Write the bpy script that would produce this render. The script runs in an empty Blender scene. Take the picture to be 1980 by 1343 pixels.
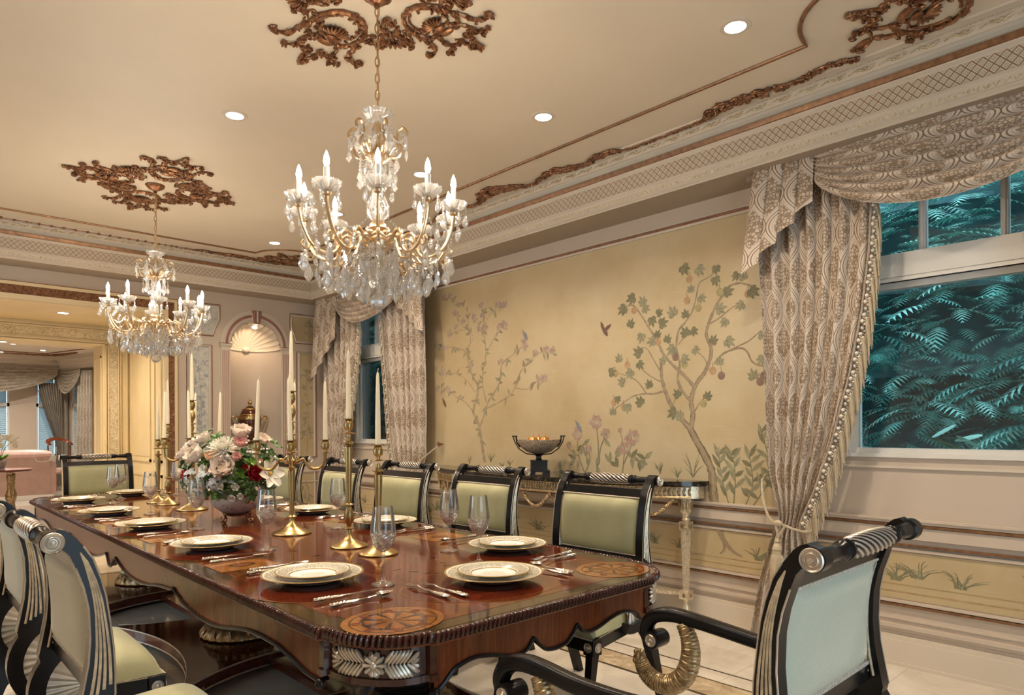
import bpy, bmesh, math, random
from math import sin, cos, pi, radians, sqrt, atan2, hypot
from mathutils import Vector, Matrix
random.seed(7)
SC = bpy.context.scene
COL = SC.collection
# ---------------------------------------------------------------- camera
CAMH = 1.32
TH = radians(43.202); RHO = radians(.2524)
cam = bpy.data.cameras.new('camera'); camo = bpy.data.objects.new('camera', cam); COL.objects.link(camo)
F_ = Vector((sin(TH), cos(TH), 0)); R0 = Vector((cos(TH), -sin(TH), 0)); U0 = Vector((0, 0, 1))
Rr = R0*cos(RHO) - U0*sin(RHO); Ur = U0*cos(RHO) + R0*sin(RHO)
camo.matrix_world = Matrix(((Rr.x, Ur.x, -F_.x, 0), (Rr.y, Ur.y, -F_.y, 0), (Rr.z, Ur.z, -F_.z, CAMH), (0, 0, 0, 1)))
cam.sensor_width = 36; cam.lens = 36*1311.1/1980; cam.shift_y = (826.2-671.5)/1980
cam.clip_start = .05; cam.clip_end = 200
SC.camera = camo
# ---------------------------------------------------------------- view, world
SC.view_settings.view_transform = 'Standard'; SC.view_settings.look = 'None'
SC.view_settings.gamma = 1; SC.view_settings.use_curve_mapping = False
SC.view_settings.exposure = 0.88
SC.cycles.use_denoising = True
SC.cycles.max_bounces = 10; SC.cycles.diffuse_bounces = 4; SC.cycles.glossy_bounces = 4
SC.cycles.transmission_bounces = 6; SC.cycles.transparent_max_bounces = 16
SC.cycles.sample_clamp_indirect = 4; SC.cycles.caustics_reflective = False; SC.cycles.caustics_refractive = False
wd = bpy.data.worlds.new('world'); SC.world = wd; wd.use_nodes = True
wn = wd.node_tree.nodes; wn['Background'].inputs[0].default_value = (.64, .85, 1.0, 1); wn['Background'].inputs[1].default_value = 1.9
# room dimensions (metres)
XW = 4.127; XL = -1.15; YE = 7.87; YB = -1.7; ZC = 3.2
LAMP = (1.0, .83, .63)
def light(name, kind, loc, energy, color=LAMP, size=.1, rot=(0, 0, 0), **k):
    l = bpy.data.lights.new(name, kind); l.energy = energy; l.color = color
    if kind == 'AREA':
        l.shape = k.pop('shape', 'DISK'); l.size = size
        if 'size_y' in k: l.size_y = k.pop('size_y')
        if 'spread' in k: l.spread = k.pop('spread')
    elif kind == 'SPOT':
        l.spot_size = k.pop('angle', radians(100)); l.spot_blend = .8; l.shadow_soft_size = size
    else: l.shadow_soft_size = size
    o = bpy.data.objects.new(name, l); COL.objects.link(o); o.location = loc; o.rotation_euler = rot
    return o
DOWN = [(2.955, y) for y in (.34, 1.60, 2.857, 4.12, 5.38, 6.645)] + [(1.58, 4.10)] + [(.22, y) for y in (1.60, 2.857, 4.12, 5.38, 6.645)]
for (x, y) in DOWN: light('downlight_lamp', 'AREA', (x, y, ZC-.012), 9.0, LAMP, .1, spread=radians(125))
light('passage_lamp', 'AREA', (1.45, 8.45, 2.53), 11, LAMP, .1, spread=radians(150))
light('passage_lamp', 'AREA', (.2, 8.45, 2.53), 14, LAMP, .1, spread=radians(150))
light('niche_lamp', 'AREA', (3.257, 7.93, 2.5), 1.0, (1, .75, .5), .05, rot=(radians(25), 0, 0), spread=radians(140))
for x in (-.2, 1.35, 2.6): 
    for y in (12.5, 15.4, 17.3): light('lounge_lamp', 'AREA', (x, y, 2.96), 14, (1, .9, .78), .1, spread=radians(150))
# daylight through the windows: portals that guide the sky light
def portal(loc, sx, sy, rot):
    o = light('window_daylight', 'AREA', loc, 0.0, (1, 1, 1), sx, rot, shape='RECTANGLE', size_y=sy)
    o.data.cycles.is_portal = True
# ---------------------------------------------------------------- materials
class NT:
    def __init__(s, name):
        s.m = bpy.data.materials.new(name); s.m.use_nodes = True
        s.t = s.m.node_tree; s.n = s.t.nodes; s.p = s.n['Principled BSDF']; s.out = s.n['Material Output']
    def node(s, ty, **k):
        nd = s.n.new(ty)
        for a, b in k.items(): setattr(nd, a, b)
        return nd
    def link(s, a, b): s.t.links.new(a, b)
    def setin(s, sock, v):
        if isinstance(v, bpy.types.NodeSocket): s.link(v, sock)
        elif v is not None:
            try: sock.default_value = v
            except Exception: sock.default_value = (*v, 1)
    def math(s, op, a, b=None, c=None):
        nd = s.node('ShaderNodeMath', operation=op)
        s.setin(nd.inputs[0], a)
        if b is not None: s.setin(nd.inputs[1], b)
        if c is not None: s.setin(nd.inputs[2], c)
        return nd.outputs[0]
    def coord(s, which='Object'): return s.node('ShaderNodeTexCoord').outputs[which]
    def sep(s, v):
        nd = s.node('ShaderNodeSeparateXYZ'); s.link(v, nd.inputs[0]); return nd.outputs
    def comb(s, x, y, z=0.0):
        nd = s.node('ShaderNodeCombineXYZ')
        for i, v in enumerate((x, y, z)): s.setin(nd.inputs[i], v)
        return nd.outputs[0]
    def mapping(s, v, scale=(1, 1, 1), loc=(0, 0, 0), rot=(0, 0, 0)):
        nd = s.node('ShaderNodeMapping'); s.link(v, nd.inputs[0])
        nd.inputs['Scale'].default_value = scale; nd.inputs['Location'].default_value = loc; nd.inputs['Rotation'].default_value = rot
        return nd.outputs[0]
    def noise(s, v, scale=5, detail=3, rough=.5, dist=0.0):
        nd = s.node('ShaderNodeTexNoise'); s.link(v, nd.inputs['Vector'])
        nd.inputs['Scale'].default_value = scale; nd.inputs['Detail'].default_value = detail; nd.inputs['Roughness'].default_value = rough; nd.inputs['Distortion'].default_value = dist
        return nd.outputs[0]
    def voro(s, v, scale=5, feature='F1', rnd=1.0):
        nd = s.node('ShaderNodeTexVoronoi', feature=feature); s.link(v, nd.inputs['Vector']); nd.inputs['Scale'].default_value = scale
        nd.inputs['Randomness'].default_value = rnd
        return nd.outputs[0]
    def ramp(s, f, stops, interp='LINEAR'):
        nd = s.node('ShaderNodeValToRGB'); s.link(f, nd.inputs[0]); e = nd.color_ramp; e.interpolation = interp
        while len(e.elements) < len(stops): e.elements.new(.5)
        for el, (p, c) in zip(e.elements, stops): el.position = p; el.color = (*c, 1) if len(c) == 3 else c
        return nd.outputs[0]
    def mix(s, f, a, b, mode='MIX'):
        nd = s.node('ShaderNodeMix', data_type='RGBA', blend_type=mode)
        s.setin(nd.inputs[0], f); s.setin(nd.inputs[6], a if isinstance(a, bpy.types.NodeSocket) else (*a[:3], 1)); s.setin(nd.inputs[7], b if isinstance(b, bpy.types.NodeSocket) else (*b[:3], 1))
        return nd.outputs[2]
    def bump(s, h, strength=.3, dist=.002):
        nd = s.node('ShaderNodeBump'); s.link(h, nd.inputs['Height']); nd.inputs['Strength'].default_value = strength; nd.inputs['Distance'].default_value = dist
        s.link(nd.outputs[0], s.p.inputs['Normal']); return nd.outputs[0]
    def set(s, color=None, rough=None, metal=None, **k):
        if color is not None: s.setin(s.p.inputs['Base Color'], color if isinstance(color, bpy.types.NodeSocket) else (*color[:3], 1))
        if rough is not None: s.setin(s.p.inputs['Roughness'], rough)
        if metal is not None: s.setin(s.p.inputs['Metallic'], metal)
        for a, b in k.items(): s.setin(s.p.inputs[a.replace('_', ' ')], b)
        return s
M = {}
def simple(name, color, rough=.5, metal=0., var=.06, scale=8, bump=0, bscale=60, **k):
    N = NT(name); co = N.coord(); f = N.noise(co, scale, 4)
    c2 = tuple(min(1, c*(1+var)) for c in color); c1 = tuple(c*(1-var) for c in color)
    N.set(N.ramp(f, [(.3, c1), (.7, c2)]), rough, metal, **k)
    if bump: N.bump(N.noise(co, bscale, 3), bump, .001)
    M[name] = N.m; return N.m
simple('ceiling_paint', (.66, .575, .455), .55, var=.03, scale=1.5)
simple('wall_paint', (.53, .44, .355), .5, var=.03, scale=2)
simple('trim_paint', (.60, .52, .425), .42, var=.03, scale=3)
simple('cream_gold_paint', (.74, .60, .36), .4, var=.05, scale=3)
simple('grey_cove', (.50, .46, .39), .5, var=.03)
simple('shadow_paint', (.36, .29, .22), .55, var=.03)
simple('copper_line', (.26, .11, .06), .4, .35, var=.2, scale=20)
simple('copper_trim', (.23, .115, .055), .38, .45, var=.3, scale=30)
simple('rose_flute', (.36, .17, .14), .45, .2, var=.1)
simple('window_white', (.66, .64, .60), .35, var=.02)
simple('black_lacquer', (.010, .0085, .0085), .24, var=.2, scale=10, Specular_IOR_Level=.22)
simple('brass', (.43, .30, .135), .30, 1., var=.18, scale=9)
simple('chandelier_gold', (.74, .54, .33), .28, 1., var=.12, scale=9)
simple('antique_silver', (.56, .49, .41), .34, .7, var=.15, scale=25)
simple('cream_gilt', (.70, .60, .44), .32, .6, var=.25, scale=60)
simple('silverware', (.86, .80, .74), .14, 1., var=.05, scale=30, bump=.25, bscale=300)
simple('candle_wax', (.86, .76, .56), .42, var=.03, Subsurface_Weight=.15)
simple('candle_sleeve', (.90, .86, .78), .45, var=.02)
simple('pink_velvet', (.40, .25, .20), .65, var=.08, Sheen_Weight=.4)
simple('pink_satin', (.62, .40, .35), .28, var=.08)
simple('white_skirt', (.72, .68, .62), .7, var=.03)
simple('tassel_silk', (.45, .365, .245), .45, var=.1, scale=40, Sheen_Weight=.3)
simple('bead', (.70, .62, .54), .3, var=.15, scale=80)
simple('orange_copper', (.75, .26, .07), .25, .75, var=.25, scale=30)
simple('iron', (.03, .028, .027), .3, .5, var=.2)
simple('leaf_green', (.07, .14, .035), .42, var=.4, scale=18)
simple('leaf_bright', (.16, .32, .05), .4, var=.2, scale=18)
simple('leaf_grey', (.28, .34, .30), .5, var=.2, scale=18)
simple('petal_white', (.86, .82, .72), .5, var=.04, scale=20)
simple('petal_cream', (.88, .76, .66), .5, var=.06, scale=20)
simple('petal_pink', (.86, .52, .47), .5, var=.12, scale=12)
simple('petal_peach', (.84, .56, .36), .5, var=.1, scale=14)
simple('petal_red', (.34, .012, .02), .45, var=.3, scale=18)
simple('petal_grey', (.46, .48, .50), .5, var=.15, scale=18)
simple('petal_centre', (.75, .48, .12), .6, var=.2, scale=60)
simple('porcelain', (.86, .86, .86), .12, var=.01, Coat_Weight=.3)
simple('gold_rim', (.78, .58, .26), .2, .9, var=.1)
simple('blind', (.46, .60, .66), .6, var=.02)
simple('ground_bounce', (.34, .36, .34), .8, var=.3)  # mid grey for the outside ground, set to bounce light at the windows
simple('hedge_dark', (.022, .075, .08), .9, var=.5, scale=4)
simple('dark_seam', (.10, .06, .05), .7, var=.1)
simple('switch_white', (.7, .7, .68), .4)
def mk_emit(name, col, st):
    N = NT(name); N.set((.9, .9, .9), .4); N.p.inputs['Emission Color'].default_value = (*col, 1); N.p.inputs['Emission Strength'].default_value = st
    M[name] = N.m
mk_emit('bulb_glow', (1, .83, .64), 185); mk_emit('bulb_dim', (1, .85, .65), 3); mk_emit('downlight_glow', (1, .90, .76), 9)
def mk_glass(name, tint, edge=.22, ior=1.45, rough=.0, base=.0, bumpscale=0, refr=0.0, glow=0.0):
    # thin clear glass: what lies behind shows through, the surface mirrors by fresnel
    N = NT(name); N.n.remove(N.p)
    tr = N.node('ShaderNodeBsdfTransparent'); tr.inputs[0].default_value = (*tint, 1)
    gl = N.node('ShaderNodeBsdfGlossy'); gl.inputs['Roughness'].default_value = rough; gl.inputs['Color'].default_value = (1, 1, 1, 1)
    fr = N.node('ShaderNodeFresnel'); fr.inputs[0].default_value = ior
    f = N.math('ADD', N.math('MULTIPLY', fr.outputs[0], 1.6), base); f = N.math('MINIMUM', f, .95)
    mx = N.node('ShaderNodeMixShader'); N.link(f, mx.inputs[0]); N.link(tr.outputs[0], mx.inputs[1]); N.link(gl.outputs[0], mx.inputs[2])
    last = mx
    if bumpscale:
        co = N.coord(); b = N.node('ShaderNodeBump'); b.inputs['Strength'].default_value = .9; b.inputs['Distance'].default_value = .003
        N.link(N.voro(co, bumpscale), b.inputs['Height']); N.link(b.outputs[0], gl.inputs['Normal']); N.link(b.outputs[0], fr.inputs['Normal'])
    if refr:
        rf = N.node('ShaderNodeBsdfRefraction'); rf.inputs['IOR'].default_value = 1.5; rf.inputs['Roughness'].default_value = 0.02
        m2 = N.node('ShaderNodeMixShader'); m2.inputs[0].default_value = refr; N.link(mx.outputs[0], m2.inputs[1]); N.link(rf.outputs[0], m2.inputs[2]); last = m2
    if glow:     # white diffuse mixed in to stand for the sparkle of refracted light
        df = N.node('ShaderNodeBsdfDiffuse'); df.inputs[0].default_value = (.95, .94, .92, 1); tl = N.node('ShaderNodeBsdfTranslucent'); tl.inputs[0].default_value = (.95, .94, .92, 1)
        a = N.node('ShaderNodeMixShader'); N.link(df.outputs[0], a.inputs[1]); N.link(tl.outputs[0], a.inputs[2]); b2 = N.node('ShaderNodeMixShader'); b2.inputs[0].default_value = glow; N.link(last.outputs[0], b2.inputs[1]); N.link(a.outputs[0], b2.inputs[2]); last = b2
    N.link(last.outputs[0], N.out.inputs[0]); M[name] = N.m
mk_glass('clear_glass', (1, 1, 1), base=.0, ior=1.35, glow=.03)
mk_glass('cut_glass', (.99, .99, .99), base=.12, bumpscale=90, glow=.10)
mk_glass('window_glass', (.94, .97, .97), ior=1.3)
mk_glass('crystal', (.97, .97, .97), base=.16, refr=.20, glow=.20)
def mk_mural():
    N = NT('mural_ground'); co = N.coord()
    a = N.noise(co, 1.3, 5, .6); c = N.ramp(a, [(.3, (.45, .34, .185)), (.5, (.52, .41, .245)), (.72, (.58, .485, .325))])
    s = N.noise(N.mapping(co, (1, 2, 60)), 2.0, 3, .6); st = N.ramp(s, [(.62, (0, 0, 0)), (.72, (1, 1, 1))])
    c = N.mix(N.math('MULTIPLY', st, .35), c, (.62, .54, .40)); g = N.noise(co, 14, 6, .7)
    c = N.mix(N.math('MULTIPLY', N.ramp(g, [(.58, (0, 0, 0)), (.75, (1, 1, 1))]), .25), c, (.40, .28, .12))
    N.set(c, .42, .12); N.bump(s, .15, .002); M['mural_ground'] = N.m
mk_mural()
def mk_paintcol(name, c, a=.3):
    N = NT(name); co = N.coord(); N.set(N.ramp(N.noise(co, 22, 4, .7), [(.3, tuple(x*(1-a) for x in c)), (.7, tuple(min(1, x*(1+a*.6)) for x in c))]), .5); M[name] = N.m
for n, c in dict(bark=(.30, .225, .14), bark_pale=(.37, .285, .175), fig_leaf=(.20, .185, .10), fig_leaf_pale=(.30, .275, .165), vein=(.13, .10, .055), fruit_peach=(.45, .28, .15), fruit_green=(.36, .30, .14), fruit_plum=(.24, .15, .11), bloss=(.42, .34, .27), mauve=(.40, .28, .22), rose_paint=(.43, .25, .19), bird_brown=(.17, .09, .06), bird_blue=(.20, .22, .24), pale_panel=(.52, .50, .45), silver_paint=(.32, .33, .33), lineochre=(.42, .28, .12)).items(): mk_paintcol('paint_'+n, c)
def mk_damask(name, base1, base2, line, motif, su=1.0, sv=1.0):
    N = NT(name); uv = N.coord('UV'); x, y, z = N.sep(uv)
    u = N.math('MULTIPLY', x, su); v = N.math('MULTIPLY', y, sv)
    cv = N.math('MULTIPLY', N.math('COSINE', N.math('MULTIPLY', v, 2*pi)), .215)
    def wrap(t): return N.math('ABSOLUTE', N.math('SUBTRACT', N.math('FRACT', N.math('ADD', t, 100.5)), .5))
    d1 = wrap(N.math('SUBTRACT', u, cv)); d2 = wrap(N.math('SUBTRACT', N.math('ADD', u, cv), .5))
    d = N.math('MINIMUM', d1, d2)
    ln = N.ramp(d, [(0, (.0, .0, .0)), (.020, (0, 0, 0)), (.026, (1, 1, 1)), (.044, (1, 1, 1)), (.050, (0, 0, 0)), (.088, (0, 0, 0)), (.094, (.35, .35, .35)), (.104, (.35, .35, .35)), (.112, (0, 0, 0))])
    vo = N.voro(N.comb(N.math('MULTIPLY', u, 3.0), N.math('MULTIPLY', v, 3.8)), 5, 'DISTANCE_TO_EDGE', .6)
    speck = N.ramp(vo, [(.10, (1, 1, 1)), (.17, (0, 0, 0))])
    inside = N.ramp(d, [(.125, (0, 0, 0)), (.15, (1, 1, 1))])
    fil = N.math('MULTIPLY', speck, inside)
    ns = N.noise(uv, 3, 3)
    c = N.mix(ns, base1, base2); c = N.mix(N.math('MULTIPLY', inside, .35), c, motif); c = N.mix(N.math('MULTIPLY', fil, .8), c, line); c = N.mix(ln, c, line)
    N.set(c, .48, .0, Sheen_Weight=.25, Sheen_Roughness=.4); N.bump(N.math('SUBTRACT', N.math('SUBTRACT', 1.0, fil), ln), .35, .0015)
    M[name] = N.m
mk_damask('damask', (.56, .47, .385), (.66, .58, .50), (.19, .12, .065), (.42, .32, .225), 3.3, 2.5)
mk_damask('damask_swag', (.56, .47, .385), (.66, .58, .50), (.20, .125, .065), (.42, .32, .225), 2.3, 2.9)
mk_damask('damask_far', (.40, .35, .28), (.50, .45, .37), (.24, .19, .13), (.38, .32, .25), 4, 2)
def mk_velvet():
    N = NT('green_velvet'); co = N.coord(); a = N.noise(co, 5, 4, .6); b = N.noise(co, 160, 3, .7)
    c = N.ramp(a, [(.3, (.26, .245, .115)), (.7, (.37, .35, .19))]); c = N.mix(N.math('MULTIPLY', b, .4), c, (.46, .44, .29))
    N.set(c, .62, 0, Sheen_Weight=.9, Sheen_Roughness=.32); N.p.inputs['Sheen Tint'].default_value = (.95, .93, .78, 1); N.bump(b, .12, .0008); M['green_velvet'] = N.m
    N = NT('pale_velvet'); co = N.coord(); b = N.noise(co, 120, 4, .75); a = N.noise(co, 4, 3)
    c = N.mix(b, (.35, .345, .255), (.52, .51, .40)); c = N.mix(N.math('MULTIPLY', a, .3), c, (.52, .54, .44))
    N.set(c, .6, 0, Sheen_Weight=.7, Sheen_Roughness=.3); N.bump(b, .12, .0008); M['pale_velvet'] = N.m
mk_velvet()
def mk_braid(name, c1, c2, sc=400):
    N = NT(name); co = N.coord(); v = N.voro(co, sc); N.set(N.ramp(v, [(.2, c2), (.6, c1)]), .55); N.bump(v, .8, .0015); M[name] = N.m
mk_braid('braid', (.38, .31, .24), (.68, .60, .50), 220)
def mk_wood(name, c1, c2, c3, scale=(1, 1, 1), rough=.08, coat=.6, ax='X'):
    N = NT(name); co = N.coord(); mp = N.mapping(co, scale)
    n1 = N.noise(mp, 5, 5, .62, 1.2); n2 = N.noise(N.mapping(co, tuple(s*5 for s in scale)), 9, 4, .6)
    c = N.ramp(n1, [(.28, c1), (.5, c2), (.75, c3)]); c = N.mix(N.math('MULTIPLY', n2, .5), c, tuple(x*.6 for x in c1))
    N.set(c, rough, 0, Coat_Weight=coat, Coat_Roughness=.03); M[name] = N.m
mk_wood('mahogany', (.055, .011, .004), (.13, .028, .009), (.24, .06, .018), (3.5, .7, 1), .10, .25)
mk_wood('mahogany_side', (.095, .022, .008), (.17, .045, .015), (.25, .075, .025), (7, 2.5, .5), .26, .0)
M['mahogany_side'].node_tree.nodes['Principled BSDF'].inputs['Specular IOR Level'].default_value = .3
mk_wood('crossband_wood', (.03, .018, .008), (.065, .038, .014), (.10, .06, .022), (4, 4, 1), .10, .2)
mk_wood('flame_mahogany', (.045, .007, .003), (.11, .017, .006), (.19, .033, .011), (2, 2, 2), .10, .25)
mk_wood('satinwood', (.20, .07, .017), (.32, .12, .03), (.42, .18, .05), (4, 1, 1), .10, .2)
mk_wood('ebony_inlay', (.035, .015, .008), (.06, .025, .012), (.09, .04, .02), (2, 2, 2), .1)
mk_wood('dark_mahogany', (.028, .009, .006), (.06, .018, .011), (.10, .03, .016), (3, 3, 1), .16, .15)
def mk_bronze():
    N = NT('bronze_leaf'); co = N.coord(); a = N.noise(co, 26, 5, .7); pt = N.node('ShaderNodeNewGeometry').outputs['Pointiness']
    c = N.ramp(a, [(.3, (.11, .045, .022)), (.52, (.28, .13, .065)), (.75, (.55, .32, .17))]); N.set(c, .33, .75); N.bump(a, .5, .003); M['bronze_leaf'] = N.m
    N = NT('aged_gold'); co = N.coord(); a = N.noise(co, 40, 5, .7)
    c = N.ramp(a, [(.35, (.20, .12, .055)), (.55, (.46, .34, .19)), (.75, (.70, .58, .40))]); N.set(c, .34, .7); N.bump(a, .3, .002); M['aged_gold'] = N.m
    N = NT('carved_cream'); co = N.coord(); v = N.voro(N.mapping(co, (1, 1, 1)), 38); a = N.noise(co, 30, 4, .7, 1.5)
    c = N.ramp(a, [(.38, (.44, .34, .20)), (.6, (.76, .66, .46))]); N.set(c, .45); N.bump(a, 1, .008); M['carved_cream'] = N.m
    N = NT('carved_copper'); co = N.coord(); a = N.noise(co, 42, 4, .75, 1.2)
    c = N.ramp(a, [(.36, (.11, .04, .02)), (.55, (.30, .14, .065)), (.72, (.52, .31, .16))]); N.set(c, .38, .6); N.bump(a, 1, .01); M['carved_copper'] = N.m
mk_bronze()
def mk_lattice():
    # diamond trellis in copper lines over pale grey, a small square rosette in every diamond; UV in metres along and up the band
    N = NT('trellis_band'); x, y, z = N.sep(N.coord('UV'))
    a = N.math('MULTIPLY', N.math('ADD', x, y), 22.0); b = N.math('MULTIPLY', N.math('SUBTRACT', x, y), 22.0)
    def tri(t): return N.math('ABSOLUTE', N.math('SUBTRACT', N.math('FRACT', N.math('ADD', t, 200.)), .5))
    ta, tb = tri(a), tri(b); mn = N.math('MAXIMUM', ta, tb)
    line = N.ramp(mn, [(.41, (0, 0, 0)), (.45, (1, 1, 1))]); r1 = N.math('MINIMUM', ta, tb)
    ros = N.ramp(mn, [(.0, (1, 1, 1)), (.05, (1, 1, 1)), (.07, (0, 0, 0)), (.17, (0, 0, 0)), (.19, (1, 1, 1)), (.24, (1, 1, 1)), (.26, (0, 0, 0))])
    c = N.mix(N.math('MULTIPLY', ros, .55), (.62, .55, .44), (.28, .21, .14)); c = N.mix(line, c, (.30, .15, .07))
    N.set(c, .45); N.bump(N.math('SUBTRACT', line, N.math('MULTIPLY', ros, .5)), .8, .003); M['trellis_band'] = N.m
mk_lattice()
def mk_floor():
    N = NT('floor_marble'); co = N.coord(); x, y, z = N.sep(co)
    a = N.noise(co, 1.7, 6, .62, 1.6); c = N.ramp(a, [(.3, (.50, .44, .36)), (.55, (.62, .56, .48)), (.75, (.68, .64, .57))])
    def grout(t, s): return N.math('GREATER_THAN', N.math('ABSOLUTE', N.math('SUBTRACT', N.math('FRACT', N.math('ADD', N.math('MULTIPLY', t, s), 50.)), .5)), .4965)
    g = N.math('MAXIMUM', grout(x, 1.64), grout(y, 1.64))
    c = N.mix(N.math('MULTIPLY', g, .55), c, (.30, .25, .20))
    def band(lo, hi): return N.math('MULTIPLY', N.math('GREATER_THAN', x, lo), N.math('LESS_THAN', x, hi))
    bm = N.noise(co, 6, 6, .7, 2.); bc = N.ramp(bm, [(.3, (.28, .19, .11)), (.6, (.52, .42, .29)), (.75, (.66, .58, .45))])
    c = N.mix(band(2.985, 3.165), c, bc)
    for lo, hi in ((2.962, 2.985), (3.165, 3.18), (3.305, 3.32)): c = N.mix(band(lo, hi), c, (.05, .035, .025))
    N.set(c, .10, 0, Coat_Weight=.4, Coat_Roughness=.05); M['floor_marble'] = N.m
    N = NT('black_marble'); co = N.coord(); a = N.noise(co, 14, 6, .7, 2); N.set(N.ramp(a, [(.45, (.012, .011, .01)), (.62, (.05, .04, .03)), (.7, (.38, .32, .24)), (.76, (.03, .025, .02))]), .08); M['black_marble'] = N.m
mk_floor()
def mk_plate():
    # porcelain plate decoration: gold edge, scrolled rim band, medallion; by radius in the plate's own space
    for name, R in (('plate_dinner', .182), ('plate_salad', .134)):
        N = NT(name); x, y, z = N.sep(N.coord()); r = N.math('DIVIDE', N.math('SQRT', N.math('ADD', N.math('MULTIPLY', x, x), N.math('MULTIPLY', y, y))), R)
        th = N.math('ARCTAN2', y, x)
        vo = N.voro(N.comb(N.math('MULTIPLY', th, 4.5), N.math('MULTIPLY', r, 10)), 2.1, 'DISTANCE_TO_EDGE'); scr = N.ramp(vo, [(.07, (1, 1, 1)), (.18, (0, 0, 0))])
        pat = N.math('ADD', N.math('MULTIPLY', N.math('SINE', N.math('MULTIPLY', th, 16)), .12), r)
        gold = N.ramp(r, [(0, (0, 0, 0)), (.60, (0, 0, 0)), (.61, (1, 1, 1)), (.635, (1, 1, 1)), (.645, (0, 0, 0)), (.955, (0, 0, 0)), (.965, (1, 1, 1))])
        band = N.ramp(r, [(.65, (0, 0, 0)), (.67, (1, 1, 1)), (.92, (1, 1, 1)), (.94, (0, 0, 0))])
        med = N.math('MULTIPLY', N.math('LESS_THAN', r, .34), N.math('GREATER_THAN', N.noise(N.comb(N.math('MULTIPLY', N.math('ABSOLUTE', N.math('SINE', N.math('MULTIPLY', th, 4))), 1.2), N.math('MULTIPLY', r, 9)), 3.2, 2), .53))
        c = N.mix(N.math('MULTIPLY', band, .75), (.86, .855, .84), (.60, .54, .40)); c = N.mix(N.math('MULTIPLY', N.math('MULTIPLY', band, scr), .85), c, (.33, .29, .22))
        c = N.mix(gold, c, (.60, .42, .16)); c = N.mix(N.math('MULTIPLY', med, .8), c, (.62, .48, .25))
        N.set(c, .13, N.math('MULTIPLY', gold, .5)); M[name] = N.m
mk_plate()
def mk_bowl():
    N = NT('floral_porcelain'); co = N.coord(); v = N.voro(co, 42); v2 = N.voro(N.mapping(co, (1, 1, 1), (3, 1, 2)), 30)
    zone = N.ramp(N.noise(co, 9, 2), [(.46, (0, 0, 0)), (.52, (1, 1, 1))])
    c = N.mix(N.ramp(N.noise(co, 5, 3), [(.35, (0, 0, 0)), (.7, (1, 1, 1))]), (.56, .50, .46), (.42, .42, .46))
    c = N.mix(N.math('MULTIPLY', zone, N.ramp(v, [(.25, (1, 1, 1)), (.35, (0, 0, 0))])), c, (.36, .10, .07)); c = N.mix(N.math('MULTIPLY', zone, N.ramp(v2, [(.18, (1, 1, 1)), (.28, (0, 0, 0))])), c, (.36, .25, .10))
    N.set(c, .2); M['floral_porcelain'] = N.m
    N = NT('mosaic_glass'); co = N.coord(); v = N.voro(co, 95, 'DISTANCE_TO_EDGE'); w = N.voro(co, 95)
    c = N.mix(N.ramp(v, [(.04, (0, 0, 0)), (.1, (1, 1, 1))]), (.18, .12, .08), N.ramp(w, [(.2, (.62, .50, .38)), (.7, (.40, .30, .22))])); N.set(c, .18, .15); N.bump(v, .6, .002); M['mosaic_glass'] = N.m
    N = NT('urn_marble'); x, y, z = N.sep(N.coord()); st = N.noise(N.comb(N.math('MULTIPLY', N.math('ARCTAN2', y, x), 14), N.math('MULTIPLY', z, 2)), 2, 3)
    N.set(N.ramp(st, [(.35, (.03, .009, .006)), (.6, (.13, .032, .014))]), .15); M['urn_marble'] = N.m
    N = NT('cedar_spray'); co = N.coord(); a = N.noise(co, 1.2, 3); N.set(N.ramp(a, [(.3, (.04, .20, .175)), (.7, (.12, .42, .36))]), .6); M['cedar_spray'] = N.m
    N = NT('cedar_pale'); N.set((.24, .56, .49), .6); M['cedar_pale'] = N.m
mk_bowl()
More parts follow.
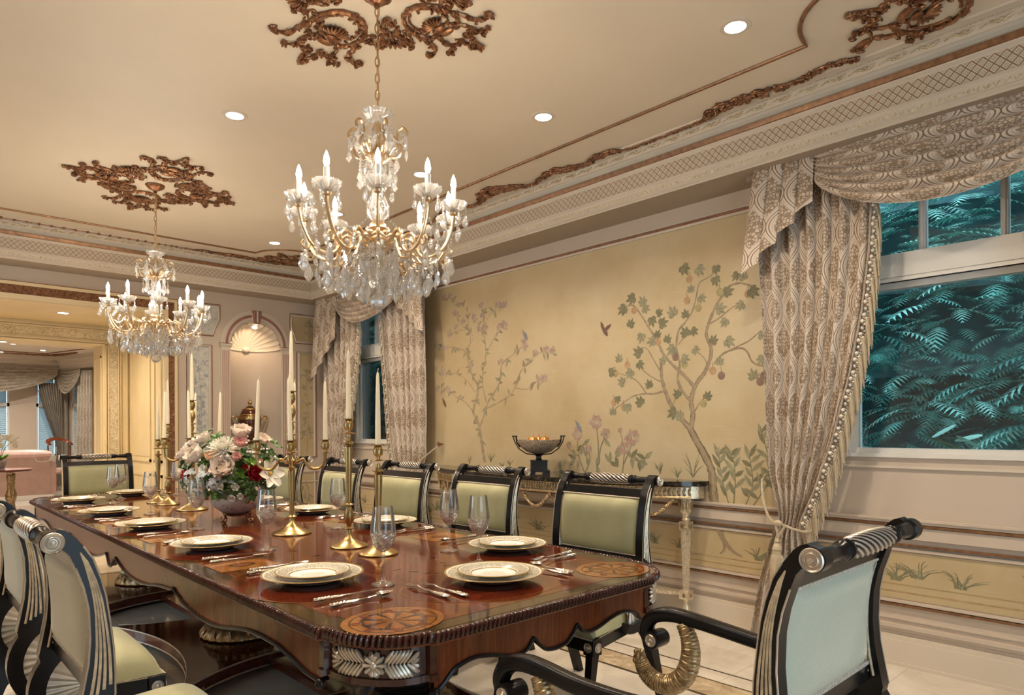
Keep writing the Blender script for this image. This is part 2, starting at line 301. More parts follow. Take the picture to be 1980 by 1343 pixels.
FIG=[([(2.402,0.807),(2.414,0.91),(2.419,1.014),(2.459,1.104),(2.533,1.221),(2.585,1.307)],0.0602,0.0361),([(2.585,1.307),(2.654,1.375),(2.733,1.465),(2.781,1.563),(2.813,1.661),(2.82,1.745),(2.825,1.814)],0.0331,0.012),([(2.581,1.301),(2.562,1.407),(2.577,1.488),(2.561,1.561),(2.523,1.632),(2.471,1.688),(2.427,1.783),(2.423,1.861),(2.455,1.943),(2.437,2.019),(2.389,2.118),(2.339,2.188),(2.296,2.24),(2.227,2.258),(2.147,2.236),(2.088,2.195)],0.0331,0.006),([(2.546,1.587),(2.622,1.671),(2.723,1.759),(2.804,1.847),(2.852,1.942),(2.927,2.048),(2.978,2.124),(3.056,2.22),(3.118,2.228),(3.19,2.201)],0.0226,0.0045),([(2.569,1.488),(2.646,1.571),(2.681,1.654),(2.665,1.761),(2.691,1.872),(2.675,1.993),(2.62,2.047),(2.558,2.127),(2.528,2.229),(2.505,2.305),(2.424,2.338),(2.373,2.368)],0.0196,0.0045),([(2.398,1.742),(2.326,1.808),(2.216,1.833),(2.162,1.807),(2.123,1.735),(2.058,1.706),(1.994,1.713)],0.0135,0.006),([(2.326,1.808),(2.229,1.844),(2.148,1.874),(2.07,1.928)],0.0105,0.0045),([(2.797,1.577),(2.879,1.56),(2.964,1.563),(3.059,1.552),(3.158,1.505),(3.231,1.463)],0.012,0.0045),([(2.816,1.703),(2.878,1.797),(2.945,1.894),(3.014,1.9)],0.009,0.003),([(2.797,1.633),(2.895,1.68),(2.963,1.726),(3.032,1.787)],0.009,0.003),([(2.947,1.562),(3.015,1.644),(3.085,1.69),(3.193,1.726),(3.267,1.745)],0.009,0.003),([(2.437,2.013),(2.354,2.049),(2.269,2.102),(2.214,2.12)],0.0105,0.003),([(2.547,1.427),(2.494,1.499),(2.435,1.529)],0.009,0.003),([(2.675,1.898),(2.621,1.946),(2.544,1.965)],0.0075,0.003),([(2.478,1.682),(2.456,1.759),(2.515,1.83)],0.009,0.003),([(2.733,1.465),(2.701,1.519),(2.685,1.573)],0.0075,0.003)]
FLEAF=[(2.618,2.41),(2.497,2.383),(2.38,2.369),(2.381,2.292),(2.573,2.282),(2.483,2.189),(2.62,2.114),(3.091,2.275),(2.986,2.253),(2.943,2.183),(3.172,2.199),(3.083,2.101),(2.827,2.147),(2.729,2.142),(2.893,2.079),(2.794,2.067),(2.844,1.997),(2.762,1.954),(2.628,1.988),(2.544,1.972),(2.996,1.97),(2.911,1.94),(3.031,1.88),(3.201,1.851),(3.257,1.744),(3.103,1.713),(3.184,1.667),(2.929,1.639),(2.997,1.771),(2.739,1.856),(2.614,1.791),(2.53,1.838),(2.693,1.559),(3.016,1.515),(3.259,1.449),(3.212,1.521),(3.122,1.453),(2.733,1.41),(2.442,1.536),(2.397,1.911),(2.355,1.765),(2.277,1.874),(2.325,2.007),(2.339,2.111),(2.214,2.107),(2.283,2.218),(2.241,2.301),(2.107,2.18),(2.186,2.305),(2.123,1.661),(2.07,1.737),(2.05,1.901),(1.994,1.762),(2.678,1.409),(2.812,1.799)]
FRUIT=[(2.585,2.344,0),(2.604,2.197,0),(2.516,2.134,1),(3.056,2.188,0),(2.844,1.931,0),(2.699,1.811,2),(2.625,1.752,1),(3.12,1.786,0),(3.233,1.728,0),(3.249,1.508,0),(3.158,1.469,0),(2.353,2.219,1),(2.15,2.18,0),(2.408,1.697,0),(2.344,1.661,2),(2.479,1.478,1),(2.071,1.606,2),(2.045,1.644,2)]
BLOS=[([(4.76,0.999),(4.787,1.105),(4.827,1.285),(4.854,1.375),(4.923,1.467),(4.88,1.575),(4.852,1.7),(4.921,1.795),(4.978,1.889),(5.005,2.002),(5.063,2.062),(5.181,2.1),(5.334,2.123),(5.491,2.157)],0.0391,0.006),([(4.835,1.321),(4.771,1.428),(4.715,1.552),(4.595,1.671),(4.542,1.756),(4.515,1.893),(4.338,1.983),(4.24,2.042),(4.216,2.09)],0.0226,0.0045),([(4.724,1.499),(4.518,1.563),(4.378,1.636),(4.29,1.793),(4.194,1.87),(4.099,1.93),(3.984,1.961),(3.873,1.931)],0.0151,0.003),([(4.734,1.552),(4.783,1.697),(4.782,1.84),(4.74,1.98),(4.752,2.142),(4.765,2.269),(4.778,2.378),(4.791,2.469)],0.0151,0.0045),([(4.923,1.467),(5.038,1.561),(5.185,1.622),(5.306,1.702),(5.463,1.729)],0.0135,0.003),([(4.978,1.853),(5.005,2.002),(4.961,2.145),(4.989,2.294),(5.003,2.424),(5.119,2.513),(5.238,2.577),(5.361,2.613)],0.012,0.003),([(4.752,2.142),(4.834,2.258),(4.889,2.355)],0.009,0.003),([(4.765,2.269),(4.67,2.364),(4.564,2.421),(4.486,2.428)],0.009,0.003),([(4.748,1.981),(4.645,2.114),(4.539,2.208),(4.5,2.248)],0.009,0.003),([(4.34,1.668),(4.195,1.653),(4.077,1.714),(4.008,1.743)],0.009,0.003),([(4.894,1.648),(5.007,1.763),(5.183,1.847),(5.367,1.849),(5.493,1.885)],0.009,0.003),([(4.989,2.257),(5.18,2.259),(5.302,2.234)],0.0075,0.003),([(5.034,2.078),(4.919,2.177),(5.091,2.305),(5.179,2.428)],0.0075,0.003)]
PEONY=[(3.431,1.362,0.0579,0),(3.622,1.271,0.0521,0),(3.716,1.176,0.029,0),(3.335,1.272,0.0435,0),(3.079,1.244,0.0608,1),(3.16,1.163,0.0493,1),(3.511,1.149,0.0348,0),(3.192,1.297,0.0203,1)]
PSTEM=[([(3.542,0.948),(3.602,1.085),(3.622,1.209)],0.0075,0.0045),([(3.542,0.956),(3.492,1.058),(3.505,1.134)],0.0075,0.0045),([(3.424,0.954),(3.403,1.136),(3.422,1.317)],0.0105,0.006),([(3.403,1.075),(3.374,1.181),(3.335,1.249)],0.0075,0.0045),([(3.17,0.973),(3.16,1.068),(3.151,1.141)],0.0075,0.0045),([(3.16,1.039),(3.106,1.142),(3.079,1.215)],0.0075,0.0045),([(3.142,1.127),(3.168,1.214),(3.192,1.287)],0.006,0.003),([(3.602,1.085),(3.685,1.13),(3.716,1.16)],0.006,0.003)]
PLEAF=[(3.561,1.178),(3.644,1.068),(3.423,1.014),(3.522,1.087),(3.289,1.049),(3.018,1.073),(3.088,1.092),(3.233,1.095),(3.813,0.968),(3.345,1.227),(2.966,1.089)]
GRASS=[(4.984,0.973,0.109),(4.679,1.002,0.094),(4.42,0.976,0.078),(2.833,0.982,0.094),(2.688,0.961,0.078),(2.564,0.967,0.172),(5.281,0.848,0.094),(5.101,0.838,0.062),(4.522,0.955,0.062),(5.469,0.82,0.094)]
BIGL=[[(2.289,0.79),(2.331,0.928),(2.358,1.055),(2.365,1.184)],[(2.262,0.792),(2.247,0.971),(2.26,1.097),(2.288,1.147)],[(2.18,0.799),(2.126,0.94),(2.139,1.076),(2.152,1.151)],[(2.127,0.803),(2.048,0.92),(1.997,1.008),(2.009,1.13)],[(1.948,0.818),(1.997,1.045),(2.047,1.227),(2.072,1.325)]]
BIRDS=[(3.336,2.07,1),(4.216,2.123,0),(5.369,1.571,0),(3.607,1.33,0)]
# ---------------------------------------------------------------- mesh helpers
class MB:
    def __init__(s): s.v = []; s.f = []; s.mi = []; s.uv = {}
    def add(s, vs, fs, mi=0, M_=None, uvs=None):
        b = len(s.v)
        if M_ is not None: vs = [M_ @ Vector(v) for v in vs]
        s.v.extend([tuple(v) for v in vs])
        for f in fs: s.f.append([b+i for i in f]); s.mi.append(mi)
        if uvs:
            for i, u in enumerate(uvs): s.uv[b+i] = u
        return s
    def box(s, lo, hi, mi=0, M_=None):
        x0, y0, z0 = lo; x1, y1, z1 = hi
        vs = [(x0, y0, z0), (x1, y0, z0), (x1, y1, z0), (x0, y1, z0), (x0, y0, z1), (x1, y0, z1), (x1, y1, z1), (x0, y1, z1)]
        return s.add(vs, [(0, 3, 2, 1), (4, 5, 6, 7), (0, 1, 5, 4), (1, 2, 6, 5), (2, 3, 7, 6), (3, 0, 4, 7)], mi, M_)
    def lathe(s, prof, n=24, mi=0, M_=None, lob=None, arc=2*pi):
        # prof: (radius, height); lob(angle, i) -> radius factor
        vs = []; closed = abs(arc-2*pi) < 1e-6; m = n if closed else n+1
        for i, (r, z) in enumerate(prof):
            for k in range(m):
                a = arc*k/n; q = lob(a, i) if lob else 1
                vs.append((r*q*cos(a), r*q*sin(a), z))
        fs = []
        for i in range(len(prof)-1):
            for k in range(n):
                k2 = (k+1) % m; fs.append((i*m+k, i*m+k2, (i+1)*m+k2, (i+1)*m+k))
        if closed:
            if prof[0][0] > 1e-6: fs.append(tuple(range(m))[::-1])
            if prof[-1][0] > 1e-6: fs.append(tuple((len(prof)-1)*m+k for k in range(m)))
        return s.add(vs, fs, mi, M_)
    def tube(s, pts, r, n=8, mi=0, closed=False, M_=None, flat=None, twist=None):
        pts = [Vector(p) for p in pts]; L = len(pts); vs = []
        rr = (lambda i: r) if not hasattr(r, '__len__') else (lambda i: r[i])
        up = Vector((0, 0, 1)); prev = None
        for i, p in enumerate(pts):
            a = pts[(i-1) % L] if (closed or i > 0) else p; b = pts[(i+1) % L] if (closed or i < L-1) else p
            t = (b-a)
            t = t.normalized() if t.length > 1e-9 else Vector((0, 0, 1))
            if prev is None:
                nrm = t.cross(up)
                if nrm.length < 1e-3: nrm = t.cross(Vector((1, 0, 0)))
            else: nrm = prev - t*prev.dot(t)
            if nrm.length < 1e-6: nrm = t.orthogonal()
            nrm.normalize(); prev = nrm; bn = t.cross(nrm)
            for k in range(n):
                an = 2*pi*k/n; q = rr(i)
                if twist: q *= twist(an, i)
                vs.append(p + nrm*(cos(an)*q) + bn*(sin(an)*q*(flat or 1)))
        fs = []
        for i in range(L if closed else L-1):
            j = (i+1) % L
            for k in range(n): fs.append((i*n+k, i*n+(k+1) % n, j*n+(k+1) % n, j*n+k))
        if not closed: fs.append(tuple(range(n))[::-1]); fs.append(tuple((L-1)*n+k for k in range(n)))
        return s.add(vs, fs, mi, M_)
    def ball(s, c, r, n=8, m=5, mi=0, M_=None):
        if not hasattr(r, '__len__'): r = (r, r, r)
        vs = [(0, 0, -1)]
        for i in range(1, m):
            for k in range(n):
                t = -pi/2+pi*i/m; vs.append((cos(t)*cos(2*pi*k/n), cos(t)*sin(2*pi*k/n), sin(t)))
        vs.append((0, 0, 1)); fs = [(0, 1+(k+1) % n, 1+k) for k in range(n)]
        for i in range(m-2):
            for k in range(n): fs.append((1+i*n+k, 1+i*n+(k+1) % n, 1+(i+1)*n+(k+1) % n, 1+(i+1)*n+k))
        e = len(vs)-1; fs += [(e, 1+(m-2)*n+k, 1+(m-2)*n+(k+1) % n) for k in range(n)]
        Q = Matrix.Translation(c) @ (M_ or Matrix()) @ Matrix.Diagonal((*r, 1))
        return s.add(vs, fs, mi, Q)
    def prism(s, poly, h0, h1, mi=0, M_=None):
        n = len(poly); vs = [(x, y, h0) for x, y in poly]+[(x, y, h1) for x, y in poly]
        fs = [tuple(range(n))[::-1], tuple(range(n, 2*n))]+[(i, (i+1) % n, n+(i+1) % n, n+i) for i in range(n)]
        return s.add(vs, fs, mi, M_)
    def grid(s, fn, nu, nv, mi=0, uv=None, M_=None):
        vs = [fn(i/nu, j/nv) for j in range(nv+1) for i in range(nu+1)]
        us = [uv(i/nu, j/nv) for j in range(nv+1) for i in range(nu+1)] if uv else None
        fs = [(j*(nu+1)+i, j*(nu+1)+i+1, (j+1)*(nu+1)+i+1, (j+1)*(nu+1)+i) for j in range(nv) for i in range(nu)]
        return s.add(vs, fs, mi, M_, us)
    def build(s, name, mats, parent=None, loc=None, smooth=38, rot=None):
        me = bpy.data.meshes.new(name); me.from_pydata(s.v, [], s.f)
        if isinstance(mats, str): mats = [mats]
        for m in mats: me.materials.append(M[m])
        if len(mats) > 1: me.polygons.foreach_set('material_index', s.mi)
        if s.uv:
            ul = me.uv_layers.new(name='UVMap'); vi = [0]*len(me.loops); me.loops.foreach_get('vertex_index', vi)
            fl = []
            for i in vi: fl.extend(s.uv.get(i, (0, 0)))
            ul.data.foreach_set('uv', fl)
        me.update()
        if smooth:
            me.polygons.foreach_set('use_smooth', [True]*len(me.polygons)); me.set_sharp_from_angle(angle=radians(smooth))
        o = bpy.data.objects.new(name, me); COL.objects.link(o)
        if parent is not None: o.parent = parent
        if loc is not None: o.location = loc
        if rot is not None: o.rotation_euler = rot
        return o
def T(x, y, z): return Matrix.Translation((x, y, z))
def RX(a): return Matrix.Rotation(a, 4, 'X')
def RY(a): return Matrix.Rotation(a, 4, 'Y')
def RZ(a): return Matrix.Rotation(a, 4, 'Z')
def S3(x, y=None, z=None): return Matrix.Diagonal((x, y if y is not None else x, z if z is not None else x, 1))
def tag(o, label=None, cat=None, group=None, kind=None):
    if label: o['label'] = label
    if cat: o['category'] = cat
    if group: o['group'] = group
    if kind: o['kind'] = kind
    return o
def struct(o): o['kind'] = 'structure'; return o
def thing(name, label, cat, loc=(0, 0, 0), rotz=0, group=None):
    o = bpy.data.objects.new(name, None); COL.objects.link(o); o.location = loc; o.rotation_euler = (0, 0, rotz); o.empty_display_size = .05
    return tag(o, label, cat, group)
def copy_tree(o, parent=None):
    c = o.copy(); COL.objects.link(c)
    if parent is not None: c.parent = parent
    for ch in list(o.children): copy_tree(ch, c)
    return c
def spline(pts, n=8, closed=False):
    P = [Vector(p) for p in pts]; L = len(P); out = []
    for i in range(L if closed else L-1):
        g = lambda k: P[k % L] if closed else P[max(0, min(L-1, k))]
        a, b, c, d = g(i-1), g(i), g(i+1), g(i+2)
        for k in range(n):
            t = k/n; out.append(.5*((2*b)+(c-a)*t+(2*a-5*b+4*c-d)*t*t+(3*b-a-3*c+d)*t**3))
    if not closed: out.append(P[-1])
    return out
def lerpz(tab, z):
    # tab: list of (z, value) sorted by descending z
    if z >= tab[0][0]: return tab[0][1]
    for (a, va), (b, vb) in zip(tab, tab[1:]):
        if z >= b: t = (z-b)/(a-b); t2 = t; return vb+(va-vb)*t2
    return tab[-1][1]
def smooth(t): t = max(0, min(1, t)); return t*t*(3-2*t)
# ---------------------------------------------------------------- room shell
mb = MB(); mb.box((XL-.2, YB-.2, -.1), (XW+.2, 9.9, 0)); struct(mb.build('floor', 'floor_marble'))
mb = MB(); mb.box((XL-.2, YB-.2, ZC), (XW+.2, YE, ZC+.1)); struct(mb.build('ceiling', 'ceiling_paint'))
def wall_with_holes(name, lo, hi, z0, z1, holes, pos, axis, th, mat):
    # wall lying along `axis` ('Y': x=pos..pos+th), holes (a0,a1,z0,z1)
    mb = MB()
    def bx(a0, a1, c0, c1):
        if a1-a0 < 1e-4 or c1-c0 < 1e-4: return
        if axis == 'Y': mb.box((min(pos, pos+th), a0, c0), (max(pos, pos+th), a1, c1))
        else: mb.box((a0, min(pos, pos+th), c0), (a1, max(pos, pos+th), c1))
    cur = lo
    for a0, a1, c0, c1 in sorted(holes):
        bx(cur, a0, z0, z1); bx(a0, a1, z0, c0); bx(a0, a1, c1, z1); cur = a1
    bx(cur, hi, z0, z1)
    return struct(mb.build(name, mat, smooth=0))
WIN = [(.42, 1.53), (5.95, 7.06)]; WZ0, WZ1 = 1.145, 2.78
wall_with_holes('wall_right', YB-.2, YE, 0, ZC, [(a-.045, b+.045, WZ0, WZ1) for a, b in WIN], XW, 'Y', .2, 'wall_paint')
LW = [(3.3, 4.7), (6.0, 7.2)]
wall_with_holes('wall_left', YB-.2, YE, 0, ZC, [(a, b, .7, 2.6) for a, b in LW], XL, 'Y', -.2, 'wall_paint')
wall_with_holes('wall_back', XL-.2, XW+.2, 0, ZC, [(.2, 2.4, .0, 2.5)], YB, 'X', -.2, 'wall_paint')
for a, b in LW: portal((XL-.1, (a+b)/2, 1.65), b-a, 1.9, (radians(90), 0, radians(-90)))
for a, b in WIN: portal((XW+.19, (a+b)/2, 1.96), b-a, 1.6, (radians(90), 0, radians(90)))
portal((1.3, YB-.1, 1.25), 2.2, 2.5, (radians(90), 0, radians(0)))
# window joinery on the mural wall
def window_unit(n, y0, y1):
    r = struct(thing('window_%d' % n, None, None, (XW+.03, (y0+y1)/2, WZ0))); w = (y1-y0)/2
    mb = MB()
    for s_ in (-1, 1): mb.box((-.035, s_*w-(.045 if s_ < 0 else 0), 0), (.10, s_*w+(.045 if s_ > 0 else 0), WZ1-WZ0)); mb.box((0, s_*w-(0 if s_ < 0 else .035), .05), (.07, s_*w+(.035 if s_ < 0 else 0), .99))
    mb.box((-.035, -w-.045, WZ1-WZ0-.05), (.10, w+.045, WZ1-WZ0)); mb.box((-.045, -w-.045, 0), (.10, w+.045, .022)); mb.box((-.02, -w, .022), (.08, w, .05))
    mb.box((-.028, -w, .975), (.09, w, 1.13)); mb.box((-.038, -w, .975), (.09, w, .992)); mb.box((-.033, -w, 1.00), (.09, w, 1.012)); mb.box((0, -w, .94), (.07, w, .975))
    mb.build('window_frame', 'window_white', r, smooth=0)
    for k in (-1, 1):
        mb = MB(); y = k*w/3; mb.box((.0, y-.016, 1.13), (.055, y+.016, WZ1-WZ0-.05)); mb.box((-.008, y-.006, 1.13), (.0, y+.006, WZ1-WZ0-.05)); mb.build('mullion', 'window_white', r, smooth=0)
    mb = MB(); mb.box((.03, -w+.035, .05), (.036, w-.035, .94)); mb.build('glass_pane', 'window_glass', r, smooth=0)
    mb = MB(); mb.box((.03, -w, 1.13), (.036, w, WZ1-WZ0-.05)); mb.build('glass_pane', 'window_glass', r, smooth=0)
    return r
window_unit(1, *WIN[0]); window_unit(2, *WIN[1])
for i, (a, b) in enumerate(LW):
    r = struct(thing('window_%d' % (i+11), None, None, (XL-.1, (a+b)/2, .7))); w = (b-a)/2; mb = MB()
    for y in (-w, 0, w): mb.box((-.04, y-.03, 0), (.04, y+.03, 1.9))
    for z in (0, 1.3, 1.87): mb.box((-.04, -w, z), (.04, w, z+.03))
    mb.build('window_frame', 'window_white', r, smooth=0); mb = MB(); mb.box((-.003, -w, .03), (.003, w, 1.87)); mb.build('glass_pane', 'window_glass', r, smooth=0)
# mural ground and painted picture on the right wall
mb = MB(); mb.box((XW-.003, 1.95, .80), (XW, 5.75, 2.705)); mur = struct(mb.build('wall_right_mural_panel', 'mural_ground', smooth=0))
class Paint(MB):
    """flat strokes of paint lying on the plane x = XW - offset"""
    def __init__(s): super().__init__(); s.x = XW-.0035; s.k = 0
    def poly(s, pts, mi):
        s.k += 1; x = s.x-.0000012*s.k
        s.add([(x, a, b) for a, b in pts], [tuple(range(len(pts)))], mi)
    def stroke(s, pts, w0, w1, mi, wob=.15):
        P = spline([(a, b, 0) for a, b in pts], 6); n = len(P); L, R_ = [], []
        for i, p in enumerate(P):
            d = (P[min(n-1, i+1)]-P[max(0, i-1)]); d = d.normalized() if d.length > 1e-6 else Vector((1, 0, 0))
            w = (w0+(w1-w0)*i/(n-1))*.5*(1+random.uniform(-wob, wob)); q = Vector((-d.y, d.x, 0))*w; L.append(p+q); R_.append(p-q)
        s.k += 1; x = s.x-.0000012*s.k
        vs = [(x, p.x, p.y) for p in L]+[(x, p.x, p.y) for p in R_]
        s.add(vs, [(i, i+1, n+i+1, n+i) for i in range(n-1)], mi)
    def leafshape(s, c, ang, L, W, mi, vein=None):
        pts = []
        for k in range(7): t = k/6; pts.append((L*t, W*.5*sin(pi*t**.8)))
        for k in range(5, 0, -1): t = k/6; pts.append((L*t, -W*.5*sin(pi*t**.8)))
        f = lambda p: (c[0]+p[0]*cos(ang)-p[1]*sin(ang), c[1]+p[0]*sin(ang)+p[1]*cos(ang))
        s.poly([f(p) for p in pts], mi)
        if vein is not None: s.stroke([f((0, 0)), f((L*.5, .0)), f((L*.95, 0))], W*.10, W*.03, vein)
MM = ['paint_'+x for x in ('bark', 'bark_pale', 'fig_leaf', 'fig_leaf_pale', 'vein', 'fruit_peach', 'fruit_green', 'fruit_plum', 'bloss', 'mauve', 'rose_paint', 'bird_brown', 'bird_blue', 'lineochre')]
mi_ = {n[6:]: i for i, n in enumerate(MM)}
pt = Paint()
for a, b, h in GRASS:
    for k in range(9):
        an = pi/2+random.uniform(-.75, .75); l = h*random.uniform(.5, 1.1); b2 = max(b, .82)
        pt.stroke([(a, b2), (a+cos(an)*l*.5, b2+sin(an)*l*.55), (a+cos(an)*l*1.15, b2+sin(an)*l*.95)], .009, .002, mi_[random.choice(['fig_leaf', 'fig_leaf_pale', 'vein'])])
for st in BIGL:
    pt.stroke(st, .009, .004, mi_['fig_leaf'])
    for k in range(10):
        t = .15+.08*k; i = min(len(st)-2, int(t*(len(st)-1))); u = t*(len(st)-1)-i; p = (st[i][0]*(1-u)+st[i+1][0]*u, st[i][1]*(1-u)+st[i+1][1]*u)
        if p[1] < .82: continue
        sd = 1 if k % 2 else -1; pt.leafshape(p, pi/2+sd*random.uniform(.35, 1.0), random.uniform(.07, .13), .032, mi_['fig_leaf_pale' if k % 3 else 'fig_leaf'], mi_['vein'])
for br in FIG: pt.stroke([(a, max(b, .81)) for a, b in br[0]], br[1]*1.12, br[2]*1.4, mi_['vein']); 
for br in FIG: pt.stroke([(a, max(b, .81)) for a, b in br[0]], br[1], br[2], mi_['bark'])
for br in FIG[:5]: pt.stroke([(a-.004, max(b, .81)) for a, b in br[0]], br[1]*.4, br[2]*.4, mi_['bark_pale'])
for br in BLOS: pt.stroke([(a, max(b, .81)) for a, b in br[0]], br[1], br[2], mi_['bark_pale'])
for (a, b, c) in FRUIT:
    m_ = mi_[['fruit_peach', 'fruit_green', 'fruit_plum'][c]]; r = .027
    pt.poly([(a+r*cos(t*pi/8), b+r*1.05*sin(t*pi/8)) for t in range(16)], m_); pt.stroke([(a, b+r), (a+.004, b+r+.03)], .004, .003, mi_['vein'])
for (a, b) in FLEAF:
    base = random.uniform(0, 2*pi); L = random.uniform(.058, .086); pale = random.random() < .4
    for q, l in ((-1.15, .62), (1.15, .62), (-.55, .88), (.55, .88), (0, 1.05)):
        pt.leafshape((a-cos(base)*L*.5, b-sin(base)*L*.5), base+q, L*l, L*.42, mi_['fig_leaf_pale' if pale else 'fig_leaf'], mi_['vein'])
random.seed(11)
for br, w0, w1 in BLOS:
    for (a, b), (c, d) in zip(br[1:], br[2:]):
        for k in range(3):
            t = random.random(); p = (a+(c-a)*t, b+(d-b)*t); pt.leafshape(p, random.uniform(0, 2*pi), random.uniform(.05, .085), .022, mi_['fig_leaf_pale' if random.random() < .5 else 'bark'], None)
    for p in (br[-1], br[-2], br[len(br)//2+1] if len(br) > 4 else br[-1]):
        q = (p[0]+random.uniform(-.03, .03), p[1]+random.uniform(-.02, .04))
        for k in range(5): pt.leafshape(q, k*1.256+random.random(), .042, .030, mi_['bloss' if k % 2 else 'mauve'])
for st, a, b in PSTEM: pt.stroke([(p[0], max(.82, p[1])) for p in st], a, b, mi_['fig_leaf'])
for (a, b) in PLEAF:
    for k in range(3): pt.leafshape((a, b), random.uniform(0, 2*pi), .085, .034, mi_['fig_leaf_pale' if k else 'fig_leaf'], mi_['vein'])
for (a, b, r, c) in PEONY:
    for k in range(16):
        t = k*2.4; q = r*.75*sqrt(k/16); pt.leafshape((a+q*cos(t), b+q*.8*sin(t)), t, r*.55, r*.5, mi_[['mauve', 'rose_paint'][(c+(k % 3 == 0)) % 2] if k % 4 else 'bloss'])
for (a, b, c) in BIRDS:
    m_ = mi_['bird_brown' if c or b < 1.7 and a > 5 else 'bird_blue']
    pt.leafshape((a-.03, b-.05), pi/3.2, .12, .035, m_)
    if c: pt.leafshape((a, b), 2.6, .08, .03, m_); pt.leafshape((a+.01, b), 1.2, .08, .03, m_)
pm = pt.build('painted_trees', MM, mur, smooth=0)
# dado: painted panels and rails along the right wall
mb = MB(); mb.box((XW-.003, YB, .365), (XW, YE, .625)); struct(mb.build('wall_right_dado_panel', 'mural_ground', smooth=0))
pt = Paint(); random.seed(5)
for k in range(44):
    a = -.4+k*.19+random.uniform(-.08, .08); b = .47+random.uniform(-.03, .03)
    if 2.2 < a < 2.55: continue
    for j in range(15):
        an = pi/2+random.uniform(-1.1, 1.1); l = random.uniform(.05, .13); pt.stroke([(a+random.uniform(-.03, .03), b), (a+cos(an)*l*.6, b+sin(an)*l*.6), (a+cos(an)*l*1.2, b+sin(an)*l*.85)], .010, .002, mi_[random.choice(['fig_leaf', 'fig_leaf_pale', 'fig_leaf'])])
pt.stroke([(2.36, .62), (2.33, .56), (2.27, .50), (2.20, .47)], .05, .008, mi_['bark']); pt.stroke([(2.33, .56), (2.33, .50), (2.36, .47)], .03, .006, mi_['bark'])
for z, w in ((.405, .006), (.445, .004)): pt.stroke([(-1.5, z), (3, z), (7.8, z)], w, w, mi_['lineochre'], 0)
struct(pt.build('wall_right_dado_painting', MM, smooth=0))
def rail(name, segs, mat):
    mb = MB()
    for lo, hi in segs: mb.box(lo, hi)
    return struct(mb.build(name, mat, smooth=0))
Y0, Y1 = YB, YE
rail('trim_1', [((XW-.022, Y0, .785), (XW, Y1, .80)), ((XW-.03, Y0, .80), (XW, Y1, .812)), ((XW-.014, Y0, .70), (XW, Y1, .765)), ((XW-.012, Y0, .632), (XW, Y1, .648)), ((XW-.016, Y0, .345), (XW, Y1, .36)), ((XW-.012, Y0, .325), (XW, Y1, .318)), ((XW-.02, Y0, .205), (XW, Y1, .225)), ((XW-.014, Y0, .19), (XW, Y1, .205)), ((XW-.008, Y0, .25), (XW, Y1, .262))], 'wall_paint')
rail('trim_2', [((XW-.022, Y0, .768), (XW, Y1, .782)), ((XW-.02, Y0, .660), (XW, Y1, .672)), ((XW-.02, Y0, .327), (XW, Y1, .340))], 'copper_trim')
rail('baseboard_right', [((XW-.022, Y0, 0), (XW, Y1, .14)), ((XW-.03, Y0, 0), (XW, Y1, .02)), ((XW-.014, Y0, .14), (XW, Y1, .165))], 'trim_paint')
rail('trim_3', [((XW-.018, 1.9, 2.705), (XW, 5.8, 2.722)), ((XW-.012, 1.9, 2.745), (XW, 5.8, 2.752))], 'trim_paint')
rail('trim_4', [((XW-.022, 1.9, 2.723), (XW, 5.8, 2.737))], 'copper_line')
rail('trim_5', [((XW-.012, a-.1, 1.085), (XW, b+.1, 1.098)) for a, b in WIN], 'trim_paint')
# ---------------------------------------------------------------- cornice (runs round the room, mitred)
PROF = [(.455, 3.2), (.45, 3.192), (.408, 3.190), (.404, 3.186), (.392, 3.18), (.386, 3.165), (.372, 3.148), (.362, 3.148), (.352, 3.135), (.350, 3.118), (.356, 3.108), (.360, 3.104), (.356, 3.090), (.352, 3.078), (.352, 3.072), (.346, 3.068), (.344, 3.050), (.338, 3.046), (.328, 2.955), (.334, 2.951), (.334, 2.936), (.328, 2.932), (.322, 2.892), (.328, 2.888), (.328, 2.878), (.316, 2.872), (.316, 2.861), (0, 2.861)]
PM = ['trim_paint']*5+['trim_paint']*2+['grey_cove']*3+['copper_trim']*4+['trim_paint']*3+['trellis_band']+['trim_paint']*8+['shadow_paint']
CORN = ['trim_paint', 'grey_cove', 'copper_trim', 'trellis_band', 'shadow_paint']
def cornice(name, path_fn, L):
    mb = MB(); u0 = 0
    for i in range(len(PROF)-1):
        (o0, z0), (o1, z1) = PROF[i], PROF[i+1]; m_ = CORN.index(PM[i] if i < len(PM) else 'trim_paint')
        a0, b0 = path_fn(o0); a1, b1 = path_fn(o1)
        vs = [(*a0, z0), (*b0, z0), (*b1, z1), (*a1, z1)]
        l0 = (Vector(b0)-Vector(a0)).length
        us = [(0, z0), (l0, z0), (l0, z1), (0, z1)]
        mb.add(vs, [(0, 1, 2, 3)], m_, None, us)
    return mb, mb.build(name, CORN, smooth=50)
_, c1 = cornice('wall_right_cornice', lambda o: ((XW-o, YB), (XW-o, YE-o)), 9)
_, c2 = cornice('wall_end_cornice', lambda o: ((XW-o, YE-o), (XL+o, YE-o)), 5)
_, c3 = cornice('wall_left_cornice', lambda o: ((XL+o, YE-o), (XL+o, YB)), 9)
for c in (c1, c2, c3): struct(c)
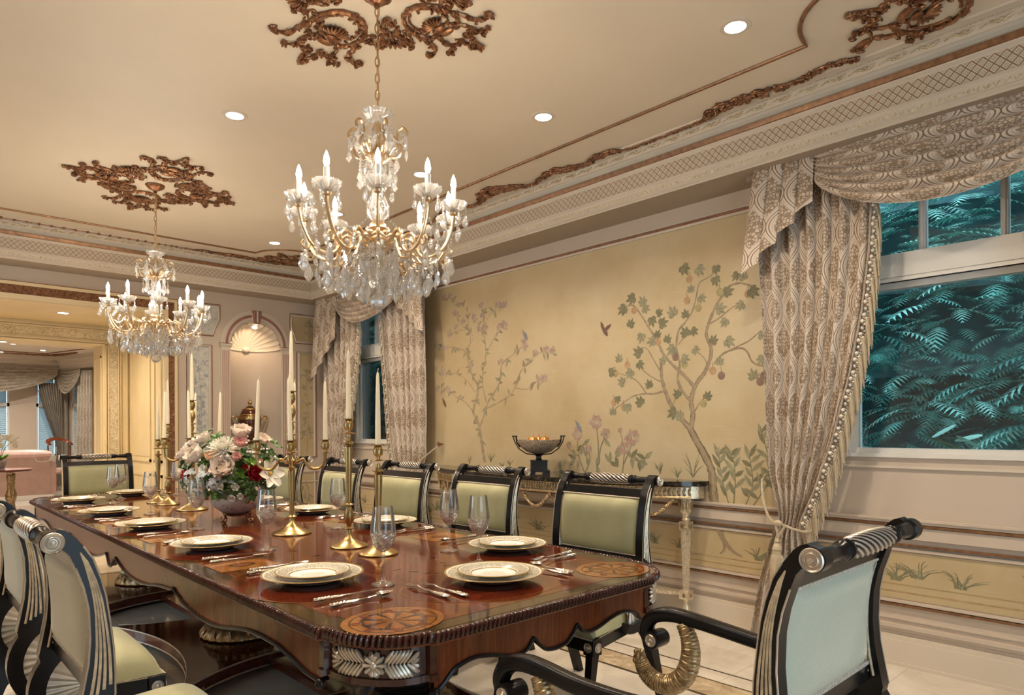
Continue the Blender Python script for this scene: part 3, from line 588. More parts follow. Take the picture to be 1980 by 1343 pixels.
def unit_ribbon(mb, P, D, N_, mi=0):
    # an acanthus twist of the ribbon moulding at P; D along, N_ outward (room side)
    X = Vector(D); Y = Vector(N_); Z = X.cross(Y); B = Matrix((( *X, 0), (*Y, 0), (*Z, 0), (0, 0, 0, 1))).transposed()
    for dx, dz, a, l, w in ((-.028, .004, .5, .022, .007), (-.012, -.004, .3, .016, .008), (.002, .004, -.2, .014, .009), (.016, -.003, -.35, .016, .008), (.032, .003, -.5, .020, .006)):
        mb.ball(P, 1, 6, 4, mi, T(0, 0, 0) @ B @ T(dx, .006, dz) @ RY(a) @ S3(l, .008, w))
    mb.tube([P+X*.045, P+X*.055+Z*.008+Y*.006, P+X*.07+Y*.008, P+X*.085-Z*.006+Y*.006], .0035, 5, mi)
mb = MB(); mg = MB()
y = -.6
while y < 7.47: mb.ball((XW-.408, y, 3.184), .0042, 6, 4); y += .0118
x = -.9
while x < 3.71: mb.ball((x, YE-.408, 3.184), .0042, 6, 4); x += .0118
y = -.3
while y < 7.4: unit_ribbon(mg, Vector((XW-.386, y, 3.164)), (0, 1, 0), (-1, 0, 0)); y += .145
x = -.8
while x < 3.65: unit_ribbon(mg, Vector((x, YE-.386, 3.164)), (1, 0, 0), (0, -1, 0)); x += .145
y = -.3; k = 0
while y < 7.5:
    mg.ball((XW-.320, y, 2.913), (.008, .012, .019), 6, 4, 0, RX(.5)); mg.ball((XW-.322, y+.020, 2.910), (.006, .004, .017), 5, 4, 0, RX(-.5)); y += .040
x = -.8
while x < 3.78:
    mg.ball((x, YE-.320, 2.913), (.012, .008, .019), 6, 4, 0, RY(.5)); mg.ball((x+.020, YE-.322, 2.910), (.004, .006, .017), 5, 4, 0, RY(-.5)); x += .040
mb.build('bead_and_leaf_moulding', 'trim_paint', c1); mg.build('ribbon_moulding', 'carved_cream', c1)
# ---------------------------------------------------------------- carved ornament on the ceiling
def scroll_path(pts, n=7): return spline([(a, b, 0) for a, b in pts], n)
def carve(mb, pts, r0, r1, leaves=0, mi=0, z=0, seed=0, size=1.0):
    P = scroll_path(pts); n = len(P); rs = [(r0+(r1-r0)*i/(n-1))*(1+.15*sin(i*1.1)) for i in range(n)]
    mb.tube([(p.x, p.y, z-rs[i]*.6) for i, p in enumerate(P)], rs, 7, mi)
    for k in range(int(leaves*1.8)):
        i = random.randrange(n); p = P[i]; d = (P[min(n-1, i+1)]-P[max(0, i-1)]).normalized(); a = atan2(d.y, d.x)+random.uniform(-1.2, 1.2)
        s_ = size*random.uniform(.006, .014); q = random.uniform(-.016, .016)*size
        mb.ball((p.x-d.y*q, p.y+d.x*q, z-.006-random.random()*.012), 1, 6, 4, mi, RZ(a) @ RY(random.uniform(-.5, .5)) @ S3(s_*1.5, s_*.65, s_*.8))
def curl(cx, cy, r, a0, a1, sgn=1, n=6):
    return [(cx+r*(1-.8*k/n)*cos(a0+(a1-a0)*k/n), cy+sgn*r*(1-.8*k/n)*sin(a0+(a1-a0)*k/n)) for k in range(n+1)]
def lobe_mesh(sc=1.0):
    mb = MB()
    for s_ in (1, -1):
        f = lambda l: [(a*sc, b*s_*sc) for a, b in l]
        carve(mb, f([(.17, 0), (.18, .05), (.215, .09), (.27, .118), (.33, .12), (.385, .10), (.40, .065), (.38, .045), (.355, .055)]), .013, .009, 10)
        carve(mb, f([(.20, .03), (.225, .065), (.27, .09), (.32, .092), (.345, .07)]), .007, .005, 4)
        carve(mb, f([(.33, .12), (.39, .145), (.44, .15), (.475, .185), (.48, .225), (.46, .235), (.45, .215)]), .011, .008, 12)
        carve(mb, f([(.40, .065), (.44, .085), (.49, .09), (.515, .06), (.505, .03), (.485, .04)]), .010, .007, 10)
        carve(mb, f([(.50, .09), (.53, .10), (.545, .13), (.525, .14)]), .007, .005, 6)
        carve(mb, f([(.50, .03), (.55, .025), (.60, .012), (.64, .0)]), .010, .005, 8)
        carve(mb, f([(.27, .118), (.25, .15), (.275, .165), (.30, .15)]), .007, .005, 5)
    for k in range(9):      # the shell in the middle
        a = (k-4)*.30; mb.ball((.335*sc+.035*sc*cos(a+pi), .035*sc*sin(a+pi)*1.2, -.014), 1, 6, 4, 0, RZ(a+pi) @ S3(.036*sc, .008*sc, .012))
    mb.ball((.355*sc, 0, -.016), (.022*sc, .03*sc, .016), 8, 5); mb.ball((.405*sc, 0, -.012), (.02*sc, .045*sc, .014), 8, 5)
    return mb
def shell_mesh():
    mb = MB()
    for s_ in (1, -1):
        carve(mb, [(.17, 0), (.21, .02*s_), (.25, .035*s_), (.29, .03*s_)], .009, .007, 10); carve(mb, [(.29, .03*s_), (.33, .06*s_), (.37, .085*s_), (.40, .08*s_), (.395, .06*s_)], .008, .006, 8)
    for k in range(9): a = (k-4)*.28; mb.ball((.32+.055*cos(a), .055*sin(a)*1.3, -.012), 1, 6, 4, 0, RZ(a) @ S3(.034, .010, .012))
    for k in range(16): mb.ball((random.uniform(.18, .34), random.gauss(0, .018), -.012), 1, 6, 4, 0, RZ(random.random()*6) @ S3(.016, .008, .010))
    return mb
random.seed(21)
LOBE = lobe_mesh().build('scroll_lobe', 'bronze_leaf'); SHELL = shell_mesh().build('shell_sprig', 'bronze_leaf')
def medallion(x, y, label, keep=False):
    r = thing('ceiling_medallion', label, 'ceiling ornament', (x, y, ZC), 0, 'carved medallions round the chandeliers')
    for k in range(4):
        for src, off in ((LOBE, 0), (SHELL, pi/4)):
            o = src.copy(); COL.objects.link(o); o.parent = r; o.rotation_euler = (0, 0, k*pi/2+off); o.location = (0, 0, 0)
            if src is LOBE and k % 2: o.scale = (1.15, 1, 1)
            if src is LOBE and k % 2 == 0: o.scale = (.95, 1, 1)
    return r
medallion(1.59, 2.535, 'bronze carved scroll medallion on the ceiling above the nearer, larger-looking chandelier')
medallion(1.58, 5.69, 'bronze carved scroll medallion on the ceiling above the farther chandelier')
def corner_piece(x, y, ang, label):
    r = thing('ceiling_corner_ornament', label, 'ceiling ornament', (x, y, ZC), ang, 'carved corner pieces of the ceiling')
    o = LOBE.copy(); COL.objects.link(o); o.parent = r; o.scale = (1.12, 1.25, 1); return r
corner_piece(3.74, .70, radians(135), 'bronze carved scroll ornament in the ceiling corner above the patterned swag curtain')
corner_piece(3.66, 7.50, radians(-135), 'bronze carved scroll ornament in the far ceiling corner behind the nearer chandelier')
bpy.data.objects.remove(LOBE); bpy.data.objects.remove(SHELL)
def garland(pts, label, thick, seed, loc=(0, 0, ZC)):
    random.seed(seed); mb = MB(); P = spline([(a, b, 0) for a, b, t in pts], 10); n = len(P)
    ts = [pts[min(len(pts)-1, int(i/10))][2]*(1-(i % 10)/10)+pts[min(len(pts)-1, int(i/10)+1)][2]*((i % 10)/10) for i in range(n)]
    L = [0]
    for a, b in zip(P, P[1:]): L.append(L[-1]+(b-a).length)
    for s_ in (1, -1): 
        pp = []
        for i, p in enumerate(P):
            d = (P[min(n-1, i+1)]-P[max(0, i-1)]).normalized(); w = ts[i]*sin(L[i]*26)*s_; pp.append((p.x-d.y*w, p.y+d.x*w, -.008))
        mb.tube(pp, [.005+.10*t for t in ts], 6)
    for k in range(int(L[-1]*230)):
        q = random.random()*L[-1]; i = min(n-1, next(j for j, l in enumerate(L) if l >= q)); p = P[i]; d = (P[min(n-1, i+1)]-P[max(0, i-1)]).normalized(); w = random.uniform(-1.25, 1.25)*(ts[i]+.006)
        s_ = .008+.20*ts[i]; mb.ball((p.x-d.y*w, p.y+d.x*w, -.006-random.random()*.01), 1, 6, 4, 0, RZ(atan2(d.y, d.x)+random.uniform(-.9, .9)) @ S3(s_*1.5, s_*.6, s_*.7))
    return tag(mb.build('ceiling_garland', 'bronze_leaf', None, loc), label, 'ceiling ornament', 'carved leaf garlands along the cornice')
garland([(3.66, 1.30, .010), (3.62, 1.45, .014), (3.66, 1.62, .012), (3.635, 1.80, .030), (3.62, 2.0, .034), (3.64, 2.12, .028), (3.69, 2.22, .008), (3.705, 2.5, .004), (3.70, 2.78, .006), (3.65, 2.90, .022), (3.65, 3.02, .026), (3.69, 3.15, .012), (3.66, 3.3, .030), (3.62, 3.42, .032), (3.66, 3.56, .014), (3.69, 3.72, .010), (3.61, 3.88, .038), (3.56, 4.02, .055), (3.60, 4.18, .04)], 'long bronze leaf garland carved along the ceiling edge above the mural wall', .02, 3)
garland([(3.60, 4.18, .03), (3.68, 4.35, .010), (3.62, 4.7, .028), (3.70, 5.0, .008), (3.70, 5.6, .005), (3.64, 5.9, .024), (3.66, 6.5, .012), (3.62, 6.85, .03), (3.62, 7.1, .03)], 'bronze leaf garland on the ceiling edge hidden partly behind the nearer chandelier', .02, 4)
garland([(3.35, 7.40, .03), (3.22, 7.42, .028), (3.08, 7.41, .018), (2.9, 7.39, .026), (2.78, 7.40, .030), (2.62, 7.42, .012), (2.50, 7.40, .022), (2.42, 7.425, .006), (1.9, 7.43, .004), (1.0, 7.43, .004), (.1, 7.43, .004), (-.4, 7.43, .004)], 'bronze leaf garland along the far ceiling edge above the arched niche', .02, 5)
# gold bead line framing the ceiling field, with notched corners
ring = []
for cx, cy, a0 in ((3.353, 1.05, pi/2), (-.17, 1.05, 0), (-.17, 7.14, -pi/2), (3.353, 7.14, pi)):
    ring += [(cx+.385*cos(a0+pi/2*k/12), cy+.385*sin(a0+pi/2*k/12)) for k in range(13)]
mb = MB()
mb.tube([(p[0], p[1], ZC-.004) for p in ring], .011, 8, 0, closed=True)
struct(mb.build('trim_6', 'copper_trim'))
# recessed downlights
DL_LAB = {(2.955, 1.60): 'recessed round downlight nearest the top edge, beside the curved gold ceiling line', (2.955, 2.857): 'recessed round downlight right of the nearer chandelier, second along the mural wall', (2.955, 4.12): 'recessed round downlight seen just between the nearer chandelier bulbs', (2.955, 6.645): 'recessed round downlight nearest the far end wall, left of the nearer chandelier', (1.58, 4.10): 'recessed round downlight in the ceiling centre between the two chandeliers'}
def downlight(x, y, z, lab, grp='recessed ceiling downlights', s_=1.0):
    r = thing('recessed_downlight', lab, 'ceiling light', (x, y, z), 0, grp)
    mb = MB(); mb.lathe([(.048*s_, -.002), (.05*s_, -.005), (.07*s_, -.004), (.074*s_, 0), (.074*s_, .002)], 32); mb.build('trim_ring', 'trim_paint', r)
    mb = MB(); mb.lathe([(.0001, -.0035), (.05*s_, -.0035), (.05*s_, 0)], 24); mb.build('lens', 'downlight_glow', r, smooth=0)
for (x, y) in DOWN:
    downlight(x, y, ZC, DL_LAB.get((x, y), 'recessed round downlight in the dining room ceiling outside the picture'))
# ---------------------------------------------------------------- end wall with niche, panelled passage, lounge beyond
XC, NR, ZS, ZN = 3.268, .302, 2.262, 1.12     # niche centre, radius, spring height, shelf height
OPX = 2.27
mb = MB()
mb.box((OPX, YE, 0), (XW, YE+.02, ZN)); mb.box((OPX, YE, ZN), (XC-NR, YE+.02, ZS)); mb.box((XC+NR, YE, ZN), (XW, YE+.02, ZS))
arc = [(XC-NR*cos(pi*k/28), ZS+NR*sin(pi*k/28)) for k in range(29)]
mb.prism([(OPX, ZS)]+arc+[(XW, ZS), (XW, ZC), (OPX, ZC)], 0, .02, 0, Matrix(((1, 0, 0, 0), (0, 0, 1, YE), (0, 1, 0, 0), (0, 0, 0, 1))))
mb.box((XL, YE, 2.55), (OPX, YE+.02, ZC)); mb.box((XL, YE, 0), (-.62, YE+.02, 2.55))
mb.box((OPX+.02, YE+.02, 0), (XW+.2, YE+.06, .02))
we = struct(mb.build('wall_end', 'wall_paint', smooth=0))
mb = MB()
mb.grid(lambda u, v: (XC-NR*cos(pi*u), YE+.01+NR*sin(pi*u), ZN+(ZS-ZN)*v), 28, 1); mb.build('niche_back', 'wall_paint', we)
mb = MB(); mb.prism([(XC-NR*cos(pi*k/20), YE+.01+NR*sin(pi*k/20)) for k in range(21)], ZN-.03, ZN); mb.build('niche_shelf', 'trim_paint', we, smooth=0)
def shellpt(u, v):
    ph = pi*u; t = (pi/2)*(.06+.94*v); q = NR*(1-.085*(1-abs(sin(ph*13))**.6)*(v**.5))*(1.0 if v < .97 else 1.0)
    e = .012*abs(sin(ph*15))*(1 if v > .985 else 0)
    return (XC-(q+e)*sin(t)*cos(ph), YE+.012+NR*cos(t), ZS+(q+e)*sin(t)*sin(ph))
mb = MB(); mb.grid(lambda u, v: (XC-(NR+.012)*sin(pi/2*v)*cos(pi*u), YE+.004+(NR+.012)*cos(pi/2*v), ZS+(NR+.012)*sin(pi/2*v)*sin(pi*u)), 30, 10); mb.build('niche_vault', 'wall_paint', we)
mb = MB(); mb.grid(shellpt, 150, 18); mb.ball((XC, YE+NR-.01, ZS+.01), (.05, .02, .035), 12, 6)
mb.box((XC-NR, YE+NR*.0+.012, ZS-.012), (XC-NR+.02, YE+.1, ZS)); mb.build('shell_hood', 'trim_paint', we, smooth=60)
mb = MB(); mb.tube([(XC-(NR+.004)*cos(pi*k/24), YE+.008+(NR-.004)*sin(pi*k/24), ZS-.006) for k in range(25)], .010, 6); mb.build('niche_moulding', 'trim_paint', we)
def arch(r, y, w, d, name, mat):
    mb = MB()
    for k in range(32):
        a0, a1 = pi*k/32, pi*(k+1)/32; vs = []
        for a in (a0, a1):
            for rr in (r, r+w):
                for yy in (YE, YE-d): vs.append((XC-rr*cos(a), yy, ZS+.03+rr*sin(a)))
        mb.add(vs, [(1, 3, 7, 5), (0, 1, 5, 4), (2, 6, 7, 3)])
    return mb.build(name, mat, we)
arch(NR+.002, 0, .024, .018, 'arch_moulding', 'trim_paint'); arch(NR+.026, 0, .034, .010, 'arch_moulding', 'rose_flute'); arch(NR+.06, 0, .022, .022, 'arch_moulding', 'trim_paint'); arch(NR+.082, 0, .026, .012, 'arch_moulding', 'trim_paint')
for sx in (-1, 1):
    cx = XC+sx*(NR+.055); mb = MB(); mb.box((cx-.05, YE-.018, 0), (cx+.05, YE, ZS)); mb.build('pilaster', 'trim_paint', we, smooth=0)
    mb = MB()
    for k in range(4): x = cx-.032+k*.0215; mb.box((x-.0045, YE-.0195, .5), (x+.0045, YE-.018, ZS-.045))
    mb.build('pilaster_flutes', 'rose_flute', we, smooth=0)
    mb = MB(); mb.box((cx-.062, YE-.03, ZS), (cx+.062, YE, ZS+.012)); mb.box((cx-.07, YE-.038, ZS+.012), (cx+.07, YE, ZS+.026)); mb.build('pilaster_cap', 'trim_paint', we, smooth=0)
    mb = MB(); mb.box((cx-.072, YE-.040, ZS+.026), (cx+.072, YE, ZS+.032)); mb.build('cap_line', 'copper_line', we, smooth=0)
mb = MB()
for k, (a, b) in enumerate(((-.055, -.022), (-.018, .018), (.022, .055))):
    mb.add([(XC+a*.7, YE-.03, 2.55), (XC+b*.7, YE-.03, 2.55), (XC+b, YE-.045, 2.70), (XC+a, YE-.045, 2.70), (XC+a*.7, YE, 2.55), (XC+b*.7, YE, 2.55), (XC+b, YE, 2.70), (XC+a, YE, 2.70)], [(0, 1, 2, 3), (0, 3, 7, 4), (1, 5, 6, 2), (3, 2, 6, 7), (0, 4, 5, 1)], 1)
mb.box((XC-.052, YE-.028, 2.545), (XC+.052, YE, 2.705), 0); mb.tube([(XC, YE-.05, 2.56), (XC, YE-.052, 2.69)], .01, 8, 0)
mb.build('keystone', ['trim_paint', 'rose_flute'], we, smooth=0)
mb = MB(); mb.ball((XC+.005, YE+.05, 2.515), (.035, .02, .02), 8, 5); mb.build('niche_lamp_shade', 'bulb_dim', we)
def frame(x0, x1, z0, z1, arcside=0):
    """painted panel with raised moulding frame on the end wall; arcside cuts a concave corner beside the arch"""
    if arcside:
        R_ = .50; cx, cz = XC, ZS+.03
        def ap(r):
            out = []
            for k in range(9):
                z = z0+.0+(z1-z0)*k/8; dx = sqrt(max(0, r*r-(z-cz)**2)) if abs(z-cz) < r else 0
                out.append((cx+arcside*dx, z))
            return out
        A = ap(R_); xe = x1 if arcside > 0 else x0
        A = [(max(a, x0) if arcside > 0 else min(a, x1), z) for a, z in A]
        loop = A+[(xe, z1), (xe, z0)]
    else: loop = [(x0, z0), (x0, z1), (x1, z1), (x1, z0)]
    cxm = sum(p[0] for p in loop)/len(loop); czm = sum(p[1] for p in loop)/len(loop)
    mb = MB(); Q = Matrix(((1, 0, 0, 0), (0, 0, 1, 0), (0, 1, 0, 0), (0, 0, 0, 1)))
    mb.prism(loop, YE-.003, YE, 0, Q); mb.build('panel_ground', 'paint_pale_panel' if x1 < XC else 'mural_ground', we, smooth=0)
    mb = MB(); mb.tube([(a, YE-.006, b) for a, b in loop], .011, 6, 0, closed=True); mb.build('panel_moulding', 'trim_paint', we)
    mb = MB(); mb.tube([(cxm+(a-cxm)*(1+.03/max(.08, abs(x1-x0)/2)), YE-.003, czm+(b-czm)*(1+.022/((z1-z0)/2))) for a, b in loop], .005, 5, 0, closed=True); mb.build('panel_line', 'copper_line', we)
frame(2.525, 2.735, .98, 2.24); frame(2.525, 2.735, .36, .62); frame(3.80, 4.0, .98, 2.24); frame(3.80, 4.0, .36, .78)
frame(3.70, 4.0, 2.385, 2.70, 1); frame(2.50, 2.84, 2.385, 2.70, -1)
class PaintE(Paint):
    def poly(s, pts, mi): s.k += 1; y = YE-.0035-.0000012*s.k; s.add([(a, y, b) for a, b in pts], [tuple(range(len(pts)))[::-1]], mi)
    def stroke(s, pts, w0, w1, mi, wob=.15):
        k0 = len(s.v); super().stroke(pts, w0, w1, mi, wob); y = YE-.0035-.0000012*s.k
        for i in range(k0, len(s.v)): v = s.v[i]; s.v[i] = (v[1], y, v[2])
PE = ['paint_silver_paint', 'paint_fig_leaf_pale', 'paint_bark_pale', 'paint_bloss']
pe = PaintE(); random.seed(9)
for x0, x1, z0, z1, c in ((2.545, 2.715, 1.02, 2.12, 0), (3.82, 3.98, 1.02, 2.12, 2), (3.88, 3.99, 2.42, 2.65, 2), (3.82, 3.98, .40, .7, 2)):
    xm = (x0+x1)/2; st = [(xm+.02*sin(t*4), z0+(z1-z0)*t) for t in (0, .2, .4, .6, .8, .97)]
    pe.stroke(st, .010, .004, c)
    for k in range(int((z1-z0)*28)):
        z = z0+(z1-z0)*random.uniform(.15, 1); a = (1 if k % 2 else -1); xx = xm+a*random.uniform(.01, (x1-x0)*.36)
        pe.stroke([(xm, z-.05), ((xm+xx)/2, z-.02), (xx, z)], .004, .002, c)
        for j in range(3): pe.leafshape((xx, z), random.uniform(0, 6.3), .042, .02, 0 if c == 0 else random.choice([1, 2, 3]))
pe.build('panel_painting', PE, we, smooth=0)
mb = MB()
for z0, z1 in ((.785, .81), (.66, .672), (.327, .34), (.205, .225)): mb.box((2.44, YE-.016, z0), (2.86, YE, z1)); mb.box((3.68, YE-.016, z0), (XW-.03, YE, z1))
mb.box((2.30, YE-.022, 0), (2.862, YE, .15)); mb.box((3.675, YE-.022, 0), (XW-.03, YE, .15)); struct(mb.build('trim_7', 'trim_paint', smooth=0))
# copper carved frame round the wide opening
mb = MB(); mb.box((2.300, YE-.03, 0), (2.362, YE, 2.60)); mb.box((-.72, YE-.03, 2.60), (2.362, YE, 2.685)); struct(mb.build('trim_8', 'carved_copper', smooth=0))
mb = MB(); mb.box((2.362, YE-.034, 0), (2.392, YE, 2.685)); mb.box((-.75, YE-.034, 2.685), (2.392, YE, 2.715)); mb.box((2.27, YE-.036, 0), (2.300, YE, 2.552)); mb.box((-.7, YE-.036, 2.552), (2.300, YE, 2.60)); struct(mb.build('trim_9', 'cream_gold_paint', smooth=0))
mb = MB(); mb.box((2.392, YE-.022, 0), (2.402, YE, 2.715)); mb.box((-.75, YE-.022, 2.715), (2.402, YE, 2.725)); struct(mb.build('trim_10', 'copper_line', smooth=0))
# passage
YP = 9.26; XJ = 1.985; ZP = 2.55; ZJ = 2.315; YF = 9.72
mb = MB(); mb.box((OPX, YE+.02, 0), (OPX+.12, YP+.02, ZP)); struct(mb.build('wall_passage_right', 'cream_gold_paint', smooth=0))
mb = MB(); mb.box((-.7, YE+.02, ZP), (OPX+.12, YP+.02, ZP+.08)); struct(mb.build('ceiling_passage', 'cream_gold_paint', smooth=0))
mb = MB(); mb.box((XJ, YP, 0), (OPX+.12, YF, ZJ)); mb.box((-.9, YP, ZJ), (OPX+.12, YF, ZC)); mb.box((-.9, YE+.02, 0), (-.7, YF, ZC)); struct(mb.build('wall_passage_end', 'cream_gold_paint', smooth=0))
mb = MB(); mb.box((2.045, YP-.022, 0), (2.14, YP, 2.388)); mb.box((-.7, YP-.022, 2.388), (2.14, YP, 2.482)); struct(mb.build('trim_11', 'carved_cream', smooth=0))
mb = MB()
for o, w in ((2.005, .014), (2.032, .012), (2.142, .012), (2.165, .008), (2.225, .02)): mb.box((o, YP-.03, 0), (o+w, YP, 2.33+o-1.985))
for z, w in ((2.32, .014), (2.347, .012), (2.484, .012), (2.51, .008)): mb.box((-.7, YP-.03, z), (2.25, YP, z+w))
for y0, y1 in ((7.95, 8.22), (8.36, 9.16)):      # raised panel frames on the reveal
    for z0, z1 in ((.95, 2.42), (.2, .82)):
        for a, b, c, d in ((y0, y0+.03, z0, z1), (y1-.03, y1, z0, z1), (y0, y1, z0, z0+.03), (y0, y1, z1-.03, z1)): mb.box((OPX-.016, a, c), (OPX, b, d))
        mb.box((OPX-.006, y0+.06, z0+.06), (OPX, y1-.06, z1-.06))
mb.box((OPX-.03, YE+.01, 0), (OPX, YP, .14)); mb.box((XJ-.012, YP+.06, .2), (XJ, YP+.08, 2.2)); mb.box((XJ-.012, YF-.1, .2), (XJ, YF-.08, 2.2)); mb.box((XJ-.012, YP+.06, 2.18), (XJ, YF-.08, 2.2))
struct(mb.build('trim_12', 'cream_gold_paint', smooth=0))
downlight(1.45, 8.45, ZP, 'recessed downlight in the panelled passage soffit, above the sofa end', 'passage downlights')
downlight(1.04, 9.5, ZJ, 'recessed downlight under the cream carved beam at the left edge', 'passage downlights')
# lounge
LX0, LX1, LY1, LZ = -2.2, 3.32, 19.0, 3.0
mb = MB(); mb.box((-2.6, 9.9, -.1), (5.2, 20, 0)); struct(mb.build('floor_lounge', 'floor_marble'))
mb = MB(); mb.box((-2.6, YF, LZ), (5.2, 20, LZ+.1)); struct(mb.build('ceiling_lounge', 'ceiling_paint'))
mb = MB(); mb.box((-2.7, YF, 0), (-2.6, 20, LZ)); mb.box((4.2, YF, 0), (4.3, 20, LZ)); mb.box((-2.7, YF-.02, 0), (-.9, YF, LZ)); mb.box((OPX+.1, YF-.02, 0), (4.3, YF, LZ)); struct(mb.build('wall_lounge_side', 'wall_paint', smooth=0))
wall_with_holes('wall_lounge_end', -2.6, LX1, 0, LZ, [(-1.7, -.6, .7, 2.55), (.1, 1.0, .7, 2.55), (1.35, 2.22, .7, 2.55), (2.72, 3.12, .7, 2.55)], LY1, 'X', .15, 'wall_paint')
# angled bay side from (3.32,19) to (4.2,16.3)
bay = Vector((4.2-3.32, 16.3-19.0, 0)); bl = bay.length; ba = atan2(bay.y, bay.x)
def baybox(mb, a0, a1, d0, d1, z0, z1): mb.box((a0, d0, z0), (a1, d1, z1), 0, T(3.32, 19.0, 0) @ RZ(ba))
mb = MB(); baybox(mb, 0, .2, -.0, .15, 0, LZ); baybox(mb, .2, .75, 0, .15, 0, .7); baybox(mb, .2, .75, 0, .15, 2.6, LZ); baybox(mb, .75, bl, 0, .15, 0, LZ)
struct(mb.build('wall_lounge_bay', 'wall_paint', smooth=0))
mb = MB(); mb.box((-2.6, 18.72, 2.72), (LX1+.05, 19, 2.80)); mb.box((-2.6, 18.66, 2.80), (LX1+.02, 19, 2.9)); mb.box((-2.6, 18.55, 2.9), (LX1, 19, 3.0)); baybox(mb, 0, bl, -.28, 0, 2.72, 2.80); baybox(mb, 0, bl, -.34, 0, 2.80, 2.9); baybox(mb, 0, bl, -.45, 0, 2.9, 3.0)
struct(mb.build('trim_13', 'trim_paint', smooth=0))
mb = MB(); mb.tube([(-2, 17.9, LZ-.01), (2.75, 17.9, LZ-.01), (3.3, 15.8, LZ-.01), (3.3, 10.5, LZ-.01)], .014, 6); struct(mb.build('trim_14', 'copper_line'))
garland([(1.2, 18.30, .01), (1.9, 18.3, .02), (2.4, 18.3, .04), (2.75, 18.25, .07), (2.95, 18.1, .08), (3.1, 17.6, .05), (3.2, 17.2, .02)], 'bronze leaf garland in the ceiling corner of the lounge beyond the opening', .03, 8, (0, 0, LZ))
garland([(2.9, 16.2, .04), (3.05, 15.9, .09), (3.2, 15.5, .11), (3.3, 15.1, .06), (3.35, 14.6, .03)], 'bronze scroll ornament on the lounge ceiling nearest the cream jamb', .03, 9, (0, 0, LZ))
mb = MB(); mb.box((-2.6, 18.9, 0), (LX1, 19, .12)); struct(mb.build('trim_15', 'trim_paint', smooth=0))
def farwin(n, x0, x1, M_=None):
    r = struct(thing('window_%d' % n, None, None)); mb = MB(); z0, z1 = .7, 2.55; y = 19.05
    for a, b, c, d in ((x0, x0+.04, z0, z1), (x1-.04, x1, z0, z1), (x0, x1, z0, z0+.05), (x0, x1, z1-.05, z1), (x0, x1, 1.85, 1.93)): mb.box((a, y-.04, c), (b, y+.04, d), 0, M_)
    mb.build('window_frame', 'window_white', r, smooth=0); mb = MB(); mb.box((x0, y+.05, z0), (x1, y+.056, z1), 0, M_); mb.build('glass_pane', 'window_glass', r, smooth=0)
    mb = MB(); z = z0+.04
    while z < z1-.06: mb.add([(x0+.05, y-.02, z), (x1-.05, y-.02, z), (x1-.05, y+.012, z+.05), (x0+.05, y+.012, z+.05)], [(0, 1, 2, 3)], 0, M_); z += .046
    b = mb.build('window_blind', 'blind', r, smooth=0)
farwin(6, 1.35, 2.22); farwin(7, 2.72, 3.12); farwin(8, .1, 1.0); farwin(9, -1.7, -.6)
farwin(10, .2, .75, T(3.32, 19.0, 0) @ RZ(ba) @ T(0, -19.05+.06, 0))
for k, (x, y) in enumerate(((1.978, 16.35), (2.616, 15.42), (2.598, 17.285), (2.60, 18.6), (1.976, 18.2), (3.504, 17.2))):
    downlight(x, y, LZ, ['lounge ceiling downlight, upper left one of the small cluster', 'lounge ceiling downlight nearest the cream beam, right of the others', 'lounge ceiling downlight in the middle row of the cluster', 'lounge ceiling downlight nearest the swag curtain over the bay', 'lounge ceiling downlight cut by the left picture edge', 'lounge ceiling downlight beside the carved jamb, over the right-hand swag'][k], 'lounge ceiling downlights', 1.0)
# pink sofa seen from behind
r = thing('sofa', 'pale pink sofa seen from the back in the lounge beyond the opening', 'sofa', (1.45, 15.45, 0))
mb = MB(); mb.box((-.9, 0, .09), (.98, .14, .83)); mb.build('back', 'pink_velvet', r, smooth=0)
mb = MB(); mb.box((-.92, -.005, .0), (1.0, 1.0, .09)); mb.build('skirt', 'white_skirt', r, smooth=0)
mb = MB(); mb.grid(lambda u, v: (-.55+1.55*u, .07-.13*cos(pi*2*v), .86+.085*sin(pi*2*v)*(1-.5*(2*u-1)**8)), 40, 14); mb.build('roll_cushion', 'pink_satin', r)
mb = MB(); mb.box((-.9, .14, .09), (.98, .95, .45)); mb.box((.982, .012, .09), (1.08, .95, .62)); mb.tube([(1.0, .03, .64), (1.0, .92, .64)], .085, 12); mb.build('arm', 'pink_velvet', r)
mb = MB(); mb.tube([(.72, -.004, .84), (.76, -.008, .73), (.86, -.008, .71), (.96, -.006, .73), (1.0, -.004, .84)], .006, 5); mb.tube([(-.9, -.004, .83), (.98, -.004, .83)], .006, 5); mb.build('piping', 'white_skirt', r)
# wooden armchair behind the sofa
r = thing('lounge_chair', 'round-backed mahogany chair showing above the pink sofa', 'chair', (2.92, 17.4, 0), radians(15))
mb = MB(); mb.tube([(.22*cos(a), .2*sin(a), .90+.22*abs(cos(a*.5-pi/4))**2) for a in [pi*1.1*k/12-.15 for k in range(13)]], [.035+.025*sin(pi*k/12) for k in range(13)], 8, 0, flat=.4); mb.build('backrest', 'mahogany', r)
mb = MB(); mb.lathe([(.22, .38), (.25, .42), (.24, .48), (.0001, .50)], 20); mb.build('seat', 'pink_velvet', r)
for a in range(4): mb = MB(); mb.tube([(.18*cos(a*pi/2+.78), .18*sin(a*pi/2+.78), .40), (.2*cos(a*pi/2+.78), .2*sin(a*pi/2+.78), 0)], [.02, .012], 8); mb.build('leg', 'mahogany', r)
mb = MB()
for s_ in (-1, 1): mb.tube([(s_*.21, .02, .42), (s_*.22, .05, .98)], .015, 6)
mb.build('back_post', 'mahogany', r)
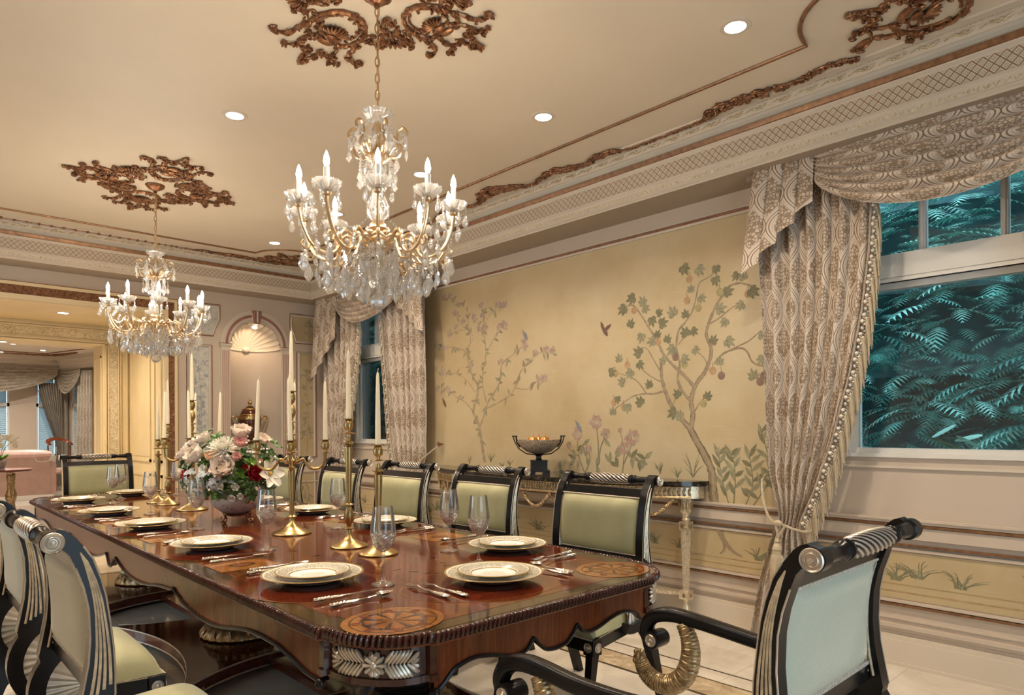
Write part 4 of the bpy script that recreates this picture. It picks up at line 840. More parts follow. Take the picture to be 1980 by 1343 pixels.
# round hall table with turned gilt legs, orchid
r = thing('round_side_table', 'round mahogany table on turned gilt legs at the left picture edge', 'table', (1.30, 12.2, 0))
mb = MB(); mb.lathe([(.0001, .715), (.38, .715), (.405, .722), (.41, .735), (.40, .75), (.0001, .75)], 40); mb.build('tabletop', 'flame_mahogany', r)
for a in (.5, 2.07, 3.64, 5.21):
    mb = MB(); pr = [(.03, .10), (.045, .13), (.03, .18), (.022, .24), (.045, .33), (.05, .38), (.03, .44), (.022, .48), (.03, .6), (.035, .66), (.025, .68), (.04, .715)]
    mb.lathe(pr, 14, 0, T(.2*cos(a), .2*sin(a), 0)); mb.build('leg', 'aged_gold', r)
mb = MB(); mb.lathe([(.0001, .12), (.27, .12), (.33, .09), (.34, .04), (.30, .0), (.0001, 0)], 32, 0, None, lambda a, i: 1+.12*cos(4*a)); mb.build('base', 'mahogany', r)
r = thing('potted_orchid', 'white orchid in a small pot on the round table at the left edge', 'plant', (1.30, 12.15, .75))
mb = MB(); mb.lathe([(.07, 0), (.06, .02), (.09, .1), (.085, .13), (.0001, .125)], 20); mb.build('pot', 'floral_porcelain', r)
mb = MB(); random.seed(3)
for k in range(4): a = -.6+k*.4; mb.tube([(0, 0, .12), (.03*k-.03, -.02, .3), (.07*k-.06, -.03, .42), (.09*k-.04, -.03, .46)], .004, 5)
mb.build('stem', 'leaf_green', r)
mb = MB()
for k in range(7): a = k*.9; mb.ball((.07*cos(a), .07*sin(a)-.02, .17), 1, 8, 4, 0, RZ(a) @ RY(-.6) @ S3(.09, .035, .008))
mb.build('leaf', 'leaf_bright', r)
for k in range(14):
    x = -.08+.3*random.random(); z = .36+.14*random.random()-.3*abs(x-.07); mb = MB()
    for j in range(5): mb.ball((0, 0, 0), 1, 6, 4, 0, RX(.4) @ RY(j*1.256) @ T(.022, 0, 0) @ S3(.024, .005, .016))
    mb.build('flower', 'petal_white', r, (x, -.04-.03*random.random(), z))
# ---------------------------------------------------------------- curtains
def panel_mesh(edge_l, edge_r, ztop, zbot, folds, x0, amp, umax, nz=70, ns=170, ph=0, sharp=.6):
    """hanging cloth: edge_l/edge_r are (z, y) tables; pleats run down and squeeze with the width"""
    mb = MB()
    wmax = max(abs(edge_l(z)-edge_r(z)) for z in (ztop, (ztop+zbot)/2, zbot))
    def fn(u, v):
        z = ztop+(zbot-ztop)*v; a, b = edge_l(z), edge_r(z); w = abs(b-a); sq = (w/wmax)
        p = 2*pi*folds*u+ph+.5*sin(3*u*pi+1.2); amp2 = amp*(.55+.45*sq)
        y = a+(b-a)*(u+.35/(folds*2*pi)*sin(2*p)); x = x0-amp2*(cos(p)*sharp+(1-sharp)*cos(2*p+.6)*.6)-.01*sin(5*v+8*u)
        return (x, y, z)
    mb.grid(fn, ns, nz, 0, lambda u, v: (u*umax, (ztop-zbot)*(1-v)))
    return mb
def tab(l): return lambda z: lerpz(l, z)
def fringe_mesh(edge, zs, x0, out, drop, step=.016):
    """bullion cords hanging along a curtain's leading edge, each a twisted cord, and the gimp braid with its beads"""
    cords, beads, br = MB(), MB(), MB(); z = zs[0]; k = 0
    while z > zs[1]:
        y = edge(z); x = x0-.012*sin(k*.7); L = drop*(.9+.12*sin(k*1.7)); sg = out
        cords.tube([(x, y, z), (x-.004, y+sg*.022, z-.015), (x-.004, y+sg*.034, z-L*.5), (x, y+sg*.036, z-L)], .0036, 5)
        if k % 3 == 0: beads.ball((x-.010, y+sg*.006, z), .0105, 8, 6); beads.ball((x-.008, y+sg*.018, z-.018), .006, 6, 4)
        z -= step*.72; k += 1
    z = zs[0]; P = []
    while z > zs[1]: P.append((x0-.006, edge(z)-out*.012, z)); z -= .03
    br.tube(P, .011, 6, flat=.5)
    return cords, beads, br
def cascade_mesh(y_in, y_out, ztop, z_in, z_out, x0, n=4):
    """stepped jabot: flat tapering pleats whose folded hem zigzags from the short inner side down to the long outer side"""
    mb = MB()
    def fn(u, v):
        # u runs from inner (short) to outer (long); cloth doubles back at each pleat
        k = u*n; i = min(n-1, int(k)); f = k-i
        a = y_in+(y_out-y_in)*(i/n); b = y_in+(y_out-y_in)*((i+1.12)/n)
        if f < .72: yy = a+(b-a)*(f/.72); fx = 0
        else: yy = b+(a+(y_out-y_in)/n-b)*((f-.72)/.28); fx = .016
        zz = z_in+(z_out-z_in)*((i+(f/.72 if f < .72 else 1+(f-.72)/.28*.15)*.55)/n)
        if f >= .72: zz += .02*sin((f-.72)/.28*pi)
        z = ztop+(zz-ztop)*v
        yy = y_in+(yy-y_in)*(.82+.18*v)
        return (x0-.013*i-.014*sin(pi*min(1, f/.72))-fx*(-1)-.02*v, yy, z)
    ns = 96
    mb.grid(fn, ns, 24, 0, lambda u, v: (u*.62, v*1.1*(abs(ztop-(z_in+(z_out-z_in)*u)))))
    return mb
def swag_mesh(ya, yb, ztop, drop, x0, n=6.5, enddrop=.13):
    mb = MB()
    def fn(u, v):
        s_ = sin(pi*u); q = s_**.62; z = ztop-v*enddrop-(drop-enddrop)*(v**.92)*q
        x = x0-.055*q*(.4+.6*v)-.020*(s_**.4)*cos(2*pi*n*v+1.1*sin(pi*u))*(.25+.75*v**.3)+.03*(1-s_)
        y = ya+(yb-ya)*u+.012*sin(2*pi*n*v)*(1-s_)
        return (x, y, z-.006*s_*sin(2*pi*n*v))
    mb.grid(fn, 90, 110, 0, lambda u, v: (u*abs(yb-ya)*1.35, v*1.15))
    return mb
def tassel(parent, loc, s_=1.0):
    t = thing('tassel', None, None, loc); t.parent = parent
    mb = MB(); mb.lathe([(.0001, 0), (.012, -.002), (.016, -.016), (.010, -.026), (.022, -.04), (.027, -.06), (.022, -.07), (.024, -.075), (.021, -.09)], 18, 0, S3(s_)); mb.build('tassel_head', 'tassel_silk', t)
    mb = MB(); mb.lathe([(.021, -.085), (.033, -.11), (.037, -.19), (.038, -.26), (.0001, -.262)], 44, 0, S3(s_), lambda a, i: 1+.06*cos(22*a)); mb.build('tassel_skirt', 'tassel_silk', t)
    return t
def rope(parent, pts, r=.0072, name='tieback_cord'):
    P = spline(pts, 8); mb = MB(); n = len(P)
    for ph in (0, 2*pi/3, 4*pi/3):
        Q = []
        for i, p in enumerate(P):
            d = (P[min(n-1, i+1)]-P[max(0, i-1)]).normalized(); a = d.cross(Vector((0, 0, 1))); a = a.normalized() if a.length > .01 else Vector((1, 0, 0)); b = d.cross(a); t = i*.9+ph
            Q.append(p+a*cos(t)*r*.55+b*sin(t)*r*.55)
        mb.tube(Q, r*.62, 6)
    return mb.build(name, 'tassel_silk', parent)
ZT = 2.862
def drape(lab, el, er, ztop, zbot, folds, umax, x0=3.985, amp=.042, fr=None, mat='damask', grp='patterned window curtains', ph=0):
    mb = panel_mesh(tab(el), tab(er), ztop, zbot, folds, x0, amp, umax, ph=ph); o = mb.build('window_curtain', mat, None, smooth=80)
    tag(o, lab, 'curtain', grp)
    if fr:
        e, zs, out, drop = fr; c, b, g = fringe_mesh(tab(e), zs, x0-.03, out, drop)
        c.build('bullion_fringe', 'tassel_silk', o); b.build('fringe_beads', 'bead', o); g.build('fringe_braid', 'braid', o)
    return o
# near window: panel tied back on its left, hanging panel on its right
E1 = [(2.54, 1.335), (2.29, 1.345), (1.95, 1.385), (1.61, 1.45), (1.24, 1.545), (.94, 1.65), (.80, 1.71), (.74, 1.735), (.60, 1.70), (.30, 1.66), (0, 1.64)]
L1 = [(2.86, 2.035), (2.16, 1.985), (1.70, 1.965), (1.24, 1.955), (1.02, 1.94), (.86, 1.90), (.76, 1.88), (.66, 1.93), (.34, 2.02), (0, 2.08)]
c = drape('big ogee-patterned curtain panel tied back on the left of the large near window', L1, E1, ZT, .02, 6.5, 1.9, fr=(E1, (2.55, .72), -1, .20))
rope(c, [(4.10, 2.02, 1.02), (4.0, 2.00, .98), (3.93, 1.955, .86), (3.90, 1.90, .765), (3.89, 1.83, .745), (3.895, 1.75, .72), (3.94, 1.69, .71), (4.02, 1.68, .75)])
rope(c, [(3.885, 1.86, .755), (3.88, 1.85, .70), (3.88, 1.845, .655)], .007); rope(c, [(3.885, 1.80, .74), (3.878, 1.83, .69), (3.878, 1.845, .655)], .007)
mb = MB(); mb.ball((3.885, 1.845, .748), (.016, .028, .02), 10, 6); mb.build('cord_knot', 'tassel_silk', c)
t = tassel(c, (3.872, 1.845, .66), 1.05)
E1r = [(2.86, .62), (2.54, .61), (2.1, .575), (1.6, .50), (1.2, .40), (.9, .28), (.74, .18), (.5, .22), (0, .26)]
L1r = [(2.86, -.12), (2.1, -.06), (1.4, -.04), (.9, .0), (.74, .02), (.4, -.08), (0, -.14)]
drape('fringed curtain edge at the right margin of the picture, beside the near window panes', E1r, L1r, ZT, .02, 6.5, 1.9, fr=(E1r, (2.72, .74), 1, .20))
# far window
E2 = [(2.53, 6.70), (2.18, 6.73), (1.72, 6.84), (1.19, 7.01), (.95, 7.09), (.8, 7.13), (.5, 7.1), (0, 7.05)]
L2 = [(2.86, 7.60), (2.1, 7.54), (1.5, 7.49), (.95, 7.40), (.8, 7.38), (.4, 7.48), (0, 7.52)]
drape('curtain panel left of the tall far window, nearest the room corner', L2, E2, ZT, .02, 6, 1.7, fr=(E2, (2.55, .85), -1, .13))
E2r = [(2.53, 6.245), (2.13, 6.20), (1.69, 6.145), (1.2, 6.085), (.98, 6.03), (.8, 5.95), (.5, 5.97), (0, 5.98)]
L2r = [(2.86, 5.49), (2.23, 5.505), (1.56, 5.50), (1.05, 5.51), (.8, 5.60), (.5, 5.50), (0, 5.46)]
c = drape('curtain panel right of the tall far window, touching the gold painted wall', E2r, L2r, ZT, .02, 5.5, 1.7, fr=(E2r, (2.55, .85), 1, .13))
rope(c, [(4.11, 5.40, 1.15), (4.03, 5.44, 1.10), (3.93, 5.60, .95), (3.91, 5.75, .86), (3.93, 5.88, .82)], .007)
mb = MB(); mb.lathe([(.006, 0), (.006, .04), (.018, .045), (.02, .06), (.0001, .068)], 14, 0, T(XW, 5.40, 1.16) @ RY(radians(-90))); tag(mb.build('tieback_hook', 'bronze_leaf'), 'small bronze tieback knob on the gold wall, right of the far window', 'hook')
# cascades and swags
def top_treatment(kind, lab, mb, mat='damask_swag'):
    return tag(mb.build(kind, mat, None, smooth=80), lab, 'curtain', 'swags and jabots over the windows')
o = top_treatment('curtain_jabot', 'stepped jabot hanging over the left side of the large near window', cascade_mesh(1.64, 2.05, ZT, 2.60, 2.20, 3.915), 'damask')
o = top_treatment('curtain_swag', 'draped ogee-patterned swag across the top of the large near window', swag_mesh(1.63, .32, ZT, .415, 3.885))
o = top_treatment('curtain_jabot', 'stepped jabot over the left side of the tall far window, by the corner', cascade_mesh(7.15, 7.66, ZT, 2.36, 1.84, 3.915), 'damask')
o = top_treatment('curtain_swag', 'draped swag across the top of the tall far window', swag_mesh(7.14, 5.86, ZT, .385, 3.885))
o = top_treatment('curtain_jabot', 'stepped jabot over the right side of the tall far window', cascade_mesh(5.85, 5.38, ZT, 2.55, 2.22, 3.915), 'damask')
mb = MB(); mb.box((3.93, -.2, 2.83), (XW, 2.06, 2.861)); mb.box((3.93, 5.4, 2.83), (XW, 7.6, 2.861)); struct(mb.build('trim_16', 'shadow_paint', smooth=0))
# lounge curtains
def ytab(x, z0): return x
def far_panel(lab, el, er, z0, z1, folds, y0=18.75):
    mb = MB()
    def fn(u, v):
        z = z1+(z0-z1)*v; a, b = lerpz(el, z), lerpz(er, z); return (a+(b-a)*u, y0-.05*cos(2*pi*folds*u), z)
    mb.grid(fn, 110, 30, 0, lambda u, v: (u*1.5, v*2)); return tag(mb.build('lounge_curtain', 'damask_far', None, smooth=80), lab, 'curtain', 'lounge curtains')
p = far_panel('tan striped curtain gathered in the lounge bay corner above the round-backed chair', [(2.3, 2.72), (1.6, 2.90), (1.0, 3.08), (.6, 3.05), (0, 3.0)], [(2.7, 3.16), (1.0, 3.17), (0, 3.18)], 0, 2.4, 9)
mb = MB()
for k in range(36): z = 2.2-k*.036; mb.ball((lerpz([(2.3, 2.72), (1.6, 2.90), (1.0, 3.08), (.6, 3.05)], z)-.02, 18.68, z), (.016, .016, .02), 6, 4)
mb.build('bead_trim', 'dark_seam', p)
def far_swag(lab, x0, x1, ztop, drop, y0, M_=None, n=7):
    mb = MB()
    def fn(u, v):
        s_ = sin(pi*u)**.6; return (x0+(x1-x0)*u, y0-.06*s_*v-.025*cos(2*pi*n*v)*s_, ztop-v*.12-(drop-.12)*v*s_)
    mb.grid(fn, 60, 70, 0, lambda u, v: (u*2, v), M_); return tag(mb.build('curtain_swag', 'damask_far', None, smooth=80), lab, 'curtain', 'lounge swags')
far_swag('long tan swag over the lounge windows at the left picture edge', -.1, 3.08, 2.72, .60, 18.62)
Mb = T(3.32, 19.0, 0) @ RZ(ba)
far_swag('short tan swag on the angled bay side beside the cream jamb', .16, 1.08, 2.72, .58, -.28, Mb)
mb = MB()
def fn(u, v):
    z = 2.66-2.66*v; return tuple(Mb @ Vector((.95+.55*u-.12*v*(1-u), -.22-.04*cos(2*pi*5*u), z)))
mb.grid(fn, 70, 20, 0, lambda u, v: (u*1.2, v*2)); tag(mb.build('lounge_curtain', 'damask_far', None, smooth=80), 'narrow tan curtain right beside the cream carved jamb in the lounge', 'curtain', 'lounge curtains')
mb = MB()
def fn(u, v):
    z = 2.3-2.3*v; return tuple(Mb @ Vector((.03+.15*u, -.08-.02*cos(2*pi*3*u), z)))
mb.grid(fn, 40, 10, 0, lambda u, v: (u*.5, v*2)); tag(mb.build('lounge_curtain', 'damask_far', None, smooth=80), 'straight tan curtain between the two bay windows of the lounge', 'curtain', 'lounge curtains')
# ---------------------------------------------------------------- garden outside the mural wall windows
random.seed(31)
def spray(mb, P, D, L, W, droop, mi):
    """one feathery cedar frond: a bent spine with paired tapering side sprigs"""
    D = Vector(D).normalized(); side = D.cross(Vector((0, 0, 1))).normalized(); n = 9; prev = Vector(P)
    pts = []
    for i in range(n+1):
        t = i/n; pts.append(Vector(P)+D*L*t-Vector((0, 0, 1))*droop*L*t*t)
    for i in range(1, n+1):
        t = i/n; p = pts[i]; d = (pts[i]-pts[i-1]).normalized(); w = W*sin(pi*(t*.8+.12))
        for s_ in (-1, 1):
            q = p+side*s_*w+d*w*.75-Vector((0, 0, 1))*w*.25; a = p-d*L/n*.55; m_ = (a+q)/2+Vector((0, 0, 1))*w*.08+d*.012
            mb.add([a, p+d*.006, m_+d*w*.16, q, m_-d*w*.10], [(0, 4, 3, 2, 1)], mi)
hb = MB()
def hedge(y0, y1, x0, n, z0=-.2, z1=4.6):
    for k in range(n):
        y = random.uniform(y0, y1); z = random.uniform(z0, z1); lay = random.random(); x = x0+lay*1.3
        a = random.gauss(0, .9); D = (-cos(a), -sin(a), random.uniform(-.15, .15)); L = random.uniform(.20, .46)
        spray(hb, (x, y, z), D, L, L*.26, random.uniform(.15, .5), 0 if random.random() < .65 else 1)
hedge(-2.4, 3.2, 6.0, 3000, -.2, 3.9); hedge(7.0, 15, 6.5, 2200, -.2, 3.7)
h = tag(hb.build('cedar_hedge_foliage', ['cedar_spray', 'cedar_pale'], None, smooth=0), 'dense teal-green cedar hedge foliage outside the windows', 'hedge', None, 'stuff')
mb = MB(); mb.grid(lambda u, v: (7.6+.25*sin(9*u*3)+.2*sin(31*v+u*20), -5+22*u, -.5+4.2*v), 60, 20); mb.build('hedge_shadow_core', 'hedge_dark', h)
mb = MB(); mb.box((XW+.2, -6, -.4), (9, 17, -.3)); struct(mb.build('ground', 'ground_bounce', smooth=0))
for (x, y, z, lab) in ((4.72, 1.04, 1.14, 'broad-leaved branch tip outside the large near window, low in the pane'), (4.9, 7.0, 1.08, 'broad-leaved branch tip outside the tall far window, low in the pane')):
    r = thing('shrub_branch', lab, 'plant', (x, y, z)); mb = MB(); mb.tube([(.3, -.8, -1.42 if z > 1.1 else -1.36), (.2, -.6, -.8), (.1, -.5, -.5), (.04, -.25, -.2), (0, 0, 0), (-.02, .2, .10)], [.018, .015, .012, .009, .007, .003], 6); mb.build('stem', 'leaf_green', r)
    for k, (dy, dz, a) in enumerate(((.22, .11, 2.6), (.10, .09, 2.9), (.13, .01, 3.3), (-.02, -.02, .2), (-.03, .05, .5), (-.12, -.08, -.1), (0.02, -.09, 3.0))):
        mb = MB(); mb.ball((0, 0, 0), 1, 10, 6, 0, RX(a) @ T(0, .07, 0) @ RY(.5) @ S3(.03, .075, .004)); mb.build('leaf', 'cedar_pale', r, (-.02, dy, dz))
# ---------------------------------------------------------------- dining table
TX0, TX1, TY0, TY1, TZ = .90, 2.335, 1.495, 6.80, .76; TCX = (TX0+TX1)/2; TCY = (TY0+TY1)/2
def table_outline(off=0.0, n=10):
    a, b = .206, .26; P = []
    x0, x1, y0, y1 = TX0+off, TX1-off, TY0+off, TY1-off
    def corner(cx, cy, sx, sy, rev):
        pts = [(cx, cy+sy*b), (cx+sx*.014, cy+sy*(b-.006))]
        for k in range(n+1):
            t = pi/2*k/n; pts.append((cx+sx*a-sx*(a-.018)*cos(t), cy+sy*b-sy*(b-.018)*sin(t)))
        pts += [(cx+sx*(a-.004), cy+sy*.012), (cx+sx*a, cy)]
        return pts[::-1] if rev else pts
    P += corner(x0, y0, 1, 1, False); P += corner(x1, y0, -1, 1, True); P += corner(x1, y1, -1, -1, False); P += corner(x0, y1, 1, -1, True)
    return P
table = thing('dining_table', 'long polished mahogany dining table with rope-carved edge and marquetry top', 'table', (TCX, TCY, 0))
IT = T(-TCX, -TCY, 0)
O0 = table_outline(.006)
mb = MB(); mb.prism(O0, .728, TZ-.002, 0, IT); top = mb.build('tabletop', 'ebony_inlay', table, smooth=0)
O1 = table_outline(.022); mb = MB(); mb.prism(O1, TZ-.002, TZ-.0012, 0, IT); mb.build('crossband', 'crossband_wood', top, smooth=0)
O1 = table_outline(.085); mb = MB(); mb.prism(O1, TZ-.0012, TZ-.0006, 0, IT); mb.build('marquetry_field', 'mahogany', top, smooth=0)
def disc(mb, cx, cy, rx, ry, z, mi=0, n=40, rot=0, wav=None):
    pts = []
    for k in range(n):
        a = 2*pi*k/n; q = 1+(wav[1]*cos(wav[0]*a) if wav else 0); x, y = rx*q*cos(a), ry*q*sin(a); pts.append((cx+x*cos(rot)-y*sin(rot)-TCX, cy+x*sin(rot)+y*cos(rot)-TCY, z))
    mb.add(pts, [tuple(range(n))], mi)
def annul(mb, cx, cy, r0x, r0y, r1x, r1y, z, mi=0, n=48):
    vs = []
    for k in range(n): a = 2*pi*k/n; vs += [(cx+r0x*cos(a)-TCX, cy+r0y*sin(a)-TCY, z), (cx+r1x*cos(a)-TCX, cy+r1y*sin(a)-TCY, z)]
    mb.add(vs, [(2*k, 2*k+1, (2*k+3) % (2*n), (2*k+2) % (2*n)) for k in range(n)], mi)
ZI = TZ
mb = MB()
SEATL = [(1.137, y) for y in (2.316, 3.289, 4.208, 5.08, 6.037)]; SEATR = [(2.105, y) for y in (2.287, 3.353, 4.181, 5.06, 6.02)]
for (x, y) in SEATL+SEATR: disc(mb, x+(0.0), y, .24, .33, ZI, 0); 
disc(mb, 1.64, 1.86, .36, .24, ZI, 0); disc(mb, 1.60, 6.42, .36, .24, ZI, 0)
mb.build('flame_veneer_oval', 'flame_mahogany', top, smooth=0)
mb = MB()
for (x, y) in SEATL+SEATR: annul(mb, x, y, .24, .33, .2435, .3335, ZI+.0002)
for (x, y) in ((1.64, 1.86), (1.60, 6.42)): annul(mb, x, y, .36, .24, .3635, .2435, ZI+.0002)
mb.build('string_inlay', 'satinwood', top, smooth=0)
mb = MB()
for (x, y) in ((1.10, 1.68), (2.12, 1.68), (1.10, 6.58), (2.12, 6.58)):
    disc(mb, x, y, .155, .135, ZI+.0004, 0, 32); annul(mb, x, y, .085, .085, .098, .098, ZI+.0007, 1); annul(mb, x, y, .128, .112, .133, .117, ZI+.0006, 1)
    for k in range(8):
        a = k*pi/4; mb.add([(x-TCX, y-TCY, ZI+.0009), (x-TCX+.085*cos(a-.1), y-TCY+.085*sin(a-.1), ZI+.0009), (x-TCX+.085*cos(a+.1), y-TCY+.085*sin(a+.1), ZI+.0009)], [(0, 1, 2)], 1)
        disc(mb, x+.112*cos(a+.39), y+.1*sin(a+.39), .02, .013, ZI+.0009, 2, 12, a+.39)
for y in (2.80, 3.75, 4.64, 5.56):
    for sx, x in ((1, 1.10), (-1, 2.12)):
        mb.add([(x-.12-TCX, y-.10-TCY, ZI+.0003), (x+.12-TCX, y-.10-TCY, ZI+.0003), (x+.12-TCX, y+.10-TCY, ZI+.0003), (x-.12-TCX, y+.10-TCY, ZI+.0003)], [(0, 1, 2, 3)], 0)
        disc(mb, x, y, .052, .040, ZI+.0006, 1, 44, 0, (22, .06)); disc(mb, x, y, .038, .028, ZI+.0008, 2, 24)
for k in range(60):     # leafy ribbon of marquetry round the middle of the top
    a = 2*pi*k/60; x, y = TCX+.27*cos(a), TCY+2.05*sin(a); disc(mb, x, y, .022, .006, ZI+.0005, 1, 10, a+pi/2+(.6 if k % 2 else -.6))
mb.build('marquetry_inlay', ['satinwood', 'ebony_inlay', 'mahogany_side'], top, smooth=0)
# rope edge: slanting gadroons following the outline
def resample(P, step, closed=True):
    Q = [Vector((*p, 0)) for p in P]; n = len(Q); out = []; carry = 0
    for i in range(n if closed else n-1):
        a, b = Q[i], Q[(i+1) % n]; d = (b-a).length
        if d < 1e-6: continue
        t = carry
        while t < d: out.append((a+(b-a)*(t/d), (b-a).normalized())); t += step
        carry = t-d
    return out
mb = MB()
for p, d in resample(table_outline(.0, 14), .0172):
    an = atan2(d.y, d.x); mb.ball((p.x-TCX, p.y-TCY, .7465), 1, 8, 6, 0, RZ(an) @ RY(.22) @ S3(.0078, .0135, .0185))
mb.build('gadrooned_edge', 'dark_mahogany', table, smooth=60)
def ribbon_loop(mb, P, z0, z1, th, mi=0):
    n = len(P)
    for i in range(n):
        a, b = P[i], P[(i+1) % n]; mb.add([(a[0]-TCX, a[1]-TCY, z0), (b[0]-TCX, b[1]-TCY, z0), (b[0]-TCX, b[1]-TCY, z1), (a[0]-TCX, a[1]-TCY, z1)], [(0, 1, 2, 3)], mi)
mb = MB(); mb.tube([(x-TCX, y-TCY, .729) for x, y in table_outline(.006)], .006, 6, 0, closed=True); ribbon_loop(mb, table_outline(.022), .700, .728, 0); mb.build('edge_moulding', 'mahogany_side', table)
# apron with scalloped lower edge and ebonised bead
def cat(pts, t):
    n = len(pts); i = max(0, min(n-2, next((k-1 for k in range(1, n) if t <= pts[k][0]), n-2)))
    g = lambda k: pts[max(0, min(n-1, k))][1]
    u = (t-pts[i][0])/(pts[i+1][0]-pts[i][0]); u = max(0, min(1, u)); a, b, c, d = g(i-1), g(i), g(i+1), g(i+2)
    return .5*((2*b)+(c-a)*u+(2*a-5*b+4*c-d)*u*u+(3*b-a-3*c+d)*u**3)
def sc_prof(t):   # t 0..1 from one corner block to the middle; returns the drop of the lower edge (z)
    if t < .788: return cat([(0, .590), (.05, .602), (.14, .638), (.28, .653), (.42, .645), (.56, .627), (.67, .621), (.74, .632), (.788, .658)], t)
    return cat([(.788, .658), (.83, .634), (.90, .609), (1, .602)], t)
def long_prof(y):
    L_ = [(1.72, .600), (1.87, .606), (1.95, .622), (2.08, .640), (2.28, .638), (2.45, .612), (2.60, .590), (2.78, .588), (2.95, .606), (3.06, .632), (3.09, .644), (3.12, .636), (3.30, .622), (3.50, .596), (3.70, .588), (3.85, .600), (3.98, .625), (4.05, .642), (4.08, .630), (4.13, .585)]
    if y > TCY: y = 2*TCY-y
    return cat(L_, y)
AO = .024
mb = MB(); bd = MB()
def apron(p0, p1, fz, inward, n=150):
    P0, P1 = Vector((*p0, 0)), Vector((*p1, 0)); pts = []
    for i in range(n+1):
        t = i/n; p = P0+(P1-P0)*t; pts.append((p, fz(t, p)))
    I = Vector((*inward, 0))*.022; vs = []
    for p, z in pts: vs += [(p.x-TCX, p.y-TCY, z), (p.x-TCX, p.y-TCY, .725), (p.x+I.x-TCX, p.y+I.y-TCY, z), (p.x+I.x-TCX, p.y+I.y-TCY, .725)]
    fs = []
    for i in range(n): a = 4*i; fs += [(a, a+4, a+5, a+1), (a+2, a+3, a+7, a+6), (a, a+2, a+6, a+4)]
    mb.add(vs, fs); bd.tube([(p.x-TCX-I.x*.2, p.y-TCY-I.y*.2, z-.001) for p, z in pts], .0065, 6)
    for p, z in (pts[0], pts[-1]): bd.ball((p.x-TCX-I.x*.3, p.y-TCY-I.y*.3, z-.004), .016, 10, 8)
xe0, xe1, ye0, ye1 = TX0+.206+.02, TX1-.206-.02, TY0+.26+.02, TY1-.26-.02
apron((xe0, TY0+AO), (xe1, TY0+AO), lambda t, p: sc_prof(1-abs(2*t-1)), (0, 1)); apron((xe0, TY1-AO), (xe1, TY1-AO), lambda t, p: sc_prof(1-abs(2*t-1)), (0, -1))
apron((TX0+AO, ye0), (TX0+AO, ye1), lambda t, p: long_prof(p.y), (1, 0), 420); apron((TX1-AO, ye0), (TX1-AO, ye1), lambda t, p: long_prof(p.y), (-1, 0), 420)
mb.build('apron', 'mahogany_side', table, smooth=30); bd.build('ebonised_bead', 'black_lacquer', table)
# corner blocks with carved silver-gilt daisy panel
for cx, cy, sx, sy in ((TX0, TY0, 1, 1), (TX1, TY0, -1, 1), (TX0, TY1, 1, -1), (TX1, TY1, -1, -1)):
    def blk(off):
        P = [(cx+sx*(.25), cy+sy*.29), (cx+sx*off, cy+sy*.29), (cx+sx*off, cy+sy*.264), (cx+sx*(off+.012), cy+sy*.262)]
        for k in range(11): t = pi/2*k/10; P.append((cx+sx*(.206-(.206-.016-off)*cos(t)), cy+sy*(.26-(.26-.016-off)*sin(t))))
        P += [(cx+sx*.208, cy+sy*(off+.012)), (cx+sx*.210, cy+sy*off), (cx+sx*.235, cy+sy*off), (cx+sx*.25, cy+sy*.2)]
        return P if sx*sy > 0 else P
    mb = MB(); mb.prism(blk(.020), .628, .735, 0, IT); mb.prism(blk(.012), .622, .640, 0, IT); mb.prism(blk(.014), .722, .736, 0, IT); b_ = mb.build('corner_block', 'dark_mahogany', table, smooth=30)
    # daisy laid on the curved face
    def face(s_, z, d):    # s_ -1..1 along the curve
        t = pi/4+s_*(pi/4)*.86; x = cx+sx*(.206-(.206-.036)*cos(t)); y = cy+sy*(.26-(.26-.036)*sin(t))
        nx, ny = -sx*.75, -sy*.66; return Vector((x+nx*d-TCX, y+ny*d-TCY, z))
    mb = MB(); zc = .681
    for k in range(10):
        a = 2*pi*k/10; p0 = face(.0, zc, .006); p1 = face(.24*cos(a), zc+.034*sin(a), .006)
        mb.tube([p0, (p0*2+p1)/3+Vector((-sx*.004, -sy*.004, 0)), (p0+p1*3)/4+Vector((-sx*.005, -sy*.005, 0)), p1], [.003, .0085, .0115, .006], 8, flat=.6)
    mb.ball(face(0, zc, .012), .0115, 12, 8)
    for s_ in (-1, 1):
        for k in range(8):
            for q in (1, -1):
                a0 = .20+.085*k; l = .036; p0 = face(s_*a0, zc+q*.001, .004); p1 = face(s_*min(.98, a0+.20), zc+q*l*(1-.0*k), .004)
                if k >= 6: p1 = face(s_*.99, zc+q*(.026 if k == 6 else .010), .004)
                mb.tube([p0, (p0+p1)/2+Vector((-sx*.003, -sy*.003, 0)), (p0+p1*4)/5+Vector((-sx*.003, -sy*.003, 0)), p1], [.004, .0078, .0085, .005], 7, flat=.8)
    mb.build('carved_daisy', 'antique_silver', b_)
